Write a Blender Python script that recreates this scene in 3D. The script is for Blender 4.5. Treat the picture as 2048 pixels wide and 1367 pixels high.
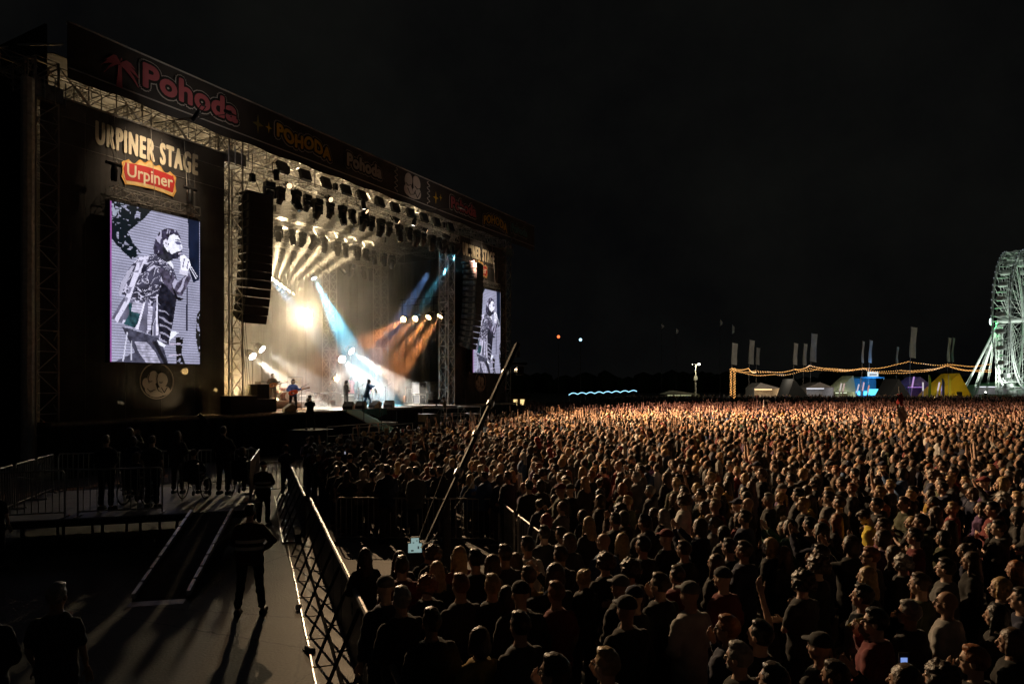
import bpy, bmesh, math, random
import numpy as np
from mathutils import Vector, Matrix, Euler, noise

for o in list(bpy.data.objects):
    bpy.data.objects.remove(o)
SC = bpy.context.scene
COL = SC.collection
random.seed(7)
RNG = np.random.default_rng(7)
PI = math.pi

# ------------------------------------------------------------------ camera
F, HZ, CX, CZ = 1365.0, 770.0, 1024.0, 3.8      # focal length and horizon in pixels of the 2048 px photograph, eye height
cam = bpy.data.cameras.new('camera')
cam.sensor_width = 36.0
cam.lens = F / 2048 * 36
cam.shift_y = (HZ - 683.5) / 2048
cam.clip_start = 0.1
cam.clip_end = 3000
camo = bpy.data.objects.new('camera', cam)
camo.location = (0, 0, CZ)
camo.rotation_euler = (PI / 2, 0, 0)
COL.objects.link(camo)
SC.camera = camo

# ------------------------------------------------------------------ night sky
wd = bpy.data.worlds.new('World')
SC.world = wd
wd.use_nodes = True
nt = wd.node_tree
bg = nt.nodes['Background']
sky = nt.nodes.new('ShaderNodeTexSky')
sky.sky_type = 'NISHITA'
sky.sun_disc = False
sky.sun_elevation = math.radians(-8)
sky.sun_rotation = math.radians(300)
sky.air_density = 1.0
mixn = nt.nodes.new('ShaderNodeMix')
mixn.data_type = 'RGBA'
mixn.inputs['Factor'].default_value = 0.96
nt.links.new(sky.outputs['Color'], mixn.inputs['A'])
tcw = nt.nodes.new('ShaderNodeTexCoord'); nw = nt.nodes.new('ShaderNodeTexNoise'); nw.inputs['Scale'].default_value = 2.2; nw.inputs['Detail'].default_value = 7; nw.inputs['Roughness'].default_value = .6
rw = nt.nodes.new('ShaderNodeValToRGB'); rw.color_ramp.elements[0].position = .38; rw.color_ramp.elements[0].color = (.030, .031, .034, 1); rw.color_ramp.elements[1].position = .75; rw.color_ramp.elements[1].color = (.085, .088, .076, 1)
nt.links.new(tcw.outputs['Generated'], nw.inputs['Vector']); nt.links.new(nw.outputs['Fac'], rw.inputs['Fac']); nt.links.new(rw.outputs['Color'], mixn.inputs['B'])   # thin night cloud
nt.links.new(mixn.outputs['Result'], bg.inputs['Color'])
bg.inputs['Strength'].default_value = 0.06
SC.view_settings.view_transform = 'Standard'
SC.view_settings.look = 'None'
SC.view_settings.exposure = 0.0
SC.view_settings.gamma = 1.0
cy = SC.cycles
cy.use_denoising = True
cy.max_bounces = 5
cy.diffuse_bounces = 2
cy.glossy_bounces = 2
cy.transmission_bounces = 3
cy.transparent_max_bounces = 6
cy.volume_bounces = 0
cy.sample_clamp_indirect = 4.0
cy.caustics_reflective = False
cy.caustics_refractive = False

# ------------------------------------------------------------------ coordinates
O2 = np.array([-14.53, 35.8]); UV = np.array([.4894, .8721]); VV = np.array([-.8721, .4894])
PHI = math.atan2(.8721, .4894)
def PXY(x, y, Y):                                # photograph pixel at a known depth
    return Vector(((x - CX) / F * Y, Y, CZ + (HZ - y) / F * Y))
def GND(x, y, z=0.0):                            # pixel on the level z
    Y = (CZ - z) * F / (y - HZ)
    return Vector(((x - CX) / F * Y, Y, z))
def SP(x, y, v):                                 # pixel on a plane parallel to the stage front -> (u, v, z)
    d = np.array([(x - CX) / F, 1]); t = (v + O2 @ VV) / (d @ VV); p = t * d - O2
    return float(p @ UV), float(v), CZ + (HZ - y) / F * t
def SU(x, y, u):                                 # pixel on a plane across the stage -> (u, v, z)
    d = np.array([(x - CX) / F, 1]); t = (u + O2 @ UV) / (d @ UV); p = t * d - O2
    return float(u), float(p @ VV), CZ + (HZ - y) / F * t
def W(u, v, z):                                  # stage coordinates -> world
    p = O2 + u * UV + v * VV
    return Vector((float(p[0]), float(p[1]), z))

# ------------------------------------------------------------------ materials
MATS = {}
def mat(name, col=(.5, .5, .5), rough=.6, metal=0.0, emit=None, estr=0.0, noise_amt=.25, scale=6.0, bump=0.0, objcol=False, sheen=0.0, spec=.5, sample=True, fine=None, transl=0.0, see=0.0):
    if name in MATS: return MATS[name]
    m = bpy.data.materials.new(name); m.use_nodes = True
    n = m.node_tree.nodes; l = m.node_tree.links
    b = n['Principled BSDF']
    b.inputs['Roughness'].default_value = rough
    b.inputs['Metallic'].default_value = metal
    b.inputs['Specular IOR Level'].default_value = spec
    tc = n.new('ShaderNodeTexCoord')
    if noise_amt > 0 or objcol:
        nz = n.new('ShaderNodeTexNoise'); nz.inputs['Scale'].default_value = scale; nz.inputs['Detail'].default_value = 5
        l.new(tc.outputs['Object'], nz.inputs['Vector'])
        rmp = n.new('ShaderNodeMapRange')
        rmp.inputs['From Min'].default_value = .3; rmp.inputs['From Max'].default_value = .7
        rmp.inputs['To Min'].default_value = 1 - noise_amt; rmp.inputs['To Max'].default_value = 1 + noise_amt
        l.new(nz.outputs['Fac'], rmp.inputs['Value'])
        mx = n.new('ShaderNodeVectorMath'); mx.operation = 'SCALE'
        if objcol:
            oi = n.new('ShaderNodeObjectInfo'); l.new(oi.outputs['Color'], mx.inputs[0])
        else:
            mx.inputs[0].default_value = col
        l.new(rmp.outputs['Result'], mx.inputs['Scale'])
        l.new(mx.outputs['Vector'], b.inputs['Base Color'])
        rr = n.new('ShaderNodeMapRange')
        rr.inputs['To Min'].default_value = max(0.03, rough - .12); rr.inputs['To Max'].default_value = min(1, rough + .12)
        l.new(nz.outputs['Fac'], rr.inputs['Value']); l.new(rr.outputs['Result'], b.inputs['Roughness'])
    else:
        b.inputs['Base Color'].default_value = (*col, 1)
    if bump > 0:
        n2 = n.new('ShaderNodeTexNoise'); n2.inputs['Scale'].default_value = fine or scale * 8; n2.inputs['Detail'].default_value = 3
        l.new(tc.outputs['Object'], n2.inputs['Vector'])
        bp = n.new('ShaderNodeBump'); bp.inputs['Strength'].default_value = bump; bp.inputs['Distance'].default_value = .01
        l.new(n2.outputs['Fac'], bp.inputs['Height']); l.new(bp.outputs['Normal'], b.inputs['Normal'])
    if sheen > 0:
        b.inputs['Sheen Weight'].default_value = sheen; b.inputs['Sheen Roughness'].default_value = .35
    if emit:
        b.inputs['Emission Color'].default_value = (*emit, 1); b.inputs['Emission Strength'].default_value = estr
        if not sample: m.cycles.emission_sampling = 'NONE'
    if transl > 0:
        tr = n.new('ShaderNodeBsdfTranslucent'); tr.inputs['Color'].default_value = (*col, 1)
        ms = n.new('ShaderNodeMixShader'); ms.inputs[0].default_value = transl
        out = n['Material Output']
        l.new(b.outputs[0], ms.inputs[1]); l.new(tr.outputs[0], ms.inputs[2]); l.new(ms.outputs[0], out.inputs['Surface'])
        if see > 0:                               # open weave: part of the light passes straight through
            tp = n.new('ShaderNodeBsdfTransparent'); m2 = n.new('ShaderNodeMixShader'); m2.inputs[0].default_value = see
            l.new(ms.outputs[0], m2.inputs[1]); l.new(tp.outputs[0], m2.inputs[2]); l.new(m2.outputs[0], out.inputs['Surface'])
    MATS[name] = m
    return m
ALU = mat('aluminium', (.40, .38, .36), .45, .6, noise_amt=.2, scale=3)
STEEL = mat('galvanised_steel', (.36, .36, .37), .4, .8, noise_amt=.3, scale=5)
RAILM = mat('worn_steel_rail', (.34, .33, .32), .5, .6, noise_amt=.25, scale=9)
DARKM = mat('black_metal', (.025, .025, .027), .45, .3, noise_amt=.3)
BLACKF = mat('black_drape', (.018, .017, .017), .95, 0, bump=.3, scale=2, sheen=.15)
SCRIM = mat('grey_mesh_scrim', (.05, .046, .045), .9, 0, bump=.4, scale=1.3, fine=3, transl=.06, see=.10, noise_amt=.35)
ROOFM = mat('pale_roof_fabric', (.5, .46, .4), .7, 0, noise_amt=.12, scale=.7, bump=.1)
DECKM = mat('stage_plywood', (.12, .10, .085), .55, 0, noise_amt=.35, scale=2.5, bump=.15)
SPKM = mat('speaker_black', (.02, .02, .02), .75, 0, bump=.4, scale=4, fine=90)
GRILLE = mat('speaker_grille', (.10, .095, .085), .5, .4, bump=.5, scale=8, fine=70)
CASEM = mat('flightcase_panel', (.05, .05, .055), .5, 0, noise_amt=.3)
LENS0 = mat('dark_lens', (.03, .03, .035), .12, 0, noise_amt=0)
LETTER = mat('cream_lettering', (.8, .72, .55), .8, noise_amt=.06, scale=1, transl=.25)
PRED = mat('sign_red', (.55, .03, .03), .7, noise_amt=.1, transl=.25)
PGOLD = mat('sign_gold', (.75, .42, .10), .7, noise_amt=.15, scale=2, transl=.25)
BANM = mat('banner_charcoal', (.035, .033, .033), .85, noise_amt=.25, scale=.8, bump=.2, transl=.15)
BANB = mat('banner_black', (.008, .008, .008), .9, noise_amt=.2)
BPINK = mat('banner_pink', (.50, .13, .16), .8, noise_amt=.15, scale=1.2, transl=.3)
BGREY = mat('banner_grey_line', (.5, .49, .48), .8, noise_amt=.15, scale=1.2, transl=.3)
BYEL = mat('banner_yellow', (.8, .55, .05), .8, noise_amt=.15, scale=1.2, transl=.4)
BSKIN = mat('banner_beige', (.6, .52, .47), .8, noise_amt=.12, scale=1.2, transl=.3)

# ------------------------------------------------------------------ objects
def tag(o, label=None, cat=None, group=None, kind=None):
    if label: o['label'] = label
    if cat: o['category'] = cat
    if group: o['group'] = group
    if kind: o['kind'] = kind
    return o
def thing(name, label, cat, loc=(0, 0, 0), rz=0.0, group=None):
    o = bpy.data.objects.new(name, None); COL.objects.link(o)
    o.empty_display_size = .2
    o.location = loc; o.rotation_euler = (0, 0, rz)
    return tag(o, label, cat, group)
def link(name, me, parent=None, loc=None, rot=None):
    o = bpy.data.objects.new(name, me); COL.objects.link(o)
    if parent: o.parent = parent
    if loc is not None: o.location = loc
    if rot is not None: o.rotation_euler = rot
    return o
def copy_tree(o, parent=None):
    c = o.copy(); COL.objects.link(c); c.parent = parent
    for ch in list(o.children): copy_tree(ch, c)
    return c

class MB:
    def __init__(s): s.v = []; s.f = []
    def add(s, vs, fs):
        n = len(s.v); s.v += [tuple(p) for p in vs]; s.f += [tuple(i + n for i in f) for f in fs]
        return s
    def box(s, c, d, rot=None):
        x, y, z = [k / 2 for k in d]
        vs = [Vector((a * x, b * y, e * z)) for a in (-1, 1) for b in (-1, 1) for e in (-1, 1)]
        if rot is not None:
            m = Euler(rot).to_matrix(); vs = [m @ p for p in vs]
        vs = [p + Vector(c) for p in vs]
        return s.add(vs, [(0, 1, 3, 2), (4, 6, 7, 5), (0, 4, 5, 1), (2, 3, 7, 6), (0, 2, 6, 4), (1, 5, 7, 3)])
    def bb(s, x0, x1, y0, y1, z0, z1):
        return s.box(((x0 + x1) / 2, (y0 + y1) / 2, (z0 + z1) / 2), (x1 - x0, y1 - y0, z1 - z0))
    def bar(s, p, q, r, n=4, r2=None, caps=True):
        p = Vector(p); q = Vector(q); d = q - p
        if d.length < 1e-6: return s
        d.normalize(); a = d.orthogonal().normalized()
        if abs(d.z) < .9: a = d.cross(Vector((0, 0, 1))).normalized()
        b = d.cross(a); r2 = r if r2 is None else r2
        vs = []
        for c, rr in ((p, r), (q, r2)):
            for k in range(n):
                t = 2 * PI * (k + .5) / n; vs.append(c + (a * math.cos(t) + b * math.sin(t)) * rr)
        fs = [(k, (k + 1) % n, n + (k + 1) % n, n + k) for k in range(n)]
        if caps: fs += [tuple(range(n - 1, -1, -1)), tuple(range(n, 2 * n))]
        return s.add(vs, fs)
    def tube(s, pts, r, n=6):
        for a, b in zip(pts[:-1], pts[1:]): s.bar(a, b, r, n)
        return s
    def lathe(s, prof, n=12, c=(0, 0, 0), m=None):
        vs = []; c = Vector(c)
        for r, z in prof:
            for k in range(n):
                t = 2 * PI * k / n; p = Vector((r * math.cos(t), r * math.sin(t), z))
                vs.append((m @ p if m is not None else p) + c)
        fs = [(i * n + k, i * n + (k + 1) % n, (i + 1) * n + (k + 1) % n, (i + 1) * n + k) for i in range(len(prof) - 1) for k in range(n)]
        fs += [tuple(range(n - 1, -1, -1)), tuple((len(prof) - 1) * n + k for k in range(n))]
        return s.add(vs, fs)
    def ball(s, c, r, n=10, m=6, mat3=None):
        r = (r, r, r) if isinstance(r, (int, float)) else r
        vs = [Vector((0, 0, -1))]; 
        for i in range(1, m):
            ph = -PI / 2 + PI * i / m
            for k in range(n): vs.append(Vector((math.cos(ph) * math.cos(2 * PI * k / n), math.cos(ph) * math.sin(2 * PI * k / n), math.sin(ph))))
        vs.append(Vector((0, 0, 1)))
        vs = [Vector((p.x * r[0], p.y * r[1], p.z * r[2])) for p in vs]
        if mat3 is not None: vs = [mat3 @ p for p in vs]
        vs = [p + Vector(c) for p in vs]
        fs = [(0, 1 + (k + 1) % n, 1 + k) for k in range(n)]
        for i in range(m - 2):
            for k in range(n): fs.append((1 + i * n + k, 1 + i * n + (k + 1) % n, 1 + (i + 1) * n + (k + 1) % n, 1 + (i + 1) * n + k))
        L = len(vs) - 1
        fs += [(L, 1 + (m - 2) * n + k, 1 + (m - 2) * n + (k + 1) % n) for k in range(n)]
        return s.add(vs, fs)
    def capsule(s, p, q, r1, r2, n=10):
        p = Vector(p); q = Vector(q)
        s.bar(p, q, r1, n, r2); s.ball(p, r1, n, 6); return s.ball(q, r2, n, 6)
    def poly(s, pts, t, axis=1):                  # outline in (x, z), extruded by t along y
        n = len(pts)
        vs = [(x, 0, z) for x, z in pts] + [(x, t, z) for x, z in pts]
        fs = [tuple(range(n)), tuple(range(2 * n - 1, n - 1, -1))] + [(k, k + n, (k + 1) % n + n, (k + 1) % n) for k in range(n)]
        return s.add(vs, fs)
    def mesh(s, name, m, smooth=False):
        me = bpy.data.meshes.new(name); me.from_pydata(s.v, [], s.f)
        if m: me.materials.append(m)
        if smooth:
            me.polygons.foreach_set('use_smooth', [True] * len(me.polygons))
        me.update(); return me
    def build(s, name, m, parent=None, loc=None, rot=None, smooth=False):
        return link(name, s.mesh(name, m, smooth), parent, loc, rot)

def truss(mb, p0, p1, s=.5, bay=.6, r=.028, rd=.016, up=(0, 0, 1)):
    p0 = Vector(p0); p1 = Vector(p1); d = (p1 - p0); L = d.length; d.normalize()
    upv = Vector(up)
    a = d.cross(upv)
    if a.length < 1e-4: a = Vector((1, 0, 0))
    a.normalize(); b = d.cross(a).normalized()
    cs = [(a * i + b * j) * s / 2 for i, j in ((-1, -1), (1, -1), (1, 1), (-1, 1))]
    for c in cs: mb.bar(p0 + c, p1 + c, r, 5, caps=False)
    n = max(1, round(L / bay))
    for k in range(n):
        q0 = p0 + d * (L * k / n); q1 = p0 + d * (L * (k + 1) / n)
        for i in range(4):
            c0, c1 = cs[i], cs[(i + 1) % 4]
            mb.bar(q0 + c0, q0 + c1, rd, 4, caps=False)
            if k % 2: mb.bar(q0 + c0, q1 + c1, rd, 4, caps=False)
            else: mb.bar(q0 + c1, q1 + c0, rd, 4, caps=False)
    for i in range(4): mb.bar(p1 + cs[i], p1 + cs[(i + 1) % 4], rd, 4, caps=False)
    return mb

def text_mesh(body, size, offset=0.0, shear=0.0, depth=.004, spacing=1.0, sx=1.0, arc=None, rot=0.0, center=True):
    cu = bpy.data.curves.new('lettering', 'FONT')
    cu.body = body; cu.size = size; cu.offset = offset; cu.shear = shear; cu.extrude = depth; cu.space_character = spacing
    cu.align_x = 'CENTER' if center else 'LEFT'; cu.resolution_u = 4
    o = bpy.data.objects.new('lettering', cu); COL.objects.link(o)
    bpy.context.view_layer.update()
    me = bpy.data.meshes.new_from_object(o.evaluated_get(bpy.context.evaluated_depsgraph_get()))
    bpy.data.objects.remove(o); bpy.data.curves.remove(cu)
    c, sn = math.cos(rot), math.sin(rot)
    for v in me.vertices:                         # from the flat x-y plane into x-z, facing -y
        x, y, z = v.co.x * sx, v.co.y, v.co.z
        if arc: y += arc(x)
        v.co = (x * c - y * sn, -z, x * sn + y * c)
    me.materials.clear()
    return me
def dilate(me, r, n=12, step=.0007):              # fatten flat lettering: overlapping copies, each a hair in front of the last
    co = np.array([v.co[:] for v in me.vertices]); fs = [tuple(p.vertices) for p in me.polygons]; V, Fc = [], []
    for k in range(n + 1):
        a = 2 * PI * k / n; s_ = r if k < n else 0
        Fc += [tuple(i + len(V) for i in f) for f in fs]; V += [(x + s_ * math.cos(a), y - step * k, z + s_ * math.sin(a)) for x, y, z in co]
    m2 = bpy.data.meshes.new(me.name); m2.from_pydata(V, [], Fc); m2.update(); bpy.data.meshes.remove(me)
    return m2
def lettering(name, parent, body, loc, size, m, **k):
    fat = k.pop('fat', 0)
    me = text_mesh(body, size, **k)
    if fat: me = dilate(me, fat)
    me.name = name; me.materials.append(m)
    return link(name, me, parent, loc)

# ------------------------------------------------------------------ ground
def concrete():
    m = bpy.data.materials.new('worn_airfield_concrete'); m.use_nodes = True
    n = m.node_tree.nodes; l = m.node_tree.links; b = n['Principled BSDF']
    tc = n.new('ShaderNodeTexCoord')
    n1 = n.new('ShaderNodeTexNoise'); n1.inputs['Scale'].default_value = .35; n1.inputs['Detail'].default_value = 8
    n2 = n.new('ShaderNodeTexNoise'); n2.inputs['Scale'].default_value = 9; n2.inputs['Detail'].default_value = 6
    n3 = n.new('ShaderNodeTexNoise'); n3.inputs['Scale'].default_value = 26; n3.inputs['Detail'].default_value = 3
    vo = n.new('ShaderNodeTexVoronoi'); vo.feature = 'DISTANCE_TO_EDGE'; vo.inputs['Scale'].default_value = .22
    wob = n.new('ShaderNodeMix'); wob.data_type = 'RGBA'; wob.inputs['Factor'].default_value = .02
    for x in (n1, n2, n3): l.new(tc.outputs['Object'], x.inputs['Vector'])
    l.new(tc.outputs['Object'], wob.inputs['A']); l.new(n2.outputs['Color'], wob.inputs['B'])
    va = n.new('ShaderNodeVectorMath'); va.operation = 'MULTIPLY_ADD'
    va.inputs[1].default_value = (.5, .5, .5)
    l.new(n2.outputs['Color'], va.inputs[0]); l.new(tc.outputs['Object'], va.inputs[2])
    l.new(va.outputs[0], vo.inputs['Vector'])
    cr = n.new('ShaderNodeMapRange'); cr.inputs['From Max'].default_value = .006; cr.inputs['To Min'].default_value = .35
    l.new(vo.outputs['Distance'], cr.inputs['Value'])
    mr = n.new('ShaderNodeMapRange'); mr.inputs['From Min'].default_value = .3; mr.inputs['From Max'].default_value = .7
    mr.inputs['To Min'].default_value = .45; mr.inputs['To Max'].default_value = 1.35
    l.new(n1.outputs['Fac'], mr.inputs['Value'])
    mr2 = n.new('ShaderNodeMapRange'); mr2.inputs['To Min'].default_value = .45; mr2.inputs['To Max'].default_value = 1.55
    l.new(n3.outputs['Fac'], mr2.inputs['Value'])
    mu = n.new('ShaderNodeMath'); mu.operation = 'MULTIPLY'; l.new(mr.outputs[0], mu.inputs[0]); l.new(mr2.outputs[0], mu.inputs[1])
    mu2 = n.new('ShaderNodeMath'); mu2.operation = 'MULTIPLY'; l.new(mu.outputs[0], mu2.inputs[0]); l.new(cr.outputs[0], mu2.inputs[1])
    br = n.new('ShaderNodeTexBrick'); br.offset = 0.0; br.inputs['Scale'].default_value = 1.0; br.inputs['Brick Width'].default_value = 4.5; br.inputs['Row Height'].default_value = 4.5; br.inputs['Mortar Size'].default_value = .018; br.inputs['Mortar Smooth'].default_value = .3
    br.inputs['Color1'].default_value = (1, 1, 1, 1); br.inputs['Color2'].default_value = (.82, .82, .82, 1); br.inputs['Mortar'].default_value = (.25, .25, .25, 1)
    mp = n.new('ShaderNodeMapping'); mp.inputs['Rotation'].default_value = (0, 0, .37); mp.inputs['Location'].default_value = (1.2, .8, 0); l.new(va.outputs[0], mp.inputs['Vector']); l.new(mp.outputs[0], br.inputs['Vector'])
    va.inputs[1].default_value = (.12, .12, .12)
    mu3 = n.new('ShaderNodeMath'); mu3.operation = 'MULTIPLY'; l.new(mu2.outputs[0], mu3.inputs[0]); l.new(br.outputs['Color'], mu3.inputs[1]); mu2 = mu3
    vs = n.new('ShaderNodeVectorMath'); vs.operation = 'SCALE'; vs.inputs[0].default_value = (.10, .09, .082)
    l.new(mu2.outputs[0], vs.inputs['Scale']); l.new(vs.outputs[0], b.inputs['Base Color'])
    b.inputs['Roughness'].default_value = .72
    bp = n.new('ShaderNodeBump'); bp.inputs['Strength'].default_value = .5; bp.inputs['Distance'].default_value = .015
    l.new(n3.outputs['Fac'], bp.inputs['Height']); l.new(bp.outputs[0], b.inputs['Normal'])
    return m
CONC = concrete()
g = MB().add([(-900, -60, 0), (900, -60, 0), (900, 1400, 0), (-900, 1400, 0)], [(0, 1, 2, 3)]).build('ground', CONC)
tag(g, kind='structure')
# ------------------------------------------------------------------ main stage (stage frame: x along the front, y to the back)
DZ = 2.3
ST = thing('concert_stage', 'open air concert stage of aluminium towers with pale roof and black deck', 'stage', W(0, 0, 0), PHI)
MB().bb(-9.4, 28.9, -.9, 13.6, DZ - .16, DZ).build('deck', DECKM, ST)
mb = MB()
for k in range(96):                               # pleated black skirt along the front of the deck
    u0 = -9.4 + k * .4; mb.add([(u0, -.86 - .05 * (k % 2), .01), (u0 + .4, -.86 - .05 * ((k + 1) % 2), .01), (u0 + .4, -.86 - .05 * ((k + 1) % 2), DZ - .165), (u0, -.86 - .05 * (k % 2), DZ - .165)], [(0, 1, 2, 3)])
mb.build('deck_skirt', BLACKF, ST)
MB().bb(-9.4, 28.9, -.93, -.905, DZ - .1, DZ - .004).build('deck_edge', mat('worn_deck_edge', (.3, .27, .22), .5, noise_amt=.4, scale=4), ST)
mb = MB()                                         # folds of the back drape
for k in range(160):
    u0 = -9.6 + k * .245; a = 13.2 + .10 * math.sin(k * 1.7) + .05 * math.sin(k * .6); b_ = 13.2 + .10 * math.sin((k + 1) * 1.7) + .05 * math.sin((k + 1) * .6)
    mb.add([(u0, a, 0), (u0 + .245, b_, 0), (u0 + .245, b_, 15.8), (u0, a, 15.8)], [(0, 1, 2, 3)])
mb.build('back_drape', mat('grey_black_backdrop', (.02, .019, .018), .95, bump=.3, scale=2, sheen=.1), ST, smooth=True)
for uu in (-9.75, 29.2):                          # side drapes
    mb = MB()
    for k in range(56):
        v0 = .3 + k * .23; a = uu + .09 * math.sin(k * 1.9); b_ = uu + .09 * math.sin((k + 1) * 1.9)
        mb.add([(a, v0, 0), (b_, v0 + .23, 0), (b_, v0 + .23, 15.8), (a, v0, 15.8)], [(0, 1, 2, 3)])
    mb.build('side_drape', BLACKF, ST, smooth=True)
for (tu, tv) in ((-9.2, .2), (0, .35), (19.9, .35), (28.6, .2), (0, 6.9), (19.8, 6.9), (0, 12.6), (19.8, 12.6)):
    mb = MB()
    truss(mb, (tu, tv, .1), (tu, tv, 17.0), .85, .85, .045, .024, up=(0, 1, 0))
    t_ = mb.build('tower', ALU, ST)
    mb = MB().bb(tu - .7, tu + .7, tv - .7, tv + .7, .01, .1)
    mb.build('base_plate', STEEL, t_)
    if tv < 1:
        m2 = MB().bb(tu - .55, tu + .55, tv - .55, tv + .55, 15.35, 15.95)
        for k in range(4): m2.bar((tu - .6 + .4 * k, tv - .62, 15.2), (tu - .6 + .4 * k, tv - .62, 16.2), .03)
        m2.build('sleeve_block', STEEL, t_)
mb = MB(); truss(mb, (-9.8, .6, 16.35), (29.4, .6, 16.35), 1.15, 1.2, .045, .028); mb.build('header_truss', ALU, ST)
mb = MB(); truss(mb, (-9.8, 12.6, 16.35), (29.4, 12.6, 16.35), 1.15, 1.2, .045, .028); mb.build('header_truss', ALU, ST)
for vv in (4.2, 8.4):
    mb = MB(); truss(mb, (-9.6, vv, 16.2), (29.2, vv, 16.2), .6, .8, .035, .018); mb.build('roof_truss', ALU, ST)
for k in range(17):
    uu = -9.2 + k * 2.4
    mb = MB(); truss(mb, (uu, .7, 16.95), (uu, 12.6, 16.95), .5, .7, .032, .016); mb.build('rafter', ALU, ST)
for k in range(8):
    vv = 1.6 + k * 1.5
    mb = MB()
    for dz in (17.32, 17.22): mb.bar((-9.7, vv, dz), (29.3, vv, dz), .03, 5)
    mb.build('purlin', ALU, ST)
mb = MB()                                         # curved roof skin, a real sheet with thickness
NU, NV = 40, 12
for sgn in (0, 1):
    base = len(mb.v)
    for i in range(NU + 1):
        for j in range(NV + 1):
            uu = -8.7 + 37.7 * i / NU; vv = .3 + 13.3 * j / NV
            sag = -.07 * abs(math.sin(PI * (uu + 9.2) / 2.4)) * 0 + .06 * math.sin(PI * (uu + 9.2) / 1.2)
            mb.v.append((uu, vv, 17.55 + 1.0 * math.sin(PI * j / NV) + sag * .5 + .04 * sgn))
    for i in range(NU):
        for j in range(NV):
            a = base + i * (NV + 1) + j; q = (a, a + 1, a + NV + 2, a + NV + 1)
            mb.f.append(q if sgn else q[::-1])
mb.build('roof_skin', ROOFM, ST, smooth=True)
mb = MB()                                         # left outer mast, stay wires and outrigger truss above it
truss(mb, (-14.5, .2, 16.3), (-9.7, .2, 16.3), .9, 1.3, .03, .02)
mb.bar((-13.8, .2, 15.2), (-10.4, .2, 17.1), .035); mb.bar((-10.2, .0, 17.2), (-8.9, -.8, 17.6), .05)
mb.build('outrigger_truss', ALU, ST)
MB().bar((-9.98, -.35, .9), (-9.98, -.35, 15.9), .24, 10).build('wing_edge_pipe', mat('grey_plastic_tube', (.6, .6, .56), .6), ST)
MB().bb(-15.5, -10.2, .55, .6, 0, 16.0).build('outer_black_wall', BLACKF, ST)
MB().bb(-9.0, -8.92, .35, 13.2, 15.75, 18.7).build('roof_side_sheet', BLACKF, ST)
MB().bb(-9.74, -9.64, -.2, .5, 0, 16.0).build('wing_return', BLACKF, ST)

# printed mesh scrims of the two wings with their lettering
def baby_emblem(parent, uc, zc, y):
    e = MB()
    for k in range(48):
        a0, a1 = 2 * PI * k / 48, 2 * PI * (k + 1) / 48
        e.bar((uc + .83 * math.cos(a0), y, zc + .83 * math.sin(a0)), (uc + .83 * math.cos(a1), y, zc + .83 * math.sin(a1)), .028, 4)
    ob = e.build('emblem_ring', BSKIN, parent)
    def blob(cx, cz, rx, rz, rot, dy, n=26):
        c, s = math.cos(rot), math.sin(rot)
        return [(uc + cx + rx * math.cos(2 * PI * k / n) * c - rz * math.sin(2 * PI * k / n) * s, zc + cz + rx * math.cos(2 * PI * k / n) * s + rz * math.sin(2 * PI * k / n) * c) for k in range(n)]
    fig = MB()
    for i, b in enumerate(((-.22, .12, .26, .36, -.35), (.24, .05, .29, .34, .15), (-.52, -.12, .2, .26, .3), (-.3, -.36, .3, .3, 0), (.3, -.46, .36, .22, .1), (-.05, -.62, .35, .14, 0))):
        pts = blob(*b, 0); m_ = MB().poly(pts, .004); fig.add([(x, y - .012 - .005 * (i % 3) + yy, z) for x, yy, z in m_.v], m_.f)
    fig.build('emblem_figures', BSKIN, ob)
    ln = MB()
    def stroke(ps, r=.016):
        ln.tube([(uc + a, y - .032, zc + b) for a, b in ps], r, 4)
    stroke([(.02, .3), (-.02, .1), (0, -.1), (.06, -.25)]); stroke([(-.4, .0), (-.33, -.04), (-.26, 0)]); stroke([(.1, -.05), (.18, -.1), (.26, -.05)])
    stroke([(-.05, -.2), (.05, -.45), (.25, -.55)]); stroke([(.2, -.3), (.35, -.55), (.5, -.3)]); stroke([(-.5, -.35), (-.35, -.5), (-.1, -.4)]); stroke([(-.38, .35), (-.46, .1), (-.4, -.1)])
    ln.build('emblem_lines', BANB, ob)
def wing(u0, u1, side, cols):
    s = MB()
    n = 36
    for k in range(n):
        a = u0 + (u1 - u0) * k / n; b = u0 + (u1 - u0) * (k + 1) / n
        ya = .12 + .02 * math.sin(k * 1.1); yb = .12 + .02 * math.sin((k + 1) * 1.1)
        s.add([(a, ya, 2.3), (b, yb, 2.3), (b, yb, 15.85), (a, ya, 15.85), (a, ya + .01, 2.3), (b, yb + .01, 2.3), (b, yb + .01, 15.85), (a, ya + .01, 15.85)], [(0, 1, 2, 3), (7, 6, 5, 4)])
    w_ = s.build('wing_scrim', SCRIM, ST, smooth=False)
    seam = MB()
    for z in (13.9, 15.0):
        seam.bar((u0, .075, z), (u1, .075, z), .012)
    for k in range(1, 5): seam.bar((u0 + (u1 - u0) * k / 5, .078, 2.3), (u0 + (u1 - u0) * k / 5, .078, 15.45), .007)
    seam.build('scrim_seam', mat('grey_webbing', (.25, .24, .23), .8), w_)
    return w_
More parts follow.
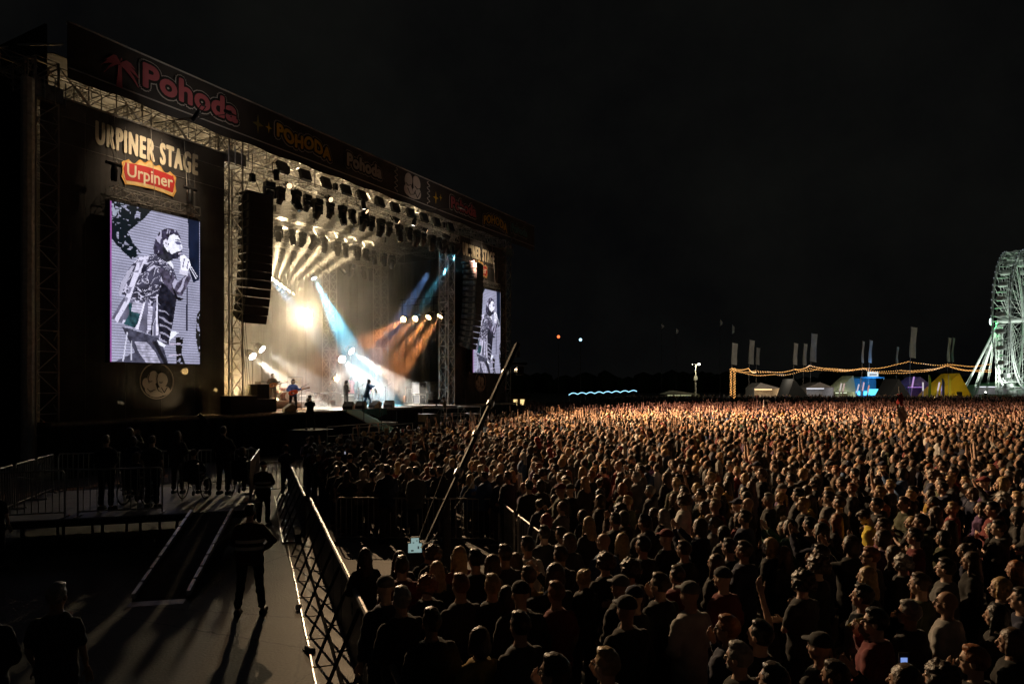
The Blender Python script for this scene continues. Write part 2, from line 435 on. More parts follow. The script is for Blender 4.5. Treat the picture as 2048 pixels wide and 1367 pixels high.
# left wing
wl = wing(-9.3, -.55, 0, None)
def sign(w_, uc, zt):
    lettering('stage_name', w_, 'URPINER STAGE', (uc, .062, zt - .06), 1.36, LETTER, fat=.045, sx=.42, spacing=1.25, rot=-.012)
    # crest with wavy top
    pts = []
    W_, H_ = 1.24, .62
    for k in range(33):
        x = -W_ + 2 * W_ * k / 32; t = x / W_
        z = .52 + .17 * math.cos(t * PI * 1.0) + .10 * math.cos(t * PI * 5) * (1 - abs(t) * .5) + (.09 if abs(t) > .8 else 0)
        pts.append((x, z))
    pts += [(W_ + .09, .3), (W_ + .04, -.05), (W_ + .10, -.35), (W_ - .06, -.66)]
    for k in range(17): 
        x = W_ - .06 - (2 * W_ - .12) * k / 16; pts.append((x, -.66 + .10 * math.cos(x / W_ * PI / 2)))
    pts += [(-W_ - .10, -.35), (-W_ - .04, -.05), (-W_ - .09, .3)]
    cr = MB().poly(pts, .012).build('brewery_crest', PGOLD, w_, (uc, .055, zt - .85))
    MB().poly([(x * .93, z * .90 - .012) for x, z in pts], .006).build('crest_inner', mat('sign_cream', (.8, .6, .28), .7, noise_amt=.2, scale=3, transl=.25), cr, (0, -.008, 0))
    rp = [(-1.16, .36), (-1.25, .05), (-1.16, -.44)] + [(-1.1 + 2.2 * k / 10, -.47 + .09 * math.cos((k - 5) / 5 * PI / 2)) for k in range(11)] + [(1.16, -.44), (1.25, .05), (1.16, .36)] + [(1.1 - 2.2 * k / 10, .33 + .09 * math.cos((k - 5) / 5 * PI / 2)) for k in range(11)]
    MB().poly(rp, .006).build('crest_panel', PRED, cr, (0, -.016, 0))
    me = text_mesh('Urpiner', .82, offset=.012, sx=.86)
    # slab serifs on the stems
    lo = link('crest_name', me, cr, (0, -.026, -.26)); me.materials.append(LETTER)
sign(wl, -4.65, 14.35)
baby_emblem(wl, -4.3, 4.0, .06)
wr = wing(20.5, 28.9, 1, None)
sign(wr, 24.2, 14.35)
baby_emblem(wr, 24.4, 4.1, .06)

# ------------------------------------------------------------------ fascia banner
BN = thing('fascia_banner', 'long charcoal fascia banner with festival names over the stage', 'banner', W(0, -1.25, 0), PHI)
B0, B1, ZB, ZT = -8.95, 31.6, 16.5, 18.4
mb = MB(); n = 60
for sgn in (0, 1):
    base = len(mb.v)
    for i in range(n + 1):
        uu = B0 + (B1 - B0) * i / n
        for j in range(4):
            mb.v.append((uu, .03 * sgn + .03 * math.sin(i * .9 + j) * (j in (1, 2)), ZB - .35 * (1 if i % 1 == 0 else 0) + (ZT - ZB + .35) * j / 3 - (.05 * math.sin(i * 1.3) if j == 0 else 0)))
    for i in range(n):
        for j in range(3):
            a = base + i * 4 + j; q = (a, a + 4, a + 5, a + 1); mb.f.append(q if not sgn else q[::-1])
mb.build('banner_cloth', BANM, BN)
MB().bb(B0, B1, -.075, -.04, ZT - .06, ZT).build('edge_stripe', BGREY, BN)
MB().bb(B0, B1, -.075, -.04, ZB, ZB + .05).build('edge_stripe', BGREY, BN)
MB().bb(B0, B1, .05, .12, ZT - .1, ZT + .02).build('top_pipe', ALU, BN)
def badge(text, u, z, size, fill, line, off=.05, sx=1.0, arc=None, rot=0.0, name='festival_name'):
    a = lettering(name + '_outline', BN, text, (u, -.07, z), size, line, fat=off + .16, sx=sx, arc=arc, rot=rot, spacing=1.06)
    b = lettering('lettering_backing', a, text, (0, -.022, 0), size, BANB, fat=off + .115, sx=sx, arc=arc, rot=rot, spacing=1.06)
    c = lettering('lettering_fill', a, text, (0, -.044, 0), size, fill, fat=off, sx=sx, arc=arc, rot=rot, spacing=1.06)
badge('Pohoda', -3.45, 16.98, 1.42, BPINK, BGREY, .06, 1.10)
badge('POHODA', 3.55, 17.05, .95, BYEL, BGREY, .045, .95, arc=lambda x: .10 * math.sin(x * 2.6))
badge('Pohoda', 8.5, 17.1, 1.05, BGREY, BGREY, .055, .95)
badge('Pohoda', 19.7, 17.05, 1.15, BPINK, BGREY, .05, .95)
badge('POHODA', 24.5, 17.1, .95, BYEL, BGREY, .04, .9, arc=lambda x: -.10 * x * x)
badge('Pohoda', 28.6, 17.1, .95, mat('banner_teal', (.12, .3, .32), .8, transl=.3), BGREY, .04, .95)
# palm tree
pm = MB()
pm.poly([(-.16, -.95), (.12, -.95), (.10, -.5), (.08, 0), (-.06, 0), (-.08, -.4)], .006)
for ang, ln_ in ((170, .8), (150, .75), (125, .72), (80, .5), (40, .85), (15, .9), (-12, .85), (195, .7)):
    a = math.radians(ang); pts1, pts2 = [], []
    for k in range(8):
        t = k / 7; x = ln_ * t * math.cos(a); z = ln_ * t * math.sin(a) - .62 * ln_ * t * t + .05
        wv = .10 * math.sin(PI * min(1, t * .9 + .1)) * (1 + .25 * (k % 2))
        pts1.append((x + .02, z + wv)); pts2.append((x - .02, z - wv * .6))
    m_ = MB().poly(pts1 + pts2[::-1], .004); pm.add([(x, y - .001 * ang, z) if 0 else (x, y - .003 * (ang % 7), z) for x, y, z in m_.v], m_.f)
pm.build('palm_tree_print', BPINK, BN, (-6.9, -.09, 17.45))
def star(u, z, r):
    pts = []
    for k in range(8):
        rr = r if k % 2 == 0 else r * .28; pts.append((rr * .7 * math.sin(k * PI / 4), rr * math.cos(k * PI / 4)))
    MB().poly(pts, .006).build('star_print', BYEL if r < .5 else mat('banner_olive', (.25, .22, .06), .8, transl=.3), BN, (u, -.09, z))
star(.35, 17.35, .5); star(1.05, 17.4, .3); star(16.1, 17.3, .45); star(16.7, 17.45, .25)
# embracing figures and squiggles
em = MB()
def el(cx, cz, rx, rz, rot=0, dy=0.0):
    c, s = math.cos(rot), math.sin(rot)
    pts = [(cx + rx * math.cos(2 * PI * k / 22) * c - rz * math.sin(2 * PI * k / 22) * s, cz + rx * math.cos(2 * PI * k / 22) * s + rz * math.sin(2 * PI * k / 22) * c) for k in range(22)]
    m_ = MB().poly(pts, .004); em.add([(x, y + dy, z) for x, y, z in m_.v], m_.f)
for i, a in enumerate(((-.45, .35, .42, .5, -.3), (.42, .35, .45, .5, .2), (-.5, -.3, .45, .4, .2), (.45, -.3, .48, .42, -.2), (0, -.55, .7, .25, 0))): el(*a, dy=-.005 * i)
eo = em.build('embracing_figures_print', BSKIN, BN, (13.4, -.075, 17.4))
ln = MB()
for ps in ([(0, .8), (-.03, .3), (.02, -.1)], [(-.8, .1), (-.5, -.05), (-.2, .1)], [(.2, .1), (.5, -.05), (.85, .1)], [(-.6, -.2), (-.3, -.6), (.1, -.5), (.3, -.2)], [(.2, -.3), (.5, -.65), (.8, -.2)]):
    ln.tube([(a, -.035, b) for a, b in ps], .025, 4)
ln.build('figure_lines', BANB, eo)
for sx_, uo in ((1, 11.6), (-1, 15.2)):
    sq = MB(); sq.tube([(.16 * math.sin(k * 1.25) * sx_, 0, .8 - 1.6 * k / 22) for k in range(23)], .028, 4)
    sq.build('squiggle_print', BGREY, BN, (uo, -.09, 17.42))

# ------------------------------------------------------------------ video screens (the picture is drawn by code, cell by cell)
def screen_picture():
    Wn, Hn = 140, 225
    yy, xx = np.mgrid[0:Hn, 0:Wn]
    ux = (xx + .5) / Wn; vy = (yy + .5) / Hn     # v downward
    img = np.zeros((Hn, Wn, 3)); 
    def poly(pts, al=1.0):
        # traced on the enlarged photograph, then squared up
        q = []
        for x, y in pts:
            t = (y - 75) / 985; u_ = (x - (67 + 28 * t)) / 538; tp = 75 + 107 * min(max(u_, 0), 1); q.append((u_, (y - tp) / (1064 - tp)))
        inside = np.zeros((Hn, Wn), bool); j = len(q) - 1
        for i in range(len(q)):
            xi, yi = q[i]; xj, yj = q[j]
            if yi != yj:
                c = ((yi > vy) != (yj > vy)) & (ux < (xj - xi) * (vy - yi) / (yj - yi) + xi); inside ^= c
            j = i
        return inside
    def sm(sc, seed):
        r = np.random.default_rng(seed); g_ = r.random((int(Hn / sc) + 3, int(Wn / sc) + 3))
        a = yy / sc; b = xx / sc; i0 = a.astype(int); j0 = b.astype(int); fa = a - i0; fb = b - j0
        return (g_[i0, j0] * (1 - fa) * (1 - fb) + g_[i0 + 1, j0] * fa * (1 - fb) + g_[i0, j0 + 1] * (1 - fa) * fb + g_[i0 + 1, j0 + 1] * fa * fb)
    n1, n2, n3 = sm(9, 1), sm(3.5, 2), sm(18, 3)
    rng = np.random.default_rng(5)
    def smw(sx_, sy_, seed, kx=0.0, ky=0.0):      # stretched, warped noise for folds of cloth
        r = np.random.default_rng(seed); g_ = r.random((80, 80)); a = (yy + 6 * n1 + kx * xx) / sy_ + 20; b = (xx + 6 * n1 + ky * yy) / sx_ + 20
        i0 = np.floor(a).astype(int) % 78; j0 = np.floor(b).astype(int) % 78; fa = a - np.floor(a); fb = b - np.floor(b); fa = fa * fa * (3 - 2 * fa); fb = fb * fb * (3 - 2 * fb)
        return (g_[i0, j0] * (1 - fa) * (1 - fb) + g_[i0 + 1, j0] * fa * (1 - fb) + g_[i0, j0 + 1] * (1 - fa) * fb + g_[i0 + 1, j0 + 1] * fa * fb)
    wz = smw(17, 4.5, 11, .35); wv = smw(9, 4, 14, .6); wy = smw(5, 30, 12, 0, .15)
    base = np.array([.40, .40, .56])
    img[:] = base * (.75 + .35 * n3[..., None])
    img *= np.where((yy % 4 < 2), .55, 1.0)[..., None]             # scan lines of the panel
    def fill(pts, col, var=.0, nz=None, stripes=.0):
        k = poly(pts); c = np.array(col)
        f = 1 + (var * ((nz if nz is not None else n2) - .5) * 2)
        if stripes: f = f * np.where(yy % 4 < 2, 1 - stripes * .7, 1.0)
        img[k] = (c[None, None, :] * f[..., None])[k]
    # dark foliage, upper left, ragged edge
    k = poly([(60, 70), (300, 120), (262, 170), (220, 210), (170, 260), (200, 330), (250, 390), (195, 430), (120, 360), (70, 290)])
    k &= (n2 + .25 * n1 > .38); img[k] = (.004, .008, .012)
    k = poly([(60, 70), (150, 85), (110, 150), (70, 210)]) & (n2 > .55); img[k] = (.3, .33, .42)
    # dark column at the right edge and torn lower right edge
    k = poly([(528, 165), (606, 180), (614, 540), (575, 560), (545, 480)]); img[k] = np.array([.003, .005, .014]) * (1 + 2 * n1[..., None])[k]
    k = poly([(604, 760), (640, 700), (640, 1060), (600, 900)]) & (n2 > .35); img[k] = .01
    k = poly([(470, 900), (520, 900), (510, 1000), (540, 1070), (480, 1070)]) & (n2 > .3); img[k] = .006
    # mic stand
    fill([(530, 590), (540, 590), (545, 860), (536, 860)], (.02, .02, .04))
    # trousers
    fill([(150, 845), (360, 905), (400, 975), (430, 1070), (110, 1070), (230, 1000)], (.05, .05, .08), .6)
    fill([(225, 935), (300, 940), (350, 1000), (385, 1070), (300, 1070), (250, 1000)], (.42, .41, .55), .5, n2, .5)
    fill([(330, 935), (350, 925), (430, 1070), (405, 1070)], (.01, .01, .015))
    # coat body: grey cloth with bright creases and black shadows
    cb = poly([(290, 400), (350, 380), (430, 440), (475, 560), (455, 660), (452, 780), (430, 950), (345, 900), (235, 860), (95, 795), (130, 720), (165, 650), (128, 640), (135, 580), (190, 470), (235, 415)])
    img[cb] = (np.array([.05, .048, .08]) * (.4 + 1.2 * n1[..., None]))[cb]
    cr_ = (np.abs(wz - .5) < .045) | (np.abs(wv - .45) < .03); img[cb & cr_] = (.55, .53, .70); img[cb & (np.abs(wz - .62) < .035)] = (.015, .015, .03)
    lowc = cb & (vy > .60); img[lowc] = (np.array([.13, .125, .19]) * (.5 + n1[..., None]))[lowc]; img[lowc & (np.abs(wy - .5) < .07)] = (.60, .58, .76); img[lowc & (np.abs(wy - .68) < .05)] = (.01, .01, .02)
    img[poly([(235, 415), (300, 402), (270, 440), (225, 560), (190, 690), (125, 825), (112, 800), (160, 690), (200, 540)])] = (.66, .64, .82)
    k = poly([(235, 430), (262, 430), (215, 560), (175, 690), (150, 760), (160, 690), (195, 560)]) & (wz > .45); img[k] = (.25, .24, .34)
    img[poly([(195, 470), (212, 470), (160, 600), (140, 660), (128, 640), (140, 570)])] = (.40, .39, .52)
    fill([(185, 700), (275, 700), (262, 780), (225, 850), (160, 830), (190, 770)], (.02, .06, .075), .8)
    fill([(208, 690), (275, 700), (262, 765), (200, 750)], (.50, .48, .64), .3, n2, .5)
    fill([(270, 690), (280, 692), (245, 860), (232, 858)], (.75, .73, .9))
    fill([(296, 690), (326, 720), (318, 860), (296, 880)], (.56, .54, .72), .4, n2, .6)
    fill([(345, 640), (356, 640), (362, 890), (346, 895)], (.70, .68, .86), .3)
    # dark front panel of the coat, shirt and forearm
    fill([(375, 560), (470, 655), (455, 780), (430, 940), (395, 950), (370, 880), (355, 800), (352, 660)], (.012, .012, .022), .8)
    fo = poly([(355, 690), (450, 790), (430, 940), (380, 930)]) & (np.sin(vy * 130 - ux * 30 + 4 * n1) > .7); img[fo] = (.3, .29, .40)
    fill([(395, 395), (440, 450), (445, 478), (405, 440)], (.8, .8, .9))
    fill([(350, 470), (430, 500), (475, 560), (540, 500), (560, 530), (505, 640), (455, 640), (380, 560)], (.07, .06, .10), .9)
    fo = poly([(420, 500), (480, 560), (545, 505), (500, 625), (450, 610)]) & (np.sin(ux * 70 + vy * 60 + 3 * n1) > .2); img[fo] = (.42, .40, .56)
    fill([(430, 560), (475, 650), (515, 660), (500, 672), (465, 668)], (.005, .005, .008))
    # hand, cuff and microphone
    fill([(482, 400), (510, 388), (545, 420), (555, 455), (535, 490), (490, 485), (488, 440)], (.85, .85, .98), .25)
    fill([(485, 480), (540, 490), (535, 520), (480, 505)], (.62, .6, .75))
    fo = poly([(490, 400), (550, 430), (540, 480), (500, 470)]) & (np.sin(ux * 120 + vy * 40) > .75); img[fo] = (.12, .10, .2)
    fill([(545, 465), (560, 460), (605, 525), (592, 538)], (.75, .75, .9)); fill([(553, 470), (560, 468), (603, 528), (596, 534)], (.02, .02, .05))
    # neck, beard, face, ear, hair
    fill([(350, 330), (400, 330), (440, 420), (400, 440), (340, 400)], (.02, .02, .03), .9)
    fill([(405, 262), (440, 250), (472, 270), (482, 300), (496, 335), (498, 352), (486, 362), (490, 382), (470, 408), (440, 414), (412, 380), (385, 345), (376, 312), (396, 290)], (.80, .80, .93), .15)
    fill([(445, 312), (470, 305), (490, 318), (488, 328), (462, 326)], (.10, .10, .2)); fill([(440, 300), (470, 294), (488, 306), (470, 305)], (.05, .05, .1))
    fill([(462, 372), (496, 362), (490, 385), (470, 412), (436, 418), (412, 392), (408, 360), (430, 388)], (.02, .02, .04), .9)
    fill([(470, 380), (492, 374), (488, 386), (472, 390)], (.5, .45, .6))
    fill([(478, 330), (498, 350), (480, 358)], (.5, .5, .66))
    fill([(318, 352), (328, 300), (348, 255), (382, 232), (420, 228), (458, 242), (480, 272), (486, 298), (466, 272), (440, 262), (415, 272), (404, 300), (412, 330), (398, 345), (376, 312), (372, 350), (380, 385), (350, 398), (322, 385)], (.035, .03, .06), .9)
    k = poly([(318, 352), (328, 300), (348, 255), (382, 232), (458, 242), (440, 258), (390, 262), (360, 300), (350, 380), (322, 385)]) & (np.abs(wy - .5) < .11); img[k] = (.42, .40, .56)
    fill([(376, 310), (392, 292), (408, 312), (404, 340), (388, 345)], (.72, .70, .85))
    fill([(388, 318), (398, 314), (398, 330)], (.1, .08, .15))
    # white papers, lower right
    fill([(440, 862), (490, 870), (430, 925)], (.8, .82, .95)); fill([(355, 920), (410, 950), (400, 966), (370, 950)], (.8, .82, .95))
    fill([(180, 880), (186, 880), (168, 1060), (160, 1060)], (.6, .6, .75)); fill([(205, 930), (210, 930), (212, 1050), (206, 1050)], (.5, .5, .62))
    fill([(430, 940), (500, 935), (505, 945), (430, 950)], (.45, .4, .55)); fill([(430, 1010), (505, 1005), (505, 1012), (430, 1020)], (.5, .45, .6))
    e0 = (ux < .012); img[e0] = np.array([.28, .08, .3])                # colour fringe of the panel edge
    img *= (.85 + .3 * rng.random((Hn, Wn, 1)))
    me = bpy.data.meshes.new('led_picture')
    gx, gz = np.meshgrid(np.linspace(0, 1, Wn + 1), np.linspace(1, 0, Hn + 1))
    vs = np.stack([gx * 4.36, np.zeros_like(gx), gz * 6.95], -1).reshape(-1, 3)
    i = (yy * (Wn + 1) + xx).reshape(-1)
    fs = np.stack([i + Wn + 1, i + Wn + 2, i + 1, i], -1)
    me.from_pydata(vs.tolist(), [], fs.tolist())
    at = me.color_attributes.new('picture', 'FLOAT_COLOR', 'CORNER')
    c4 = np.concatenate([img.reshape(-1, 3), np.ones((Wn * Hn, 1))], 1)
    at.data.foreach_set('color', np.repeat(c4, 4, 0).reshape(-1))
    m = bpy.data.materials.new('led_panel'); m.use_nodes = True; nn = m.node_tree.nodes; ll = m.node_tree.links
    b = nn['Principled BSDF']; b.inputs['Base Color'].default_value = (.01, .01, .01, 1); b.inputs['Roughness'].default_value = .5
    a = nn.new('ShaderNodeVertexColor'); a.layer_name = 'picture'
    ll.new(a.outputs['Color'], b.inputs['Emission Color']); b.inputs['Emission Strength'].default_value = 1.15
    me.materials.append(m)
    return me
PIC = screen_picture()
def led(u0, label, rig):
    t = thing('video_screen', label, 'screen', W(u0, -.62, 4.82), PHI, 'video screens on the stage wings')
    MB().bb(-.04, 4.40, .02, .32, -.04, 6.99).build('cabinet', DARKM, t)
    link('picture', PIC, t, (0, .012, 0))
    mb = MB(); truss(mb, (.2, .25, 7.45), (4.4, .25, 7.45), .4, .5, .022, .012)
    for x in (.5, 2.2, 3.9): mb.bar((x, .25, 6.99), (x, .25, 7.3), .02); mb.bar((x, .25, 7.6), (x, .6, 11.4), .012)
    mb.build('hanging_truss', ALU, t)
led(-6.88, 'tall video screen at left of stage showing a singer with microphone', True)
led(22.2, 'tall video screen at far right of stage, partly behind hanging speakers', False)
# ------------------------------------------------------------------ hanging loudspeakers
def line_array(loc, rz, n, label, tilt0):
    t = thing('line_array', label, 'speaker', loc, rz, 'hanging line array loudspeakers')
    fr = MB().bb(-.72, .72, -.45, .75, -.12, 0)
    for x in (-.5, .5):
        fr.bar((x, .2, 0), (x * .5, .3, .7), .02); fr.bar((x * .5, .3, .7), (0, .3, 1.4), .015)
    fr.bar((0, .3, 1.4), (0, .3, 2.2), .02); fr.bb(-.12, .12, .18, .42, .7, 1.15)
    fr.build('rigging_frame', DARKM, t)
    cab = MB()                                    # trapezoid cabinet
    w, d, h = .68, .60, .217
    vs = [(-w, -d, -h), (w, -d, -h), (w * .94, d, -h * .70), (-w * .94, d, -h * .70), (-w, -d, h), (w, -d, h), (w * .94, d, h * .70), (-w * .94, d, h * .70)]
    cab.add(vs, [(0, 3, 2, 1), (4, 5, 6, 7), (0, 1, 5, 4), (1, 2, 6, 5), (2, 3, 7, 6), (3, 0, 4, 7)])
    cm = cab.mesh('cabinet', SPKM)
    gm = MB().bb(-w + .02, w - .02, -d - .02, -d - .003, -h + .02, h - .02).mesh('grille', SPKM)
    hms = []
    for sx in (-1, 1):
        hd = MB(); hd.bb(sx * w - .012, sx * w + .012, -.5, -.32, -.16, .16); hd.bb(sx * w - .012, sx * w + .012, .05, .3, -.10, .10); hd.bb(sx * w * .97 - .02, sx * w * .97 + .02, -.4, .2, -.19, -.15)
        hms.append(hd.mesh('side_hardware', GRILLE))
    y, z, ang = 0.0, -.36, math.radians(tilt0)
    for k in range(n):
        c = link('cabinet', cm, t, (0, y, z), (ang, 0, 0)); link('grille', gm, c); link('side_hardware', hms[0], c); link('side_hardware', hms[1], c)
        ang += math.radians(.3 + 5.5 * (k / n) ** 3)
        z -= .445 * math.cos(ang); y += .445 * math.sin(ang)
    cb = MB()
    for k in range(4):
        cb.tube([(-.2 + .1 * k, .7, -.1), (-.25 + .1 * k, .8, -3), (-.2 + .12 * k, .9 + y * .5, -7), (-.15 + .12 * k, .8, -10.8)], .018, 5)
    cb.build('cable_loom', DARKM, t)
    return t
p = SP(511, 392, -.3)
line_array(W(p[0], -.3, p[2] + .1), PHI + math.radians(-9), 15, 'black curved line array hanging before the left stage tower', 0)
p = SP(946, 527, -.9)
line_array(W(p[0], -.9, p[2] + .1), PHI + math.radians(9), 15, 'curved line array hanging before the far right video screen', 0)

# ------------------------------------------------------------------ lighting trusses and fixtures
ORD = ['leftmost', 'second from left', 'third from left', 'fourth from left', 'fifth from left', 'sixth from left', 'seventh from left', 'eighth from left', 'ninth from left', 'tenth from left']
def order(i, n):
    if i == n - 1 and n > 1: return 'rightmost'
    if i < 10 and i <= n / 2: return ORD[i]
    j = n - 1 - i
    return (ORD[j] if j < 10 else '%dth from left' % (i + 1)).replace('from left', 'from right') if j < 10 else '%dth from left' % (i + 1)
def ltruss(u0, u1, v, z, label, s=.52):
    t = thing('lighting_truss', label, 'truss', W(0, v, z), PHI, 'lighting trusses under the stage roof')
    mb = MB(); truss(mb, (u0, 0, 0), (u1, 0, 0), s, .5, .026, .014); mb.build('lattice', ALU, t)
    for k in range(5):
        x = u0 + (u1 - u0) * (k + .5) / 5; MB().bar((x, 0, s / 2), (x, .0, 16.0 - z), .014, 5).box((x, 0, s / 2 + .5), (.22, .22, .4)).build('chain_hoist', DARKM, t)
    return t
ltruss(1.3, 20.3, -.35, 15.15, 'front lighting truss nearest the audience, full of black lamps')
ltruss(.9, 18.8, 4.2, 14.25, 'middle lighting truss under the stage roof')
ltruss(2.0, 20.6, 7.6, 13.75, 'rear lighting truss, deepest in the stage haze')

def lens_mat(name, col, e):
    return mat('lit_lens_' + name, (.8, .8, .8), .3, 0, emit=col, estr=e, noise_amt=0, sample=(name == 'star'))
HEADM = {}
def head_meshes():
    b = MB().bb(-.2, .2, -.15, .15, -.2, 0).bar((-.1, 0, 0), (-.1, 0, .14), .025).bar((.1, 0, 0), (.1, 0, .14), .025)
    HEADM['base'] = b.mesh('base', DARKM)
    y = MB()
    for sx in (-1, 1):
        y.bb(sx * .215 - .035, sx * .215 + .035, -.075, .075, -.62, -.2)
    y.bb(-.25, .25, -.08, .08, -.27, -.21)
    HEADM['yoke'] = y.mesh('yoke', DARKM)
    h = MB().lathe([(.10, .20), (.165, .17), (.175, .0), (.17, -.2), (.145, -.30), (.15, -.36)], 12)
    for k in range(3): h.bb(-.13, .13, -.182, .182, .02 + .05 * k, .035 + .05 * k)
    HEADM['head'] = h.mesh('head', DARKM, True)
    HEADM['lens'] = MB().lathe([(.138, -.362), (.138, -.372), (.10, -.382)], 14).mesh('lens', LENS0, True)
    p_ = MB().bb(-.34, .34, -.10, .10, -.62, .02)
    for k in range(5): p_.bb(-.36, .36, .10, .13, -.58 + .12 * k, -.54 + .12 * k)
    HEADM['panel'] = p_.mesh('panel_body', DARKM)
head_meshes()
def moving_head(u, v, z, label, group, pitch, yaw, s=1.0):
    t = thing('moving_head_lamp', label, 'stage lamp', W(u, v, z), PHI + yaw, group)
    t.scale = (s, s, s)
    link('base', HEADM['base'], t); link('yoke', HEADM['yoke'], t)
    h = link('head', HEADM['head'], t, (0, 0, -.5), (pitch, 0, 0)); link('lens', HEADM['lens'], h)
    return t
rr = random.Random(3)
names = {}
for i in range(20):
    u = 1.9 + i * .94
    big = i % 2 == 0
    moving_head(u, -.35 + rr.uniform(-.12, .12), 14.85, 'black moving head lamp under the front lighting truss, ' + order(i, 20), 'moving heads on the front truss', rr.choice([-.5, -.2, .15, .4, .6]), rr.uniform(-.4, .4), 1.35 if big else 1.1)
for i in range(11):                               # flat black panels standing on the front truss
    u = 2.6 + i * 1.62 + rr.uniform(-.1, .1)
    t = thing('blinder_lamp', 'flat black blinder lamp on top of the front lighting truss, ' + order(i, 11), 'stage lamp', W(u, -.6, 16.1), PHI + rr.uniform(-.15, .15), 'blinders on the front truss')
    link('lamp_body', HEADM['panel'], t, None, (-.35, 0, 0)); MB().bar((-.3, .05, -.55), (-.3, .1, -.75), .02).bar((.3, .05, -.55), (.3, .1, -.75), .02).build('bracket', DARKM, t)
for i in range(17):
    moving_head(1.6 + i * 1.02 + rr.uniform(-.15, .15), 4.2, 13.95, 'moving head lamp hanging under the middle lighting truss, ' + order(i, 17), 'moving heads on the middle truss', rr.uniform(-.6, .6), rr.uniform(-.8, .8), 1.15)
for i in range(15):
    moving_head(2.8 + i * 1.2 + rr.uniform(-.15, .15), 7.6, 13.45, 'moving head lamp hanging under the rear lighting truss, ' + order(i, 15), 'moving heads on the rear truss', rr.uniform(-.7, .7), rr.uniform(-.8, .8), 1.15)
# dark lamps and little trusses on the left wing
for (x, y, lab) in ((380, 392, 'dark lamp standing above the left video screen'), (228, 345, 'dark lamp hanging at upper left of the left wing')):
    p = SP(x, y, -.9); t = thing('wing_lamp', lab, 'stage lamp', W(*p), PHI)
    MB().bar((-.34, 0, .36), (.34, 0, .36), .075, 8).build('lamp_bar', DARKM, t); MB().lathe([(.10, .30), (.13, .1), (.13, -.25), (.10, -.36)], 10).build('lamp_body', DARKM, t)
    MB().bar((0, 0, .52), (0, .4, 15.6 - p[2]), .012).build('hanging_cable', DARKM, t)

# ---- lit lamps: a fixture with its own spot
def aim(o, d):
    o.rotation_euler = Vector(d).to_track_quat('-Z', 'Y').to_euler()
GLOW = 1.0
def spot(name, label, pos, target, col, watts, deg, lens_r=.16, lens_e=40.0, blend=.35, body=True, group=None, soft=None, hang=None, lens_col=None):
    """pos, target in stage coordinates"""
    P0 = W(*pos); P1 = W(*target); d = (P1 - P0).normalized()
    t = thing('lit_stage_lamp', label, 'stage lamp', P0, 0, group)
    q = d.to_track_quat('-Z', 'Y').to_euler()
    hd = MB().lathe([(lens_r * .7, .55), (lens_r * 1.15, .45), (lens_r * 1.25, .1), (lens_r * 1.28, -.02), (lens_r * 1.18, -.04), (lens_r * 1.1, .02)], 16)
    h = hd.build('head', DARKM, t, None, q, smooth=True)
    MB().lathe([(lens_r, -.012), (lens_r, -.02), (lens_r * .6, -.03)], 18).build('lens', lens_mat(name, lens_col or col, lens_e), h)
    yk = MB(); s = lens_r * 1.4
    yk.bar((-s, 0, .3), (-s, 0, .85), .025); yk.bar((s, 0, .3), (s, 0, .85), .025); yk.bar((-s, 0, .85), (s, 0, .85), .03)
    yk.build('yoke', DARKM, h)
    if hang:
        hp = MB(); hp.bar((0, 0, .2), (0, 0, hang), .03, 6); hp.build('hanging_pipe', DARKM, t)
    L = bpy.data.lights.new('beam', 'SPOT'); L.energy = watts * GLOW; L.color = col; L.spot_size = math.radians(deg); L.spot_blend = blend
    L.shadow_soft_size = soft if soft else lens_r * .8
    lo = link('beam', L, t, tuple(d * .06)); aim(lo, d)
    return t
WARM = (1, .76, .44); WHITE = (1, .93, .82); CYAN = (.13, .56, .80); ORANGE = (1, .33, .10); ICE = (.62, .86, 1)
# ---- the lit lamps of the photograph
spot('star', 'glaring white star lamp in the middle of the stage', SP(612, 628, 9), SP(600, 640, -6), (1, .78, .48), 11000, 44, .40, 330, hang=-6.5)
for k in range(6):
    x, y = 544 + 8.4 * k, 558 + 6 * k
    spot('fan', 'small lamp shining upward in the sloping row of six, ' + order(k, 6), SP(x, y, 9.0), SP(575 + 42 * k, 395 + 12 * k, 2.5), WARM, 170000, 6.5, .13, 40, group='sloping row of six small lamps', hang=.3)
spot('key', 'white lamp throwing the widest blue beam down across the stage centre', SP(628, 556, 8.6), SP(752, 800, 3.6), CYAN, 250000, 16, .17, 120, blend=.15, hang=1.2, lens_col=(.75, .92, 1))
spot('key2', 'lamp behind the left hanging speakers throwing a blue beam rightward', SP(530, 540, 8.0), SP(735, 800, 4.5), (.25, .6, 1), 60000, 12, .15, 60, hang=2)
spot('blue', 'blue beam lamp at right end of the front truss, inner one', SP(884, 505, -.3), SP(735, 735, 6.5), (.22, .45, 1), 50000, 10, .15, 40, hang=.8)
spot('blue2', 'blue beam lamp at right end of the front truss, beside the right tower', SP(911, 508, -.3), SP(770, 735, 7), CYAN, 90000, 10, .15, 50, hang=.8)
for k, (x, y) in enumerate(((807, 638), (831, 637), (857, 634), (880, 632))):
    tx, ty = ((690, 712), (745, 720), (755, 760), (770, 790))[k]
    spot('amber', 'amber lamp on the right side bar, %s' % ('leftmost of four', 'second of four from left', 'third of four from left', 'rightmost of four')[k], SU(x, y, 20.2), SP(tx, ty, 3.0), ORANGE, (30000, 14000, 26000, 36000)[k], 13, .22, 30, group='amber lamps on the right side bar', lens_col=(1, .6, .25))
bar = MB()
a = SU(800, 612, 20.2); b = SU(905, 604, 20.2); bar.bar(a, b, .04); bar.bar((a[0], a[1], a[2] + .5), (b[0], b[1], b[2] + .5), .04)
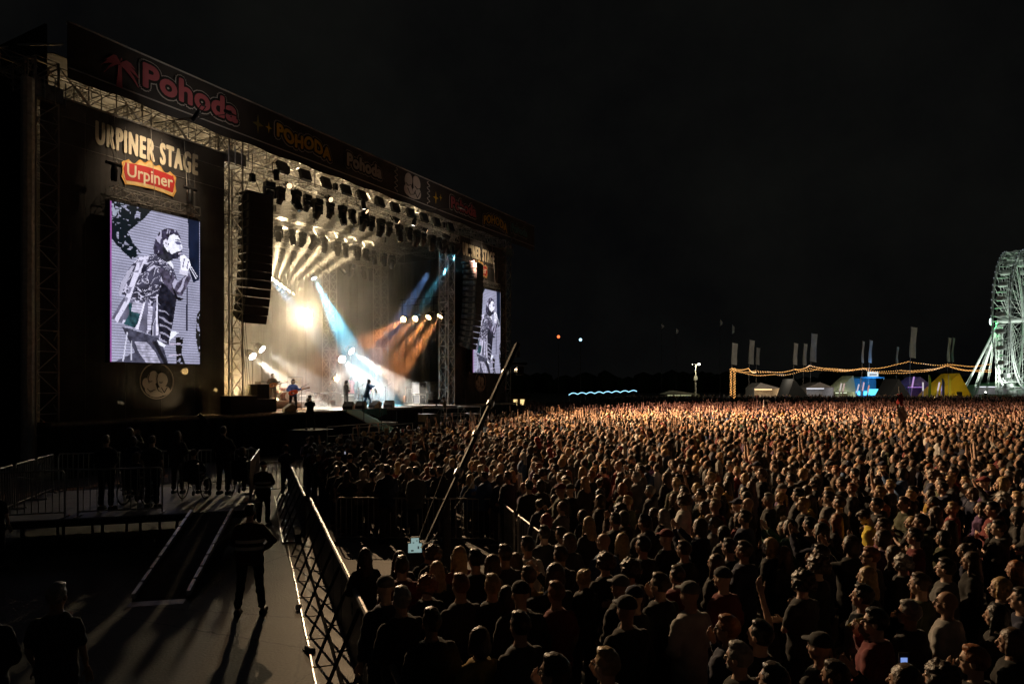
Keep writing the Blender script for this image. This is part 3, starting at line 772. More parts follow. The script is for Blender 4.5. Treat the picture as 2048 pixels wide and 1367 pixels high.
for t_ in (.05, .35, .65, .95): 
    q0 = Vector(a).lerp(Vector(b), t_); bar.bar(q0 + Vector((0, 0, -1.3)), q0 + Vector((0, 0, .55)), .025)
for t_ in (.1, .9):
    q0 = Vector(a).lerp(Vector(b), t_); bar.bar(q0, (q0.x, q0.y, 16), .018)
bt = thing('side_light_bar', 'hanging double pipe bar carrying the four amber lamps', 'light bar', W(0, 0, 0), PHI); bar.build('pipes', DARKM, bt)
spot('fl1', 'bright lamp low at left rear, upper of the pair', SP(524, 698, 8), SP(640, 775, 4), WHITE, 22000, 20, .25, 40, group='low rear lamps', hang=-4)
spot('fl2', 'bright lamp low at left rear, lower of the pair', SP(505, 712, 8), SP(600, 790, 4), WHITE, 100000, 14, .25, 60, group='low rear lamps', hang=-3.4)
spot('fl3', 'round bright lamp low at stage centre rear, upper of the pair', SP(703, 702, 8), SP(860, 815, 1), WHITE, 70000, 18, .27, 45, group='low rear lamps', hang=-4.2)
spot('fl4', 'round bright lamp low at stage centre rear, lower of the pair', SP(684, 718, 8), SP(760, 790, 2.0), WHITE, 42000, 18, .27, 45, group='low rear lamps', hang=-3.6)
for k, (x, y) in enumerate(((400, 777), (432, 779), (370, 742), (672, 757))):
    spot('foot', 'small golden lamp among the drums at stage left, %s one' % ('left', 'right')[k] if k < 2 else ('golden round lamp beside the left emblem' if k == 2 else 'white lamp glaring behind the backing singers'), SP(x, y, (6, 6, 4, 7)[k]), SP(*((430, 700), (460, 700), (380, 800), (745, 740))[k], 0), (1, .62, .22) if k < 3 else WHITE, (1800, 1800, 2200, 5000)[k], (90, 90, 60, 50)[k], (.12, .12, .18, .13)[k], (60, 60, 14, 150)[k], group='small lamps low on the stage')
# added lamps, no visible source: floor wash for roof and air, truss for audience
for k, (u, v) in enumerate(((1.0, 11.8), (5.2, 12.2), (9.4, 12.2), (13.6, 12.2))):
    spot('wash', 'wash lamp on the deck before the back drape, ' + order(k, 4), (u, v, DZ + .4), (u * .8 + 1.5, 3.0, 17), WARM, (4500, 7000, 5000, 4500)[k], 70, .2, 8, group='floor wash lamps')
for k, u in enumerate((3.0, 6.2, 9.4, 12.6, 15.8, 18.6)):  # added truss lamps that brighten the crowd
    tu, tv = ((-12, -31), (4, -24), (16, -18), (24, -18), (34, -30), (42, -16))[k]
    spot('aud', 'warm lamp on the front truss facing the audience, ' + order(k, 6), (u, -.75, 14.9), (tu, tv, 1.7), ((1, .66, .36), (1, .62, .32), (1, .64, .34), (1, .62, .32), (1, .56, .36), (1, .52, .38))[k], (40000, 50000, 68000, 90000, 56000, 34000)[k], (38, 55, 48, 46, 50, 50)[k], .15, 2.0, blend=.8, group='audience lamps on the front truss')
for k, (u, tg, w_) in enumerate(((1.6, (4.1, .2, 3.3), 4200), (13.5, (10.6, .3, 3.3), 5200), (8.5, (9.4, -2.4, 1.6), 3000))):  # added fill lamps for guitarist, singer and gangway
    spot('front', 'lamp on the front truss lighting %s from the front' % ('the guitarist', 'the striding singer', 'the green gangway')[k], (u, -1.3, 14.8), tg, (1, .92, .84), w_, 13, .12, 2.0, blend=.6, group='front lamps for the band')
for side, (u, v, z, tu) in enumerate(((-4.6, -3.0, 15.6, -4.6), (24.2, -3.0, 15.6, 24.2))):  # added lamps on arms, put in to brighten wing lettering and fascia banner
    t = spot('sign', 'small lamp on a bracket lighting the %s wing lettering' % ('left', 'right')[side], (u, v, z), (tu, .1, 13.6), (1, .76, .50), (800, 420)[side], 84, .08, 1.0, blend=.9)
    MB().bar((0, 0, .1), W(u, -.2, z + .35) - W(u, v, z), .025).build('added_lamp_arm', DARKM, t)
    t = spot('ban', 'small lamp on a long arm lighting the %s half of the fascia banner' % ('left', 'right')[side], ((-4.0, 14.5)[side], -4.4, 15.9), ((-3.5, 15.5)[side], -1.25, 17.5), (1, .86, .72), (85, 50)[side], 130, .07, .6, blend=.9)
    MB().bar((0, 0, -.15), W((-4.0, 14.5)[side], -1.2, 16.1) - W((-4.0, 14.5)[side], -4.4, 15.9), .02).build('added_lamp_arm', DARKM, t)

spot('edge', 'small golden lamp lying at the left deck edge under the emblem', SP(398, 830, -.85), (-4.2, .1, 4.1), (1, .74, .4), 60, 80, .1, 6, blend=.8)

# ---- smoke on the stage
sm = MB().bb(-9.5, 28.9, .95, 13.0, DZ + .02, 17.2).build('stage_smoke', None, None, W(0, 0, 0), (0, 0, PHI))
tag(sm, 'warm haze of smoke hanging under the stage roof', 'smoke', kind='stuff')
vm = bpy.data.materials.new('stage_smoke'); vm.use_nodes = True
vn = vm.node_tree.nodes; vn.remove(vn['Principled BSDF'])
pv = vn.new('ShaderNodeVolumePrincipled'); pv.inputs['Color'].default_value = (.95, .93, .9, 1); pv.inputs['Density'].default_value = .024; pv.inputs['Anisotropy'].default_value = .25
vm.node_tree.links.new(pv.outputs[0], vn['Material Output'].inputs['Volume'])
tcv = vn.new('ShaderNodeTexCoord'); nzv = vn.new('ShaderNodeTexNoise'); nzv.inputs['Scale'].default_value = .32; nzv.inputs['Detail'].default_value = 4; nzv.inputs['Distortion'].default_value = .8
rgv = vn.new('ShaderNodeMapRange'); rgv.inputs['From Min'].default_value = .36; rgv.inputs['From Max'].default_value = .68; rgv.inputs['To Min'].default_value = .006; rgv.inputs['To Max'].default_value = .056
vm.node_tree.links.new(tcv.outputs['Object'], nzv.inputs['Vector']); vm.node_tree.links.new(nzv.outputs['Fac'], rgv.inputs['Value']); vm.node_tree.links.new(rgv.outputs['Result'], pv.inputs['Density'])
sm.data.materials.append(vm)
# ------------------------------------------------------------------ people
SKINM = mat('skin', objcol=True, rough=.5, noise_amt=.08, scale=12, spec=.4)
CLOTHM = mat('clothing', objcol=True, rough=.9, noise_amt=.15, scale=9, bump=.35, fine=22, sheen=.1)
HAIRM = mat('hair', objcol=True, rough=.42, noise_amt=.3, scale=25, bump=.6, fine=70, sheen=.04)
SHOEM = mat('shoes', objcol=True, rough=.6, noise_amt=.2)
EYEM = mat('eyes', (.02, .018, .016), .15, noise_amt=0)
LIPM = mat('lips', (.30, .10, .08), .5, noise_amt=.1)
REFLM = mat('reflective_tape', (.75, .74, .7), .35, .2, noise_amt=.1)

def remesh(mb, voxel, smooth=4, wrinkle=0.0, wf=9.0):
    me = mb.mesh('tmp', None); o = bpy.data.objects.new('tmp', me); COL.objects.link(o)
    r = o.modifiers.new('r', 'REMESH'); r.mode = 'VOXEL'; r.voxel_size = voxel; r.adaptivity = 0
    if smooth:
        s = o.modifiers.new('s', 'SMOOTH'); s.factor = .5; s.iterations = smooth
    bpy.context.view_layer.update()
    out = bpy.data.meshes.new_from_object(o.evaluated_get(bpy.context.evaluated_depsgraph_get()))
    bpy.data.objects.remove(o); bpy.data.meshes.remove(me)
    n = len(out.vertices); co = np.empty(n * 3); out.vertices.foreach_get('co', co); co = co.reshape(-1, 3)
    if wrinkle:
        no = np.empty(n * 3); out.vertices.foreach_get('normal', no); no = no.reshape(-1, 3)
        d = np.array([noise.noise(Vector((p[0] * wf, p[1] * wf, p[2] * wf * 1.6))) + .5 * noise.noise(Vector((p[0] * wf * 2.3, p[1] * wf * 2.3, p[2] * wf * 3))) for p in co])
        co = co + no * (d * wrinkle)[:, None]
    fs = [tuple(p.vertices) for p in out.polygons]
    bpy.data.meshes.remove(out)
    return co, fs
def merge(parts, name, mats):
    V, Fc, mi, n = [], [], [], 0
    for co, fs, m in parts:
        V += [tuple(p) for p in co]; Fc += [tuple(i + n for i in f) for f in fs]; mi += [m] * len(fs); n += len(co)
    me = bpy.data.meshes.new(name); me.from_pydata(V, [], Fc)
    for m in mats: me.materials.append(m)
    me.polygons.foreach_set('material_index', mi); me.polygons.foreach_set('use_smooth', [True] * len(Fc)); me.update()
    return me

ARMS = {'down': ((.245, -.03, 1.15), (.235, .08, .91)), 'clasp': ((.25, -.02, 1.16), (.05, .21, 1.03)), 'cross': ((.25, .03, 1.17), (-.08, .19, 1.20)),
        'up': ((.27, .10, 1.65), (.22, .14, 1.90)), 'phone': ((.22, .22, 1.30), (.07, .40, 1.56)), 'mouth': ((.22, .15, 1.17), (.06, .19, 1.47)),
        'clap': ((.26, .08, 1.20), (.05, .30, 1.36)), 'hip': ((.36, -.05, 1.18), (.20, .03, 1.02)), 'wave': ((.34, .02, 1.55), (.30, .06, 1.82)),
        'strum': ((.30, -.06, 1.18), (.10, .20, 1.04)), 'fret': ((.28, .06, 1.20), (.42, .24, 1.24)), 'mic': ((.20, .16, 1.22), (.03, .19, 1.50)),
        'rail': ((.26, .10, 1.17), (.22, .34, 1.06)), 'cam': ((.24, .16, 1.25), (.12, .36, 1.40)), 'lap': ((.25, .06, 1.14), (.10, .26, 1.02)), 'point': ((.30, .22, 1.36), (.34, .46, 1.44))}
LEGS = {'stand': (((.11, .01, .50), (.115, -.02, .085)), ((-.11, .01, .50), (-.115, -.02, .085))),
        'apart': (((.14, .02, .50), (.19, -.02, .085)), ((-.14, .02, .50), (-.19, -.02, .085))),
        'stride': (((.12, .16, .52), (.12, .22, .09)), ((-.11, -.06, .50), (-.12, -.30, .12))),
        'sit': (((.12, .46, .56), (.12, .48, .13)), ((-.12, .46, .56), (-.12, .48, .13)))}

def person_meshes(top='tshirt', arms=('down', 'down'), hair='short', legs='stand', lean=0.0, hyaw=0.0, hpitch=0.0, female=False, beard=False, glasses=False, vx=.02, lower='trousers'):
    dz = -.40 if legs == 'sit' else 0.0
    hip = Vector((0, 0, .93 + dz)); rl = Matrix.Rotation(-lean, 3, 'X')
    def T(p):                                     # upper body leans about the hips
        p = Vector(p) + Vector((0, 0, dz)); return hip + rl @ (p - hip)
    nk = Vector((0, 0, 1.54)); rh = Matrix.Rotation(hyaw, 3, 'Z') @ Matrix.Rotation(hpitch, 3, 'X')
    def TH(p): return T(nk + rh @ (Vector(p) - nk))
    sh = .165 if female else .188
    def loft(mb, rings, n=18, g=0.0):
        vs = []
        for (z, w, d, yo) in rings:
            for k in range(n):
                a = 2 * PI * k / n; ca, sa = math.cos(a), math.sin(a)
                e = .92                           # a little square in plan
                vs.append(T((math.copysign(abs(ca) ** e, ca) * (w + g), yo + math.copysign(abs(sa) ** e, sa) * (d + g), z)))
        m = len(rings)
        fs = [(i * n + k, i * n + (k + 1) % n, (i + 1) * n + (k + 1) % n, (i + 1) * n + k) for i in range(m - 1) for k in range(n)]
        mb.add(vs, fs + [tuple(range(n - 1, -1, -1)), tuple((m - 1) * n + k for k in range(n))])
    torso = [(.86, .155, .105, 0), (.93, .17, .115, -.005), (1.04, .145 if female else .155, .10, 0), (1.2, .15 if female else .168, .112, .008), (1.31, sh - .012, .115, .006), (1.38, sh - .030, .098, -.004), (1.425, sh - .065, .080, -.01), (1.46, .088, .066, -.012), (1.50, .060, .058, -.01)]
    S = [(sx * (sh - .012), -.012, 1.375) for sx in (1, -1)]
    EW = []
    for i, sx in enumerate((1, -1)):
        e, w = ARMS[arms[i]]; EW.append(((e[0] * sx, e[1], e[2]), (w[0] * sx, w[1], w[2])))
    # ---- body: torso, limbs, feet
    b = MB(); loft(b, torso); b.capsule(T((0, -.012, 1.44)), T((0, .0, 1.56)), .058, .052)
    for i in range(2):
        b.capsule(T(S[i]), T(EW[i][0]), .052, .040); b.capsule(T(EW[i][0]), T(EW[i][1]), .040, .029)
        (kn, an) = LEGS[legs][i]; hp = Vector((kn[0] * .85, 0, .90 + dz))
        b.capsule(hp, kn, .088, .058); b.capsule(kn, an, .057, .040)
        b.capsule((an[0], an[1] - .03, .05), (an[0] * 1.12, an[1] + .17, .045), .042, .036)
    parts = [(*remesh(b, .030, 4), 0)]
    # ---- head
    h = MB()
    h.ball(TH((0, .0, 1.655)), (.074, .094, .095), 20, 14, rh); h.ball(TH((0, .034, 1.605)), (.060, .062, .088), 18, 12, rh)
    h.ball(TH((0, .062, 1.545)), (.034, .030, .026), 12, 8, rh); h.bar(TH((0, .095, 1.645)), TH((0, .122, 1.598)), .009, 8, .016); h.ball(TH((0, .116, 1.600)), .016, 8, 6)
    h.bar(TH((-.042, .084, 1.66)), TH((.042, .084, 1.66)), .014, 8)
    for sx in (1, -1):
        h.ball(TH((sx * .079, -.005, 1.62)), (.012, .022, .034), 8, 6, rh); h.ball(TH((sx * .040, .062, 1.60)), (.022, .024, .02), 8, 6, rh)
    h.capsule(TH((0, -.012, 1.60)), T((0, -.008, 1.50)), .055, .055)
    h.bar(TH((-.018, .098, 1.566)), TH((.018, .098, 1.566)), .008, 6)
    parts.append((*remesh(h, .0095, 3), 0))
    for sx in (1, -1):
        e_ = MB().ball(TH((sx * .031, .083, 1.635)), (.0135, .010, .0085), 8, 6, rh); parts.append((np.array(e_.v), e_.f, 1))
    l_ = MB().ball(TH((0, .101, 1.566)), (.021, .009, .006), 8, 6, rh); parts.append((np.array(l_.v), l_.f, 2))
    # ---- hands
    for i, sx in enumerate((1, -1)):
        el_, wr = T(EW[i][0]), T(EW[i][1]); d = (wr - el_).normalized()
        side = d.cross(Vector((0, 1, 0))); 
        if side.length < .2: side = d.cross(Vector((0, 0, 1)))
        side.normalize(); nrm = d.cross(side).normalized()
        m3 = Matrix((side, nrm, d)).transposed()
        hb = MB(); hb.ball(wr + d * .045, (.040, .017, .056), 12, 8, m3); hb.capsule(wr - d * .02, wr + d * .02, .026, .024, 8)
        for f, (off, ln_) in enumerate(((-.029, .064), (-.010, .076), (.010, .071), (.028, .056))):
            p0 = wr + d * .085 + side * off; p1 = p0 + d * ln_ * .5 + nrm * .006 + side * off * .12; p2 = p1 + d * ln_ * .42 + nrm * .020
            hb.capsule(p0 - d * .02, p1, .0092, .0085, 6); hb.capsule(p1, p2, .0085, .0072, 6)
        t0 = wr + d * .022 + side * -.030; t1 = t0 + d * .035 + side * -.026 + nrm * .010; t2 = t1 + d * .030 + side * -.006 + nrm * .010
        hb.capsule(t0, t1, .012, .010, 6); hb.capsule(t1, t2, .010, .008, 6)
        parts.append((*remesh(hb, .0072, 2), 0))
    out = {'body': merge(parts, 'person', [SKINM, EYEM, LIPM])}
    # ---- clothing
    t = MB(); g = .022
    if top in ('jacket', 'hoodie', 'vest', 'coat'): g = .034
    tt = [list(r) for r in torso]
    if top == 'coat': tt = [[.62, .20, .15, -.01], [.74, .195, .14, -.01]] + tt
    elif top == 'dress': tt = [[.42, .24, .20, 0], [.60, .21, .17, 0], [.78, .185, .14, 0]] + tt
    else: tt = [[.80, .168, .118, -.004]] + tt
    tt[-1] = [1.485, .068, .066, -.011]
    loft(t, tt, 20, g)
    for i in range(2):
        s0, e0, w0 = T(S[i]), T(EW[i][0]), T(EW[i][1])
        if top in ('tshirt', 'dress'): t.capsule(s0, s0.lerp(e0, .72), .066, .060)
        else:
            t.capsule(s0, e0, .070 + g * .1, .062); t.bar(e0, e0.lerp(w0, .93), .064, 10, .046); t.ball(e0, .064)
    if top == 'hoodie': t.ball(T((0, -.095, 1.47)), (.115, .07, .075), 12, 8)
    out['top'] = merge([(*remesh(t, .024, 3, .016, 8), 0)], 'top', [CLOTHM])
    if top == 'vest':
        vb = MB()
        for z in (1.08, 1.19):
            vs = []
            for zz in (z - .026, z + .026):
                for k in range(22):
                    a = 2 * PI * k / 22; ca, sa = math.cos(a), math.sin(a)
                    vs.append(T((math.copysign(abs(ca) ** .8, ca) * .222, .003 + math.copysign(abs(sa) ** .8, sa) * .170, zz)))
            vb.add(vs, [(k, (k + 1) % 22, 22 + (k + 1) % 22, 22 + k) for k in range(22)])
        out['reflective_band'] = vb.mesh('reflective_band', REFLM)
    if lower != 'none':
        lg = MB(); 
        loft(lg, [(.84, .165, .118, 0), (.93, .175, .12, -.004), (1.0, .16, .108, 0)], 16, .008)
        for i in range(2):
            (kn, an) = LEGS[legs][i]; hp = Vector((kn[0] * .85, 0, .88 + dz)); a2 = Vector(an) + Vector((0, 0, .02))
            lg.capsule(hp, kn, .100, .075); lg.bar(kn, a2, .074, 10, .064); lg.ball(kn, .075)
        out['trousers'] = merge([(*remesh(lg, .032, 3, .014, 8), 0)], 'trousers', [CLOTHM])
    for i in range(2):
        so = MB(); an = LEGS[legs][i][1]; zb = an[2] - .085
        so.capsule((an[0], an[1] - .045, .052 + zb), (an[0] * 1.12, an[1] + .185, .045 + zb), .052, .045); so.bb(an[0] - .04, an[0] + .05, an[1] - .085, an[1] + .2, zb, zb + .03)
        out['shoe' + '.001' * i] = merge([(*remesh(so, .02, 2), 0)], 'shoe', [SHOEM])
    # ---- hair and headwear
    if hair != 'bald':
        hm = MB()
        if hair in ('cap', 'beanie'):
            hm.ball(TH((0, -.004, 1.685)), (.090, .108, .088), 20, 12, rh)
        else:
            k = {'short': 0, 'long': .008, 'curly': .022, 'bun': .002, 'pony': .002, 'bob': .012, 'mid': .012}[hair]
            hm.ball(TH((0, -.014, 1.662)), (.084 + k, .098 + k, .102 + k), 20, 14, rh)
            if hair == 'short': hm.ball(TH((0, .015, 1.735)), (.066, .075, .034), 14, 8, rh)
            if hair == 'curly':
                for q in range(26):
                    a = q * 2.4; zz = 1.58 + .17 * (q / 26); rr_ = .10 if zz < 1.68 else .075; y_ = -.03 + rr_ * math.sin(a)
                    if y_ < .05 or zz > 1.70: hm.ball(TH((rr_ * math.cos(a), y_, zz)), .034, 8, 6)
            if hair == 'long':
                hm.ball(TH((0, -.06, 1.56)), (.098, .062, .16), 16, 12, rh); hm.ball(TH((0, -.085, 1.42)), (.105, .052, .17), 16, 12)
                for sx in (1, -1): hm.capsule(TH((sx * .082, .005, 1.64)), T((sx * .105, .02, 1.40)), .026, .022, 8)
            if hair in ('bob', 'mid'):
                hm.ball(TH((0, -.045, 1.58)), (.105, .072, .105), 16, 12, rh)
                for sx in (1, -1): hm.capsule(TH((sx * .085, .01, 1.65)), TH((sx * .090, .02, 1.54)), .026, .022, 8)
            if hair == 'bun': hm.ball(TH((0, -.105, 1.74)), .048, 10, 8)
            if hair == 'pony':
                hm.ball(TH((0, -.12, 1.69)), .032, 8, 6); hm.capsule(TH((0, -.13, 1.68)), T((0, -.15, 1.45)), .034, .018, 8)
        co, fs = remesh(hm, .013, 3, .004 if hair in ('cap', 'beanie') else (.018 if hair == 'curly' else .007), 30)
        # open the face: drop what lies before the hair line
        inv = rh.transposed(); rli = rl.transposed(); keep = []
        loc = [nk + inv @ ((hip + rli @ (Vector(p) - hip)) - Vector((0, 0, dz)) - nk) for p in co]
        if hair == 'beanie' or hair == 'cap': bad = np.array([p.z < 1.675 - .25 * max(0, -p.y) * 0 for p in loc])
        else: bad = np.array([(p.y > .028 + max(0, (p.z - 1.60)) * .25 and p.z < 1.700 and abs(p.x) < .082) or (p.y > .0 and p.z < 1.56 and abs(p.x) < .06) for p in loc])
        fs = [f for f in fs if not all(bad[i] for i in f)]
        hp_ = [(co, fs, 0)]
        if hair == 'cap':
            br = MB(); vs = []
            for k in range(11):
                a = PI * k / 10; vs.append(TH((.078 * math.cos(a), .055 + .115 * math.sin(a), 1.690 - .012 * math.sin(a)))); 
            for k in range(11):
                a = PI * k / 10; vs.append(TH((.078 * math.cos(a), .055 + .115 * math.sin(a), 1.700 - .012 * math.sin(a))))
            br.add(vs, [tuple(range(11)), tuple(range(21, 10, -1))] + [(k, k + 11, k + 12, k + 1) for k in range(10)]); hp_.append((np.array([tuple(v) for v in br.v]), br.f, 0))
        out['cap' if hair in ('cap', 'beanie') else 'hair'] = merge(hp_, 'hair', [CLOTHM if hair in ('cap', 'beanie') else HAIRM])
    if beard:
        bm_ = MB(); bm_.ball(TH((0, .052, 1.555)), (.050, .048, .040), 12, 8, rh); bm_.ball(TH((0, .092, 1.582)), (.026, .016, .008), 10, 6, rh)
        out['beard'] = merge([(*remesh(bm_, .010, 2, .006, 30), 0)], 'beard', [HAIRM])
    if glasses:
        gl = MB()
        for sx in (1, -1):
            for k in range(12):
                a0, a1 = 2 * PI * k / 12, 2 * PI * (k + 1) / 12
                gl.bar(TH((sx * .034 + .024 * math.cos(a0), .100, 1.636 + .019 * math.sin(a0))), TH((sx * .034 + .024 * math.cos(a1), .100, 1.636 + .019 * math.sin(a1))), .0028, 4)
            gl.bar(TH((sx * .058, .098, 1.642)), TH((sx * .084, -.005, 1.642)), .003, 4)
        gl.bar(TH((-.012, .102, 1.638)), TH((.012, .102, 1.638)), .003, 4)
        out['glasses'] = gl.mesh('glasses', DARKM)
    return out
PROTO = {}
def proto(key, **k):
    PROTO[key] = person_meshes(**k)
SKINS = [(.46, .30, .22), (.52, .35, .26), (.40, .25, .18), (.56, .39, .30), (.35, .21, .14)]
HAIRS = {'black': (.012, .010, .009), 'dark brown': (.03, .018, .012), 'brown': (.07, .04, .022), 'blond': (.36, .24, .11), 'ginger': (.24, .08, .025), 'grey': (.26, .25, .24), 'red': (.20, .02, .02)}
CLOTHES = {'black': (.012, .012, .013), 'charcoal': (.035, .035, .038), 'navy': (.015, .02, .05), 'grey': (.12, .12, .12), 'white': (.55, .54, .52), 'dark red': (.14, .018, .02), 'olive': (.05, .055, .025), 'brown': (.07, .045, .028), 'blue': (.03, .07, .16), 'mustard': (.30, .19, .03), 'yellow': (.65, .50, .04), 'pale grey': (.34, .33, .32), 'green': (.03, .10, .05), 'purple': (.07, .03, .10)}
def person(key, loc, rz, s, label, group=None, top='black', hair='dark brown', skin=None, low=None, shoe=(.02, .02, .02), name='person', cat='person'):
    P_ = PROTO[key]
    o = bpy.data.objects.new(name, P_['body']); COL.objects.link(o)
    o.location = loc; o.rotation_euler = (0, 0, rz); o.scale = (s, s, s)
    o.color = (*(skin or random.choice(SKINS)), 1)
    tag(o, label, cat, group)
    for pn, me in P_.items():
        if pn == 'body': continue
        c = link(pn.split('.')[0], me, o)
        col = {'top': CLOTHES.get(top, top), 'trousers': CLOTHES.get(low, low) or random.choice([(.02, .022, .03), (.03, .04, .07), (.015, .015, .015), (.06, .05, .04)]), 'shoe': shoe, 'shoe.001': shoe, 'hair': HAIRS.get(hair, hair) if hair in HAIRS or isinstance(hair, tuple) else HAIRS['brown'], 'beard': HAIRS.get(hair, HAIRS['brown']), 'cap': CLOTHES.get(hair, (.03, .03, .035)) if not isinstance(hair, tuple) else hair}.get(pn, (.02, .02, .02))
        c.color = (*col, 1)
    return o
def face(dx, dy): return math.atan2(-dx, dy)
proto('m_short', hair='short'); proto('m_short2', top='jacket', hair='short', arms=('clasp', 'clasp'), hpitch=.1)
proto('m_hood', top='hoodie', hair='short', arms=('cross', 'cross'), hyaw=.15)
proto('m_bald', hair='bald', arms=('down', 'down'), glasses=True, hyaw=.2, hpitch=.08)
proto('m_cap', top='jacket', hair='cap', arms=('clasp', 'clasp'))
proto('m_beanie', top='jacket', hair='beanie', beard=True)
proto('m_mouth', top='jacket', hair='short', arms=('mouth', 'clasp'), glasses=True, hyaw=.2)
proto('m_curly', top='tshirt', hair='curly', arms=('cross', 'cross'))
proto('m_phone', top='jacket', hair='mid', arms=('phone', 'phone'), hpitch=.05)
proto('m_grey', top='jacket', hair='short', glasses=True, beard=True, hyaw=.25)
proto('m_up', top='tshirt', hair='short', arms=('up', 'down'), hpitch=.15)
proto('m_down', top='tshirt', hair='short', arms=('clasp', 'clasp'), hpitch=-.75, lean=.12, beard=True)
proto('f_long', top='jacket', hair='long', female=True, arms=('clasp', 'clasp'))
proto('f_long2', top='tshirt', hair='long', female=True, hyaw=-.3, arms=('cross', 'cross'))
proto('f_bob', top='jacket', hair='bob', female=True, hyaw=.2)
proto('f_pony', top='tshirt', hair='pony', female=True, arms=('clap', 'clap'), hpitch=.08)
proto('f_bun', top='hoodie', hair='bun', female=True, hyaw=-.15)
proto('f_up', top='tshirt', hair='long', female=True, arms=('up', 'up'), hpitch=.15)
proto('f_curly', top='jacket', hair='curly', female=True)
proto('guard', top='vest', hair='short', arms=('hip', 'clasp'), legs='apart')
proto('guard2', top='vest', hair='cap', arms=('cross', 'cross'))
proto('sitter', top='jacket', hair='short', arms=('lap', 'lap'), legs='sit', lean=-.08)
proto('sitter_f', top='jacket', hair='bob', female=True, arms=('lap', 'lap'), legs='sit', lean=.05)
proto('singer', top='coat', hair='mid', arms=('mic', 'point'), legs='stride', lean=.22, hpitch=.12)
proto('guitarist', top='jacket', hair='mid', beard=True, arms=('strum', 'fret'), legs='apart', hpitch=-.25)
proto('camop', top='tshirt', hair='cap', arms=('cam', 'cam'), legs='apart', lean=.12)
proto('dancer', top='dress', hair='long', female=True, arms=('wave', 'hip'), lower='none', legs='apart', lean=.05)
# ------------------------------------------------------------------ band and stage equipment
def on_deck(u, v, z=DZ): return W(u, v, z)
person('singer', on_deck(10.6, .3), face(UV[0] * .75 - VV[0] * .6, UV[1] * .75 - VV[1] * .6), 1.08, 'singer in a blue suit striding at the deck edge with microphone', top=(.05, .11, .24), low=(.05, .10, .22), hair='black')
mic = thing('microphone', 'wireless microphone in the hand of the striding singer', 'microphone', on_deck(10.6, .3) + Vector((.1, -.35, 1.66)), 0)
MB().bar((0, 0, 0), (.03, .02, -.2), .02, 8).build('handle', DARKM, mic); MB().ball((0, 0, .02), .035, 8, 6).build('grille_ball', STEEL, mic)
gp = on_deck(4.1, .15)
GF = face(-VV[0] * .8 - UV[0] * .5, -VV[1] * .8 - UV[1] * .5)
person('guitarist', gp, GF, 1.05, 'guitarist in a blue jacket at the left deck edge', top=(.06, .10, .28), low='black', hair='dark brown')
def guitar(loc, rz, body_c, label, tilt=.35):
    t = thing('guitar', label, 'guitar', loc, rz)
    m_ = mat('guitar_lacquer_%d' % int(body_c[0] * 100), body_c, .25, noise_amt=.25, scale=5)
    pts = []
    for k in range(28):
        a = 2 * PI * k / 28; r = .20 + .045 * math.cos(2 * a) - .03 * math.cos(a); pts.append((r * 1.15 * math.cos(a), r * .85 * math.sin(a)))
    c, s = math.cos(tilt), math.sin(tilt)
    R_ = lambda q: (q[0] * c - q[1] * s, q[0] * s + q[1] * c)
    MB().poly([R_(q) for q in pts], .09).build('sound_box', m_, t)
    MB().poly([R_(q) for q in [(.15, -.03), (.78, -.025), (.78, .025), (.15, .03)]], .03).build('neck', mat('guitar_neck', (.12, .06, .03), .4), t, (0, -.012, 0))
    MB().poly([R_(q) for q in [(.78, -.045), (.93, -.05), (.93, .05), (.78, .045)]], .03).build('headstock', mat('guitar_neck', (.12, .06, .03), .4), t, (0, -.010, 0))
    MB().poly([R_(q) for q in [(-.16, -.05), (-.10, -.05), (-.10, .05), (-.16, .05)]], .02).build('bridge', DARKM, t, (0, -.016, 0))
    return t
fw = Vector((-math.sin(GF), math.cos(GF), 0))
guitar(gp + fw * .27 + Vector((0, 0, 1.10)), GF + PI, (.62, .09, .03), 'orange red acoustic guitar held by the guitarist', .3)
# risers
def riser(u0, u1, v0, v1, h, label):
    t = thing('stage_riser', label, 'riser', W((u0 + u1) / 2, (v0 + v1) / 2, DZ), PHI)
    w, d = (u1 - u0) / 2, (v1 - v0) / 2
    MB().bb(-w, w, -d, d, h - .07, h).build('top_board', DECKM, t); MB().bb(-w + .04, w - .04, -d + .04, d - .04, .005, h - .07).build('skirt', BLACKF, t)
    return t
riser(5.0, 9.0, 4.0, 6.6, .45, 'long black riser under the bass player and drums')
riser(12.0, 17.5, 5.2, 7.8, .4, 'black riser under the backing singers')
riser(-4.0, 0.8, 5.4, 8.4, .4, 'black riser under the drums at far stage left')
p = SP(545, 770, 4.6)
person('guitarist', on_deck(p[0], 4.6, DZ + .45), face(-VV[0] - UV[0] * .4, -VV[1] - UV[1] * .4), 1.03, 'bass player in a dark suit behind the guitarist on the riser', top='black', low='black', hair='brown')
fw2 = Vector((-VV[0] - UV[0] * .4, -VV[1] - UV[1] * .4, 0)).normalized()
guitar(on_deck(p[0], 4.6, DZ + .45) + fw2 * .27 + Vector((0, 0, 1.08)), face(fw2.x, fw2.y) + PI, (.35, .12, .03), 'brown bass guitar held by the bass player', .2)
p = SP(692, 790, 1.8); person('guitarist', on_deck(p[0], 1.8), face(UV[0] - VV[0] * .3, UV[1] - VV[1] * .3), 1.04, 'violinist in black standing left of the striding singer', top='black', low='black', hair='black')
for i, (x, col, nm, vv) in enumerate(((703, (.70, .18, .22), 'red', 6.0), (720, (.75, .70, .66), 'white', 6.4), (737, (.70, .22, .24), 'salmon', 6.1))):
    p = SP(x, 760, vv); person('dancer', on_deck(p[0], vv, DZ + .4), face(-VV[0] + UV[0] * .2 * (i - 1), -VV[1]), 1.0, 'backing singer in a %s dress dancing on the centre riser' % nm, 'backing singers on the riser', top=col, hair='black', skin=(.2, .11, .07))
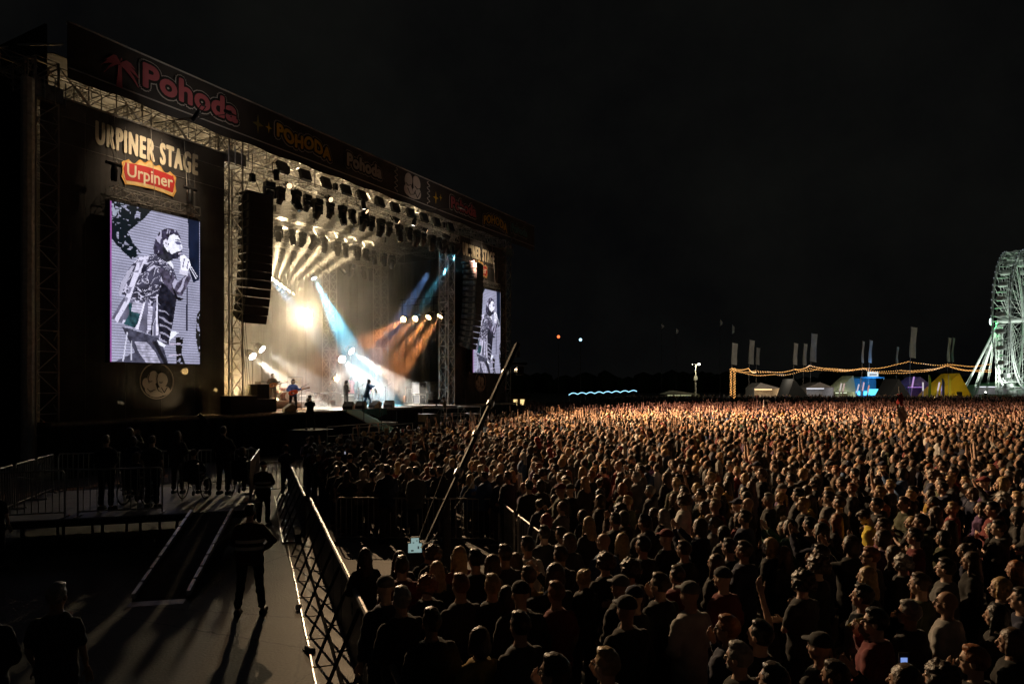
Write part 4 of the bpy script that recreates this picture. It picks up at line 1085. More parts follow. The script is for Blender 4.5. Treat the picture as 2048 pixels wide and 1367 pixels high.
for i, (x, y, vv, nm) in enumerate(((660, 760, 8.0, 'keyboard player seated low at the rear keyboards'), (849, 765, 6.0, 'stagehand standing behind flight cases at stage right'), (893, 770, 3.5, 'technician in dark clothes near the right tower'), (828, 778, 5.0, 'technician half hidden beside the guitar rack'))):
    p = SP(x, y, vv); person(('m_short2', 'm_bald', 'm_short', 'm_cap')[i], on_deck(p[0], vv), face(-VV[0] - UV[0] * (.2, .8, 1, .8)[i], -VV[1] - UV[1] * (.2, .8, 1, .8)[i]), 1.0, nm, 'crew on the stage', top=('black', 'charcoal', 'brown', 'black')[i])

# wedge monitors along the edge
wd_ = MB().poly([(-.32, 0), (.32, 0), (.30, .20), (-.12, .48), (-.32, .34)], .62)
wedge_side = mat('wedge_plywood', (.55, .43, .25), .6, noise_amt=.2)
for i, (x, y) in enumerate(((578, 822), (697, 814), (722, 813), (750, 812), (778, 809))):
    p = SP(x, y, -.45); t = thing('stage_monitor', 'wedge monitor at the deck edge, %s' % ('beside the guitarist', 'left of the green ramp head', 'nearest left of the singer', 'nearest right of the singer', 'rightmost of the row')[i], 'monitor', W(p[0], -.45, DZ), PHI + PI + (-.5, .5, .5, -.15, .45)[i], 'wedge monitors along the deck edge')
    MB().poly([(-.32, 0), (.32, 0), (.30, .20), (-.12, .48), (-.32, .34)], .62).build('cabinet', SPKM, t, (0, -.31, .004), (0, 0, 0))
    sd = MB().poly([(-.30, .02), (.30, .02), (.28, .19), (-.12, .455), (-.30, .33)], .01)
    sp_ = sd.build('side_panel', wedge_side, t, (0, -.323, .004)); sd.build('side_panel', wedge_side, t, (0, .313, .004))
    MB().bb(-.1, .08, -.014, -.004, .15, .19).bb(-.08, .10, -.014, -.004, .25, .29).build('side_handle', DARKM, sp_)
# microphone stands and music stands
def mic_stand(u, v, label, z=DZ):
    t = thing('microphone_stand', label, 'mic stand', W(u, v, z), PHI, 'microphone stands on the deck')
    b = MB()
    for k in range(3): b.bar((0, 0, .06), (.3 * math.cos(2.1 * k), .3 * math.sin(2.1 * k), .01), .012)
    b.build('tripod', DARKM, t); MB().bar((0, 0, .05), (0, 0, 1.4), .013, 6).build('stem', DARKM, t); MB().bar((-.1, 0, 1.36), (.55, -.1, 1.62), .01).build('boom', DARKM, t); MB().ball((.57, -.1, 1.63), .035, 8, 6).build('capsule', STEEL, t)
for i, (x, vv, l_) in enumerate(((603, .3, 'microphone stand right of the guitarist'), (718, .8, 'microphone stand left of the striding singer'), (771, .9, 'microphone stand right of the striding singer'), (660, 4.0, 'microphone stand before the keyboards'), (640, 6.2, 'tall boom stand by the percussion'))): mic_stand(SP(x, 800, vv)[0], vv, l_)
for i, (x, vv) in enumerate(((752, 1.2), (745, 2.4))):
    t = thing('music_stand', 'small music stand %s the striding singer' % ('right of', 'behind')[i], 'music stand', W(SP(x, 800, vv)[0], vv, DZ), PHI + .5)
    MB().bar((0, 0, .02), (0, 0, 1.0), .014, 6).build('stem', DARKM, t); MB().box((0, .0, 1.1), (.46, .02, .34), (-.5, 0, 0)).build('sheet_rest', mat('music_paper', (.7, .68, .62), .8), t)
    MB().bar((-.22, 0, .012), (.22, 0, .012), .012).bar((0, -.22, .014), (0, .22, .014), .012).build('foot', DARKM, t)
# keyboards, amplifiers, drums
def keyboard(u, v, z, label, rz=0):
    t = thing('keyboard', label, 'keyboard', W(u, v, z), PHI + rz)
    MB().bb(-.65, .65, -.16, .16, .86, .97).build('case', DARKM, t); MB().bb(-.6, .6, -.15, .02, .971, .985).build('keys', mat('ivory_keys', (.75, .72, .66), .4), t)
    s = MB()
    for x in (-.5, .5): s.bar((x, -.25, .01), (x * .8, .25, .86), .02); s.bar((x, .25, .01), (x * .8, -.25, .86), .02)
    s.build('x_stand', DARKM, t)
for i, (x, y, vv) in enumerate(((640, 785, 6.6), (668, 785, 6.8), (650, 785, 4.6))): keyboard(SP(x, y, vv)[0], vv, DZ, 'keyboard on an x stand %s' % ('left of the keyboard player', 'before the keyboard player', 'nearest the deck edge')[i], .3)
def amp(u, v, z, w, d, h, label, m=None):
    t = thing('amplifier', label, 'amplifier', W(u, v, z), PHI + .1, 'amplifiers on the deck')
    MB().bb(-w / 2, w / 2, -d / 2, d / 2, .005, h).build('cabinet', m or SPKM, t); MB().bb(-w / 2 + .04, w / 2 - .04, -d / 2 - .02, -d / 2 - .003, .06, h * .72).build('grille_cloth', GRILLE, t); MB().bb(-w / 2 + .03, w / 2 - .03, -d / 2 - .018, -d / 2 - .003, h * .78, h - .05).build('control_panel', ALU, t)
    MB().bb(-.12, .12, -.03, .03, h, h + .035).build('carry_handle', DARKM, t)
for x, y, vv, w, h, l_ in ((514, 770, 7.0, .75, 1.5, 'tall amplifier stack behind the left tower'), (524, 765, 7.8, .8, 1.75, 'amplifier stack with a cage on top left of the bass player'), (600, 778, 6.2, .7, .9, 'amplifier behind the guitarist'), (690, 782, 5.0, 1.5, .9, 'wide keyboard cabinet at stage centre'), (622, 780, 7.2, .7, 1.0, 'amplifier between guitarist and keyboards')):
    amp(SP(x, y, vv)[0], vv, DZ, w, .5, h, l_)
def drum_kit(u, v, z, label, c=(.5, .12, .08)):
    t = thing('drum_kit', label, 'drum kit', W(u, v, z), PHI)
    dm = mat('drum_lacquer_%d' % int(c[0] * 100), c, .3, noise_amt=.2); hd_ = mat('drum_skin', (.7, .66, .58), .5, noise_amt=.1); cm = mat('cymbal_bronze', (.75, .52, .2), .25, .9, noise_amt=.15)
    rx = Matrix.Rotation(PI / 2, 3, 'X')
    b = MB().lathe([(.30, -.22), (.30, .22)], 16, (0, 0, .31), rx).build('bass_drum', dm, t); MB().lathe([(.28, 0), (.28, .012)], 16, (0, -.225, .31), rx).build('front_skin', hd_, b)
    for x, y, zz, r, h in ((-.28, -.05, .78, .16, .2), (.18, -.05, .80, .16, .2), (.65, .2, .45, .20, .36), (-.6, .25, .62, .17, .14)):
        q = MB().lathe([(r, -h / 2), (r, h / 2)], 14, (x, y, zz)).build('drum', dm, t); MB().lathe([(r * .96, h / 2 + .003), (r * .96, h / 2 + .010)], 14, (x, y, zz)).build('skin', hd_, q)
        s = MB()
        for k in range(3): s.bar((x + r * .8 * math.cos(2.1 * k), y + r * .8 * math.sin(2.1 * k), zz - h / 2), (x + r * math.cos(2.1 * k), y + r * math.sin(2.1 * k), .01), .012)
        s.build('drum_legs', STEEL, q)
    for x, y, zz, tl in ((-.75, .0, 1.15, .2), (.7, -.1, 1.25, -.25), (.3, .35, 1.35, -.1), (-.85, .45, .95, 0)):
        q = MB().lathe([(.02, .03), (.06, .02), (.24, 0), (.24, -.006)], 16, (x, y, zz), Matrix.Rotation(tl, 3, 'Y')).build('cymbal', cm, t)
        s = MB().bar((x, y, zz - .02), (x, y, .3), .012)
        for k in range(3): s.bar((x, y, .3), (x + .25 * math.cos(2.1 * k), y + .25 * math.sin(2.1 * k), .01), .010)
        s.build('cymbal_stand', STEEL, q)
    MB().lathe([(.16, .46), (.17, .5), (.16, .54)], 12, (0, .65, 0)).bar((0, .65, .01), (0, .65, .46), .02).build('stool', DARKM, t)
drum_kit(SP(425, 790, 6.4)[0], 6.4, DZ + .4, 'drum kit glowing gold at far stage left behind the emblem', (.45, .28, .12))
drum_kit(SP(572, 780, 5.4)[0], 5.4, DZ + .45, 'drum kit on the riser behind the guitarist', (.5, .12, .08))
def congas(u, v, z, label):
    t = thing('conga_drums', label, 'congas', W(u, v, z), PHI)
    for i, x in enumerate((-.25, .2)):
        q = MB().lathe([(.12, .3), (.17, .6), (.155, 1.02)], 14, (x, .1 * i, 0)).build('conga_shell', mat('conga_red', (.5, .05, .04), .35), t); MB().lathe([(.15, 1.022), (.15, 1.03)], 14, (x, .1 * i, 0)).build('skin', mat('drum_skin', (.7, .66, .58), .5, noise_amt=.1), q)
        s = MB()
        for k in range(3): s.bar((x, .1 * i, .35), (x + .2 * math.cos(2.1 * k), .1 * i + .2 * math.sin(2.1 * k), .01), .014)
        s.build('stand', STEEL, q)
congas(SP(508, 790, 4.2)[0], 4.2, DZ, 'pair of red congas beside the left tower')
# drape of metal chimes / striped rack behind the bass player
t = thing('chime_rack', 'tall rack of hanging metal tubes behind the bass player', 'chimes', W(SP(590, 770, 8.2)[0], 8.2, DZ), PHI)
MB().bar((-.7, 0, 0), (-.7, 0, 2.1), .03).bar((.7, 0, 0), (.7, 0, 2.1), .03).bar((-.7, 0, 2.1), (.7, 0, 2.1), .035).bb(-.8, .8, -.3, .3, .0, .05).build('frame', DARKM, t)
ch = MB().bar((0, 0, .4), (0, 0, 2.05), .035, 8).mesh('tube', mat('brass_tube', (.75, .6, .35), .25, .9))
for k in range(9): link('tube', ch, t, (-.56 + .14 * k, 0, 0))
# flight cases and racks at stage right
def flightcase(u, v, z, w, d, h, label, m=CASEM):
    t = thing('flight_case', label, 'flight case', W(u, v, z), PHI, 'flight cases at stage right')
    MB().bb(-w / 2, w / 2, -d / 2, d / 2, .1, h).build('panels', m, t)
    e = MB(); r = .022
    for sx in (-1, 1):
        for sy in (-1, 1): e.bar((sx * w / 2, sy * d / 2, .1), (sx * w / 2, sy * d / 2, h), r)
        for zz in (.1, h): e.bar((sx * w / 2, -d / 2, zz), (sx * w / 2, d / 2, zz), r)
    for sy in (-1, 1):
        for zz in (.1, h): e.bar((-w / 2, sy * d / 2, zz), (w / 2, sy * d / 2, zz), r)
    e.build('edge_trim', ALU, t)
    for sx in (-1, 1):
        MB().ball((sx * (w / 2 - .1), -d / 2 + .08, .05), .05, 8, 6).build('castor', DARKM, t)
    MB().bb(-.08, .08, -d / 2 - .02, -d / 2 - .002, h * .7, h * .7 + .1).build('latch', ALU, t)
for x, vv, zz, w, h, l_ in ((838, 2.2, 0, .75, .75, 'small square flight case with bright edges at stage right'), (838, 2.5, .76, .9, .95, 'upright flight case with a white label at stage right'), (862, 2.8, 0, 1.5, .9, 'wide flight case at stage right carrying a grey cabinet'), (864, 2.9, .91, 1.5, .85, 'grey cabinet on top of the wide flight case'), (826, 4.5, 0, .6, 1.2, 'narrow upright case beside the guitar rack')):
    flightcase(SP(x, 795, vv)[0], vv, DZ + zz, w, .7, h, l_, CASEM if 'grey' not in l_ else mat('grey_cabinet', (.2, .19, .17), .6))
guitar(W(SP(810, 795, 3.6)[0], 3.6, DZ + .45), PHI, (.4, .14, .05), 'brown guitar standing upright in its rack at stage right', 1.45)
# low black cabinets by the left tower and the front ledge
for i, (x, y, vv, w, d, h, l_) in enumerate(((478, 800, -.2, 1.7, .8, .95, 'low black equipment case before the left tower'), (522, 795, .4, 1.5, .8, .75, 'flat black case right of the left tower'), (517, 775, .8, .9, .7, 1.55, 'black rack case standing behind the flat case'), (378, 800, .6, .9, .8, 1.4, 'black case left of the left tower, under the screen'))):
    t = thing('equipment_case', l_, 'equipment case', W(SP(x, y, vv)[0], vv, DZ), PHI + .05 * i)
    MB().bb(-w / 2, w / 2, -d / 2, d / 2, .02, h).build('shell', SPKM, t); e = MB()
    for zz in (.05, h * .6, h - .02): e.bb(-w / 2 - .008, w / 2 + .008, -d / 2 - .008, d / 2 + .008, zz, zz + .025)
    e.build('edge_band', DARKM, t)

# green covered ramp, landing and steps before the deck
GREEN = mat('green_tarpaulin', (.035, .14, .13), .6, noise_amt=.3, scale=3, bump=.5, fine=7)
uA = SP(688, 818, -.95)[0]
t = thing('covered_ramp', 'sloping gangway covered in green cloth before the singer', 'ramp', W(uA, -.95, 0), PHI)
mb = MB(); n = 26
for k in range(n + 1):
    f = k / n; v = -4.6 * f; z = DZ - .02 - (DZ - .62) * f + .015 * math.sin(k * 2.3)
    for j in range(7): mb.v.append((1.25 * j / 6 + .04 * math.sin(k * 1.1 + j), v, z + .025 * math.sin(k * 1.7 + j * 2.1)))
for k in range(n):
    for j in range(6): a = k * 7 + j; mb.f.append((a, a + 1, a + 8, a + 7))
mb.build('cloth_cover', GREEN, t, smooth=True)
MB().add([(0, 0, 0.01), (1.2, 0, .01), (1.2, 0, DZ - .1), (0, 0, DZ - .1), (0, -4.6, .01), (1.2, -4.6, .01), (1.2, -4.6, .5), (0, -4.6, .5)], [(0, 1, 2, 3), (4, 7, 6, 5), (0, 3, 7, 4), (1, 5, 6, 2), (3, 2, 6, 7)]).build('ramp_frame', BLACKF, t)
mb = MB()                                         # green valance hanging along the deck edge
for k in range(20):
    a0 = k * .2; za = .35 + .1 * math.sin(k * .9) + k * .008; zb = .35 + .1 * math.sin((k + 1) * .9) + (k + 1) * .008
    mb.add([(a0, -.02 - .03 * (k % 2), DZ - .01 - za), (a0 + .2, -.02 - .03 * ((k + 1) % 2), DZ - .01 - zb), (a0 + .2, -.02, DZ), (a0, -.02, DZ)], [(0, 1, 2, 3)])
mb.build('valance', GREEN, t)
hr = MB()
for x in (-.08, 1.32):
    for k in range(4): v = -.3 - 1.35 * k; z = DZ - (DZ - .62) * (-v / 4.6); hr.bar((x, v, z), (x, v, z + 1.0), .022, 6)
hr.build('handrail_posts', DARKM, t)
t = thing('front_landing', 'low black landing with handrails left of the green gangway', 'platform', W(uA - 3.2, -5.4, 0), PHI)
MB().bb(-1.9, 3.1, -.9, .9, .5, .6).build('floor', mat('grey_tread', (.3, .3, .3), .4, .5), t); MB().bb(-1.85, 3.05, -.85, .85, .01, .5).build('skirt', BLACKF, t)
for vv in (-.88, .88):
    r_ = MB()
    for x in (-1.85, .6, 3.05): r_.bar((x, vv, .6), (x, vv, 1.65), .025, 6)
    r_.bar((-1.85, vv, 1.65), (3.05, vv, 1.65), .028, 6); r_.bar((-1.85, vv, 1.15), (3.05, vv, 1.15), .02, 6); r_.build('handrail', RAILM, t)
for i, (x, y, w, d, h, zt, l_) in enumerate(((747, 850, 2.6, 1.6, 1.5, 1.5, 'upper black step block right of the green gangway'), (782, 868, 3.2, 1.6, 1.0, 1.0, 'middle black step block right of the green gangway'), (800, 880, 4.4, 1.6, .55, .55, 'lowest black step block right of the green gangway'))):
    vv = (-2.1, -3.2, -4.4)[i]; t = thing('step_block', l_, 'step block', W(SP(x, y, vv)[0], vv, 0), PHI, 'step blocks before the deck')
    MB().bb(-w / 2, w / 2, -d / 2, d / 2, .01, h - .08).build('frame', BLACKF, t); MB().bb(-w / 2 - .03, w / 2 + .03, -d / 2 - .03, d / 2 + .03, h - .08, h).build('tread', mat('grey_tread', (.3, .3, .3), .4, .5), t)
# subwoofer stack and camera scaffold near the right tower
t = thing('subwoofer_stack', 'stack of front speakers standing left of the camera scaffold', 'speaker', W(SP(858, 850, -2.6)[0], -2.6, 0), PHI)
for k in range(3): 
    c = MB().bb(-.65, .65, -.5, .5, .02 + .62 * k, .62 + .62 * k).build('cabinet', SPKM, t); MB().bb(-.6, .6, -.53, -.503, .07 + .62 * k, .57 + .62 * k).build('grille', GRILLE, c)
    MB().bb(-.68, -.652, -.4, .4, .1 + .62 * k, .55 + .62 * k).build('side_panel', wedge_side, c)
t = thing('camera_scaffold', 'pipe scaffold platform with cameraman near the right tower', 'scaffold', W(SP(905, 850, -2.4)[0], -2.4, 0), PHI)
MB().bb(-2.2, 2.2, -1, 1, 1.15, 1.22).build('floor', DECKM, t)
s = MB()
for x in (-2.2, 0, 2.2):
    for y in (-1, 1): s.bar((x, y, 0), (x, y, 2.25), .03, 6)
for y in (-1, 1):
    for zz in (.35, 1.12, 1.7, 2.22): s.bar((-2.2, y, zz), (2.2, y, zz), .03, 6)
    s.bar((-2.2, y, .35), (0, y, 2.2), .025, 6); s.bar((0, y, 2.2), (2.2, y, .35), .025, 6)
for x in (-2.2, 2.2):
    for zz in (.35, 1.7, 2.22): s.bar((x, -1, zz), (x, 1, zz), .03, 6)
s.build('pipes', RAILM, t)
def tv_camera(loc, rz, label, h=1.45):
    t = thing('television_camera', label, 'camera', loc, rz)
    b = MB()
    for k in range(3): b.bar((0, 0, h - .15), (.45 * math.cos(2.09 * k + .5), .45 * math.sin(2.09 * k + .5), .01), .022, 6)
    b.build('tripod', DARKM, t); MB().bb(-.11, .11, -.3, .2, h - .12, h + .16).build('camera_body', DARKM, t)
    MB().lathe([(.09, 0), (.10, .3), (.12, .38)], 12, (0, .2, h + .02), Matrix.Rotation(-PI / 2, 3, 'X')).build('lens', DARKM, t); MB().bb(-.09, .09, -.36, -.30, h + .1, h + .28).build('viewfinder', DARKM, t)
    MB().bar((.1, -.3, h - .1), (.2, -.75, h - .3), .012).build('pan_handle', DARKM, t)
fs_ = face(VV[0] + UV[0] * -.6, VV[1] + UV[1] * -.6)
u_ = SP(886, 800, -2.4)[0]
tv_camera(W(u_ - .5, -2.2, 1.22), fs_, 'tripod camera on the pipe scaffold near the right tower')
person('camop', W(u_ + .1, -2.5, 1.22), fs_, 1.0, 'cameraman in a tan top on the pipe scaffold', top=(.35, .25, .16), hair='black')
t = thing('camera_riser', 'tall black camera riser standing before the deck left of the landing', 'riser', W(SP(622, 850, -3.6)[0], -3.6, 0), PHI)
MB().bb(-.9, .9, -.8, .8, 1.42, 1.5).build('floor', BLACKF, t); MB().bb(-.85, .85, -.75, .75, .01, 1.42).build('skirt', BLACKF, t)
uc = SP(622, 850, -3.6)[0]; fs2 = face(VV[0] + UV[0] * .8, VV[1] + UV[1] * .8)
person('camop', W(uc - .15, -3.7, 1.5), fs2, 1.0, 'cameraman in black silhouetted before the guitarist', top='black', hair='black')
tv_camera(W(uc + .35, -3.1, 1.5), fs2, 'broadcast camera in silhouette before the guitarist', 1.5)
# ------------------------------------------------------------------ walkway, viewing platform and ramp (left foreground)
PA = math.radians(16.8); PO = Vector((-11.7, 14.85, 0)); PZ = .8
pc, ps = math.cos(PA), math.sin(PA)
def PL(x, y, z=0.0): return Vector((PO.x + x * pc - y * ps, PO.y + x * ps + y * pc, z))
PLY = mat('grey_platform_board', (.20, .20, .235), .5, noise_amt=.3, scale=2.2, bump=.15)
t = thing('viewing_platform', 'low wheelchair platform on steel legs at left foreground', 'platform', PO, PA)
for i in range(4):
    for j in range(3):
        x0, y0 = 1.42 * i, 1.55 * j
        MB().bb(x0 + .004, x0 + 1.416, y0 + .004, y0 + 1.546, PZ - .05, PZ).build('deck_board', PLY, t)
MB().bb(-.04, 5.72, -.05, -.005, PZ - .17, PZ - .012).build('front_beam', DARKM, t); MB().bb(-.04, 5.72, 4.655, 4.70, PZ - .17, PZ - .012).build('rear_beam', DARKM, t)
MB().bb(-.06, -.008, -.05, 4.7, PZ - .17, PZ - .012).build('side_beam', DARKM, t); MB().bb(5.69, 5.74, -.05, 4.7, PZ - .17, PZ - .012).build('side_beam', DARKM, t)
lg = MB().bar((0, 0, .0), (0, 0, PZ - .055), .03, 6).mesh('leg', DARKM)
for i in range(8):
    for j in range(3): link('leg', lg, t, (.1 + i * .78, .1 + j * 2.2, 0))
# ramp
RM = mat('dark_ramp_plate', (.06, .052, .05), .8, 0, noise_amt=.4, scale=4, bump=.6, fine=45, spec=.15)
ALR = mat('bright_kerb', (.85, .83, .86), .4, .75, noise_amt=.2, scale=6)
t = thing('wheelchair_ramp', 'dark sloping ramp with bright segmented kerbs leading up to the platform', 'ramp', PL(4.34, -.03), PA - .085)
t.scale = (.90, 1, 1)
RL = 4.25
def rz_(y): return PZ * (1 + y / RL)
for k in range(3):
    y0, y1 = -RL * k / 3, -RL * (k + 1) / 3 + .01
    MB().add([(.0, y0, rz_(y0) + .0), (1.0, y0, rz_(y0)), (1.0, y1, rz_(y1)), (0, y1, rz_(y1)), (.0, y0, rz_(y0) - .04), (1.0, y0, rz_(y0) - .04), (1.0, y1, rz_(y1) - .04), (0, y1, rz_(y1) - .04)], [(0, 3, 2, 1), (4, 5, 6, 7), (0, 1, 5, 4), (2, 3, 7, 6), (1, 2, 6, 5), (3, 0, 4, 7)]).build('ramp_plate', RM, t, (0, 0, .004))
MB().add([(0, -RL, .02), (1, -RL, .02), (1, -RL - .22, .004), (0, -RL - .22, .004)], [(0, 3, 2, 1)]).build('entry_lip', mat('tread_plate', (.35, .33, .32), .35, .7, bump=.8, fine=60, scale=5), t)
for sx in (0, 1.0):
    for k in range(8):
        y0 = -.06 - RL * .97 * k / 8; y1 = y0 - RL * .97 / 8 + .07
        MB().add([(sx - .035, y0, rz_(y0) + .0), (sx + .035, y0, rz_(y0)), (sx + .035, y0, rz_(y0) + .09), (sx - .035, y0, rz_(y0) + .09), (sx - .035, y1, rz_(y1)), (sx + .035, y1, rz_(y1)), (sx + .035, y1, rz_(y1) + .09), (sx - .035, y1, rz_(y1) + .09)], [(0, 1, 2, 3), (4, 7, 6, 5), (0, 3, 7, 4), (1, 5, 6, 2), (3, 2, 6, 7), (0, 4, 5, 1)]).build('kerb_segment', ALR, t, (0, 0, .008))
# railings
BARM = MB().bar((0, 0, .12), (0, 0, 1.05), .009, 5).mesh('bar', STEEL)
def fence(p, q, label, z=0.0, lit=RAILM, group='crowd control railings'):
    p, q = Vector(p), Vector(q); L = (q - p).length; a = math.atan2(q.y - p.y, q.x - p.x)
    t = thing('steel_railing', label, 'railing', (p.x, p.y, z), a, group)
    MB().tube([(.03, 0, 1.0), (.08, 0, 1.07), (L - .08, 0, 1.07), (L - .03, 0, 1.0)], .021, 8).build('top_rail', lit, t)
    MB().bar((.03, 0, .12), (L - .03, 0, .12), .016, 6).build('bottom_rail', lit, t)
    for x in (.03, L - .03): MB().bar((x, 0, .03), (x, 0, 1.0), .019, 6).build('post', STEEL, t); MB().bb(x - .03, x + .03, -.25, .25, .004, .03).build('foot', STEEL, t)
    n = max(3, int(L / .13))
    for k in range(1, n): link('bar', BARM, t, (L * k / n, 0, 0))
    return t
e = .12
fence(PL(e, .3), PL(e, 1.72), 'railing along the left platform edge, nearest section', PZ); fence(PL(e, 1.80), PL(e, 3.1), 'railing along the left platform edge, middle section', PZ); fence(PL(e, 3.18), PL(e, 4.5), 'railing along the left platform edge, far section', PZ)
fence(PL(.2, 4.5), PL(1.9, 4.5), 'railing along the rear platform edge, left section', PZ); fence(PL(2.0, 4.5), PL(3.7, 4.5), 'railing along the rear platform edge, middle section', PZ); fence(PL(3.8, 4.5), PL(5.5, 4.5), 'railing along the rear platform edge, right section', PZ)
fence(PL(.2, .16), PL(1.7, .16), 'railing along the front platform edge, left section', PZ); fence(PL(1.9, .16), PL(3.7, .16), 'railing along the front platform edge beside the ramp', PZ)
fence(PL(5.55, 4.4), PL(5.55, 2.6), 'railing with bright top rail along the right platform edge', PZ); fence(PL(5.55, 2.5), PL(5.55, .9), 'railing on the right platform edge nearest the ramp', PZ)
pb = GND(150, 935); fence((-15.5, 22.5), (-12.6, 22.0), 'dark railing on the ground behind the platform, left', 0); fence((-9.0, 24.0), (-6.8, 25.0), 'railing on the ground beyond the walkway', 0)

# wheelchairs and people on the platform
SEATM = mat('wheelchair_fabric', (.02, .02, .022), .8)
def wheelchair(loc, rz, label):
    t = thing('wheelchair', label, 'wheelchair', loc, rz, 'wheelchairs on the platform')
    for sx in (-1, 1):
        w_ = MB(); 
        for k in range(24):
            a0, a1 = 2 * PI * k / 24, 2 * PI * (k + 1) / 24
            w_.bar((sx * .30, .30 * math.cos(a0), .31 + .30 * math.sin(a0)), (sx * .30, .30 * math.cos(a1), .31 + .30 * math.sin(a1)), .016, 5)
        wo = w_.build('wheel', DARKM, t)
        sp_ = MB()
        for k in range(14): a0 = 2 * PI * k / 14; sp_.bar((sx * .29, 0, .31), (sx * .30, .29 * math.cos(a0), .31 + .29 * math.sin(a0)), .003, 3)
        for k in range(24):
            a0, a1 = 2 * PI * k / 24, 2 * PI * (k + 1) / 24
            sp_.bar((sx * .335, .265 * math.cos(a0), .31 + .265 * math.sin(a0)), (sx * .335, .265 * math.cos(a1), .31 + .265 * math.sin(a1)), .008, 4)
        sp_.build('push_rim', RAILM, wo)
        MB().lathe([(.07, -.015), (.07, .015)], 10, (sx * .22, .42, .075), Matrix.Rotation(PI / 2, 3, 'Y')).build('castor', DARKM, t)
        f_ = MB(); f_.bar((sx * .22, -.18, .31), (sx * .22, -.24, .95), .014, 6); f_.bar((sx * .22, -.24, .95), (sx * .22, -.34, .95), .018, 6); f_.bar((sx * .22, -.18, .50), (sx * .22, .36, .50), .014, 6); f_.bar((sx * .22, .36, .50), (sx * .2, .50, .14), .014, 6); f_.bar((sx * .22, .36, .42), (sx * .22, .42, .10), .012, 6); f_.bar((sx * .22, -.2, .70), (sx * .22, .2, .70), .018, 6)
        f_.build('side_frame', RAILM, t)
    MB().bb(-.21, .21, -.18, .28, .47, .50).build('seat', SEATM, t); MB().add([(-.21, -.19, .50), (.21, -.19, .50), (.21, -.25, .92), (-.21, -.25, .92), (-.21, -.21, .50), (.21, -.21, .50), (.21, -.27, .92), (-.21, -.27, .92)], [(0, 1, 2, 3), (7, 6, 5, 4), (0, 3, 7, 4), (1, 5, 6, 2), (3, 2, 6, 7)]).build('backrest', SEATM, t); MB().bb(-.17, .17, .46, .62, .11, .13).build('footrest', DARKM, t)
def to_singer(x, y, j=0.0):                      # near rows look at the left screen, the others at the singer
    f_ = min(1, max(0, (y - 14) / 34)) if x > -3 else .8
    return face(-16.3 + 6.7 * f_ - x, 32.5 + 12.3 * f_ - y) + j
def stand(key, x, y, z, label, top, hair='dark brown', s=1.0, j=0.0, group=None, low=None):
    return person(key, (x, y, z), to_singer(x, y, j), s, label, group, top=top, hair=hair, low=low)
gp_ = 'people on the viewing platform'
stand('m_short2', -9.78, 16.45, PZ, 'person in dark jacket behind the front platform railing, left one', 'black', s=1.02, group=gp_)
stand('m_short', -8.83, 16.75, PZ, 'person in dark shirt leaning at the front platform railing by the ramp', 'charcoal', s=1.0, j=-.1, group=gp_)
stand('m_hood', -7.95, 18.8, PZ, 'person in dark hoodie standing with legs apart beside the wheelchair', 'black', s=1.06, j=-.15, group=gp_)
stand('f_long', -9.3, 19.0, PZ, 'person in dark jacket standing left of the central wheelchair', 'charcoal', s=.98, group=gp_)
stand('m_phone', -10.5, 18.75, PZ, 'person with raised arms at the rear platform railing', 'black', s=1.04, j=.1, group=gp_)
stand('f_bob', -10.1, 18.2, PZ, 'person in dark jacket between the two railing leaners', 'navy', s=.93, group=gp_)
for (x, y, k_, la, lb) in ((-8.42, 18.1, 'sitter', 'wheelchair in the middle of the platform, seen from behind', 'person in dark jacket seated in the middle wheelchair'), (-9.45, 17.15, 'sitter_f', 'wheelchair behind the front railing left of the ramp', 'person in black seated in the wheelchair behind the front railing'), (-7.35, 18.6, 'sitter_f', 'wheelchair at the right rear corner of the platform', 'person in dark coat seated at the right rear platform corner')):
    a = to_singer(x, y, -.1); wheelchair((x, y, PZ), a, la); person(k_, (x + .03 * math.sin(a), y, PZ + .02), a, .95, lb, gp_, top='black', hair='brown')
for i, (x, y, k_, tp, lb) in enumerate(((-8.6, 22.5, 'm_short2', 'black', 'person in black on the ground behind the platform, left of two'), (-7.7, 23.3, 'm_curly', 'charcoal', 'person in dark shirt on the ground behind the platform, right of two'), (-9.6, 23.4, 'f_bob', 'black', 'person in black jacket behind the rear platform railing, far one'))):
    stand(k_, x, y, 0, lb, tp)
stand('guard', GND(500, 1228).x, GND(500, 1228).y, 0, 'steward in a vest with two reflective bands standing beside the ramp', (.05, .02, .015), 'black', 1.04, -.02, low='black')
stand('guard2', GND(527, 1052).x, GND(527, 1052).y, 0, 'steward with folded arms and reflective band beyond the ramp', (.04, .03, .02), 'black', 1.0, -.15, low='black')
stand('m_short', -4.5, 6.75, 0, 'person in dark sweater at bottom left corner, right of two', 'charcoal', 'grey', 1.05, -.1)
stand('m_short2', -4.93, 6.35, 0, 'person in dark jacket cut by the left picture edge', 'black', 'blond', 1.08, .05)
stand('m_short', -10.6, 14.0, 0, 'person in dark shirt at the left picture edge below the platform', 'black', 'brown', 1.0)

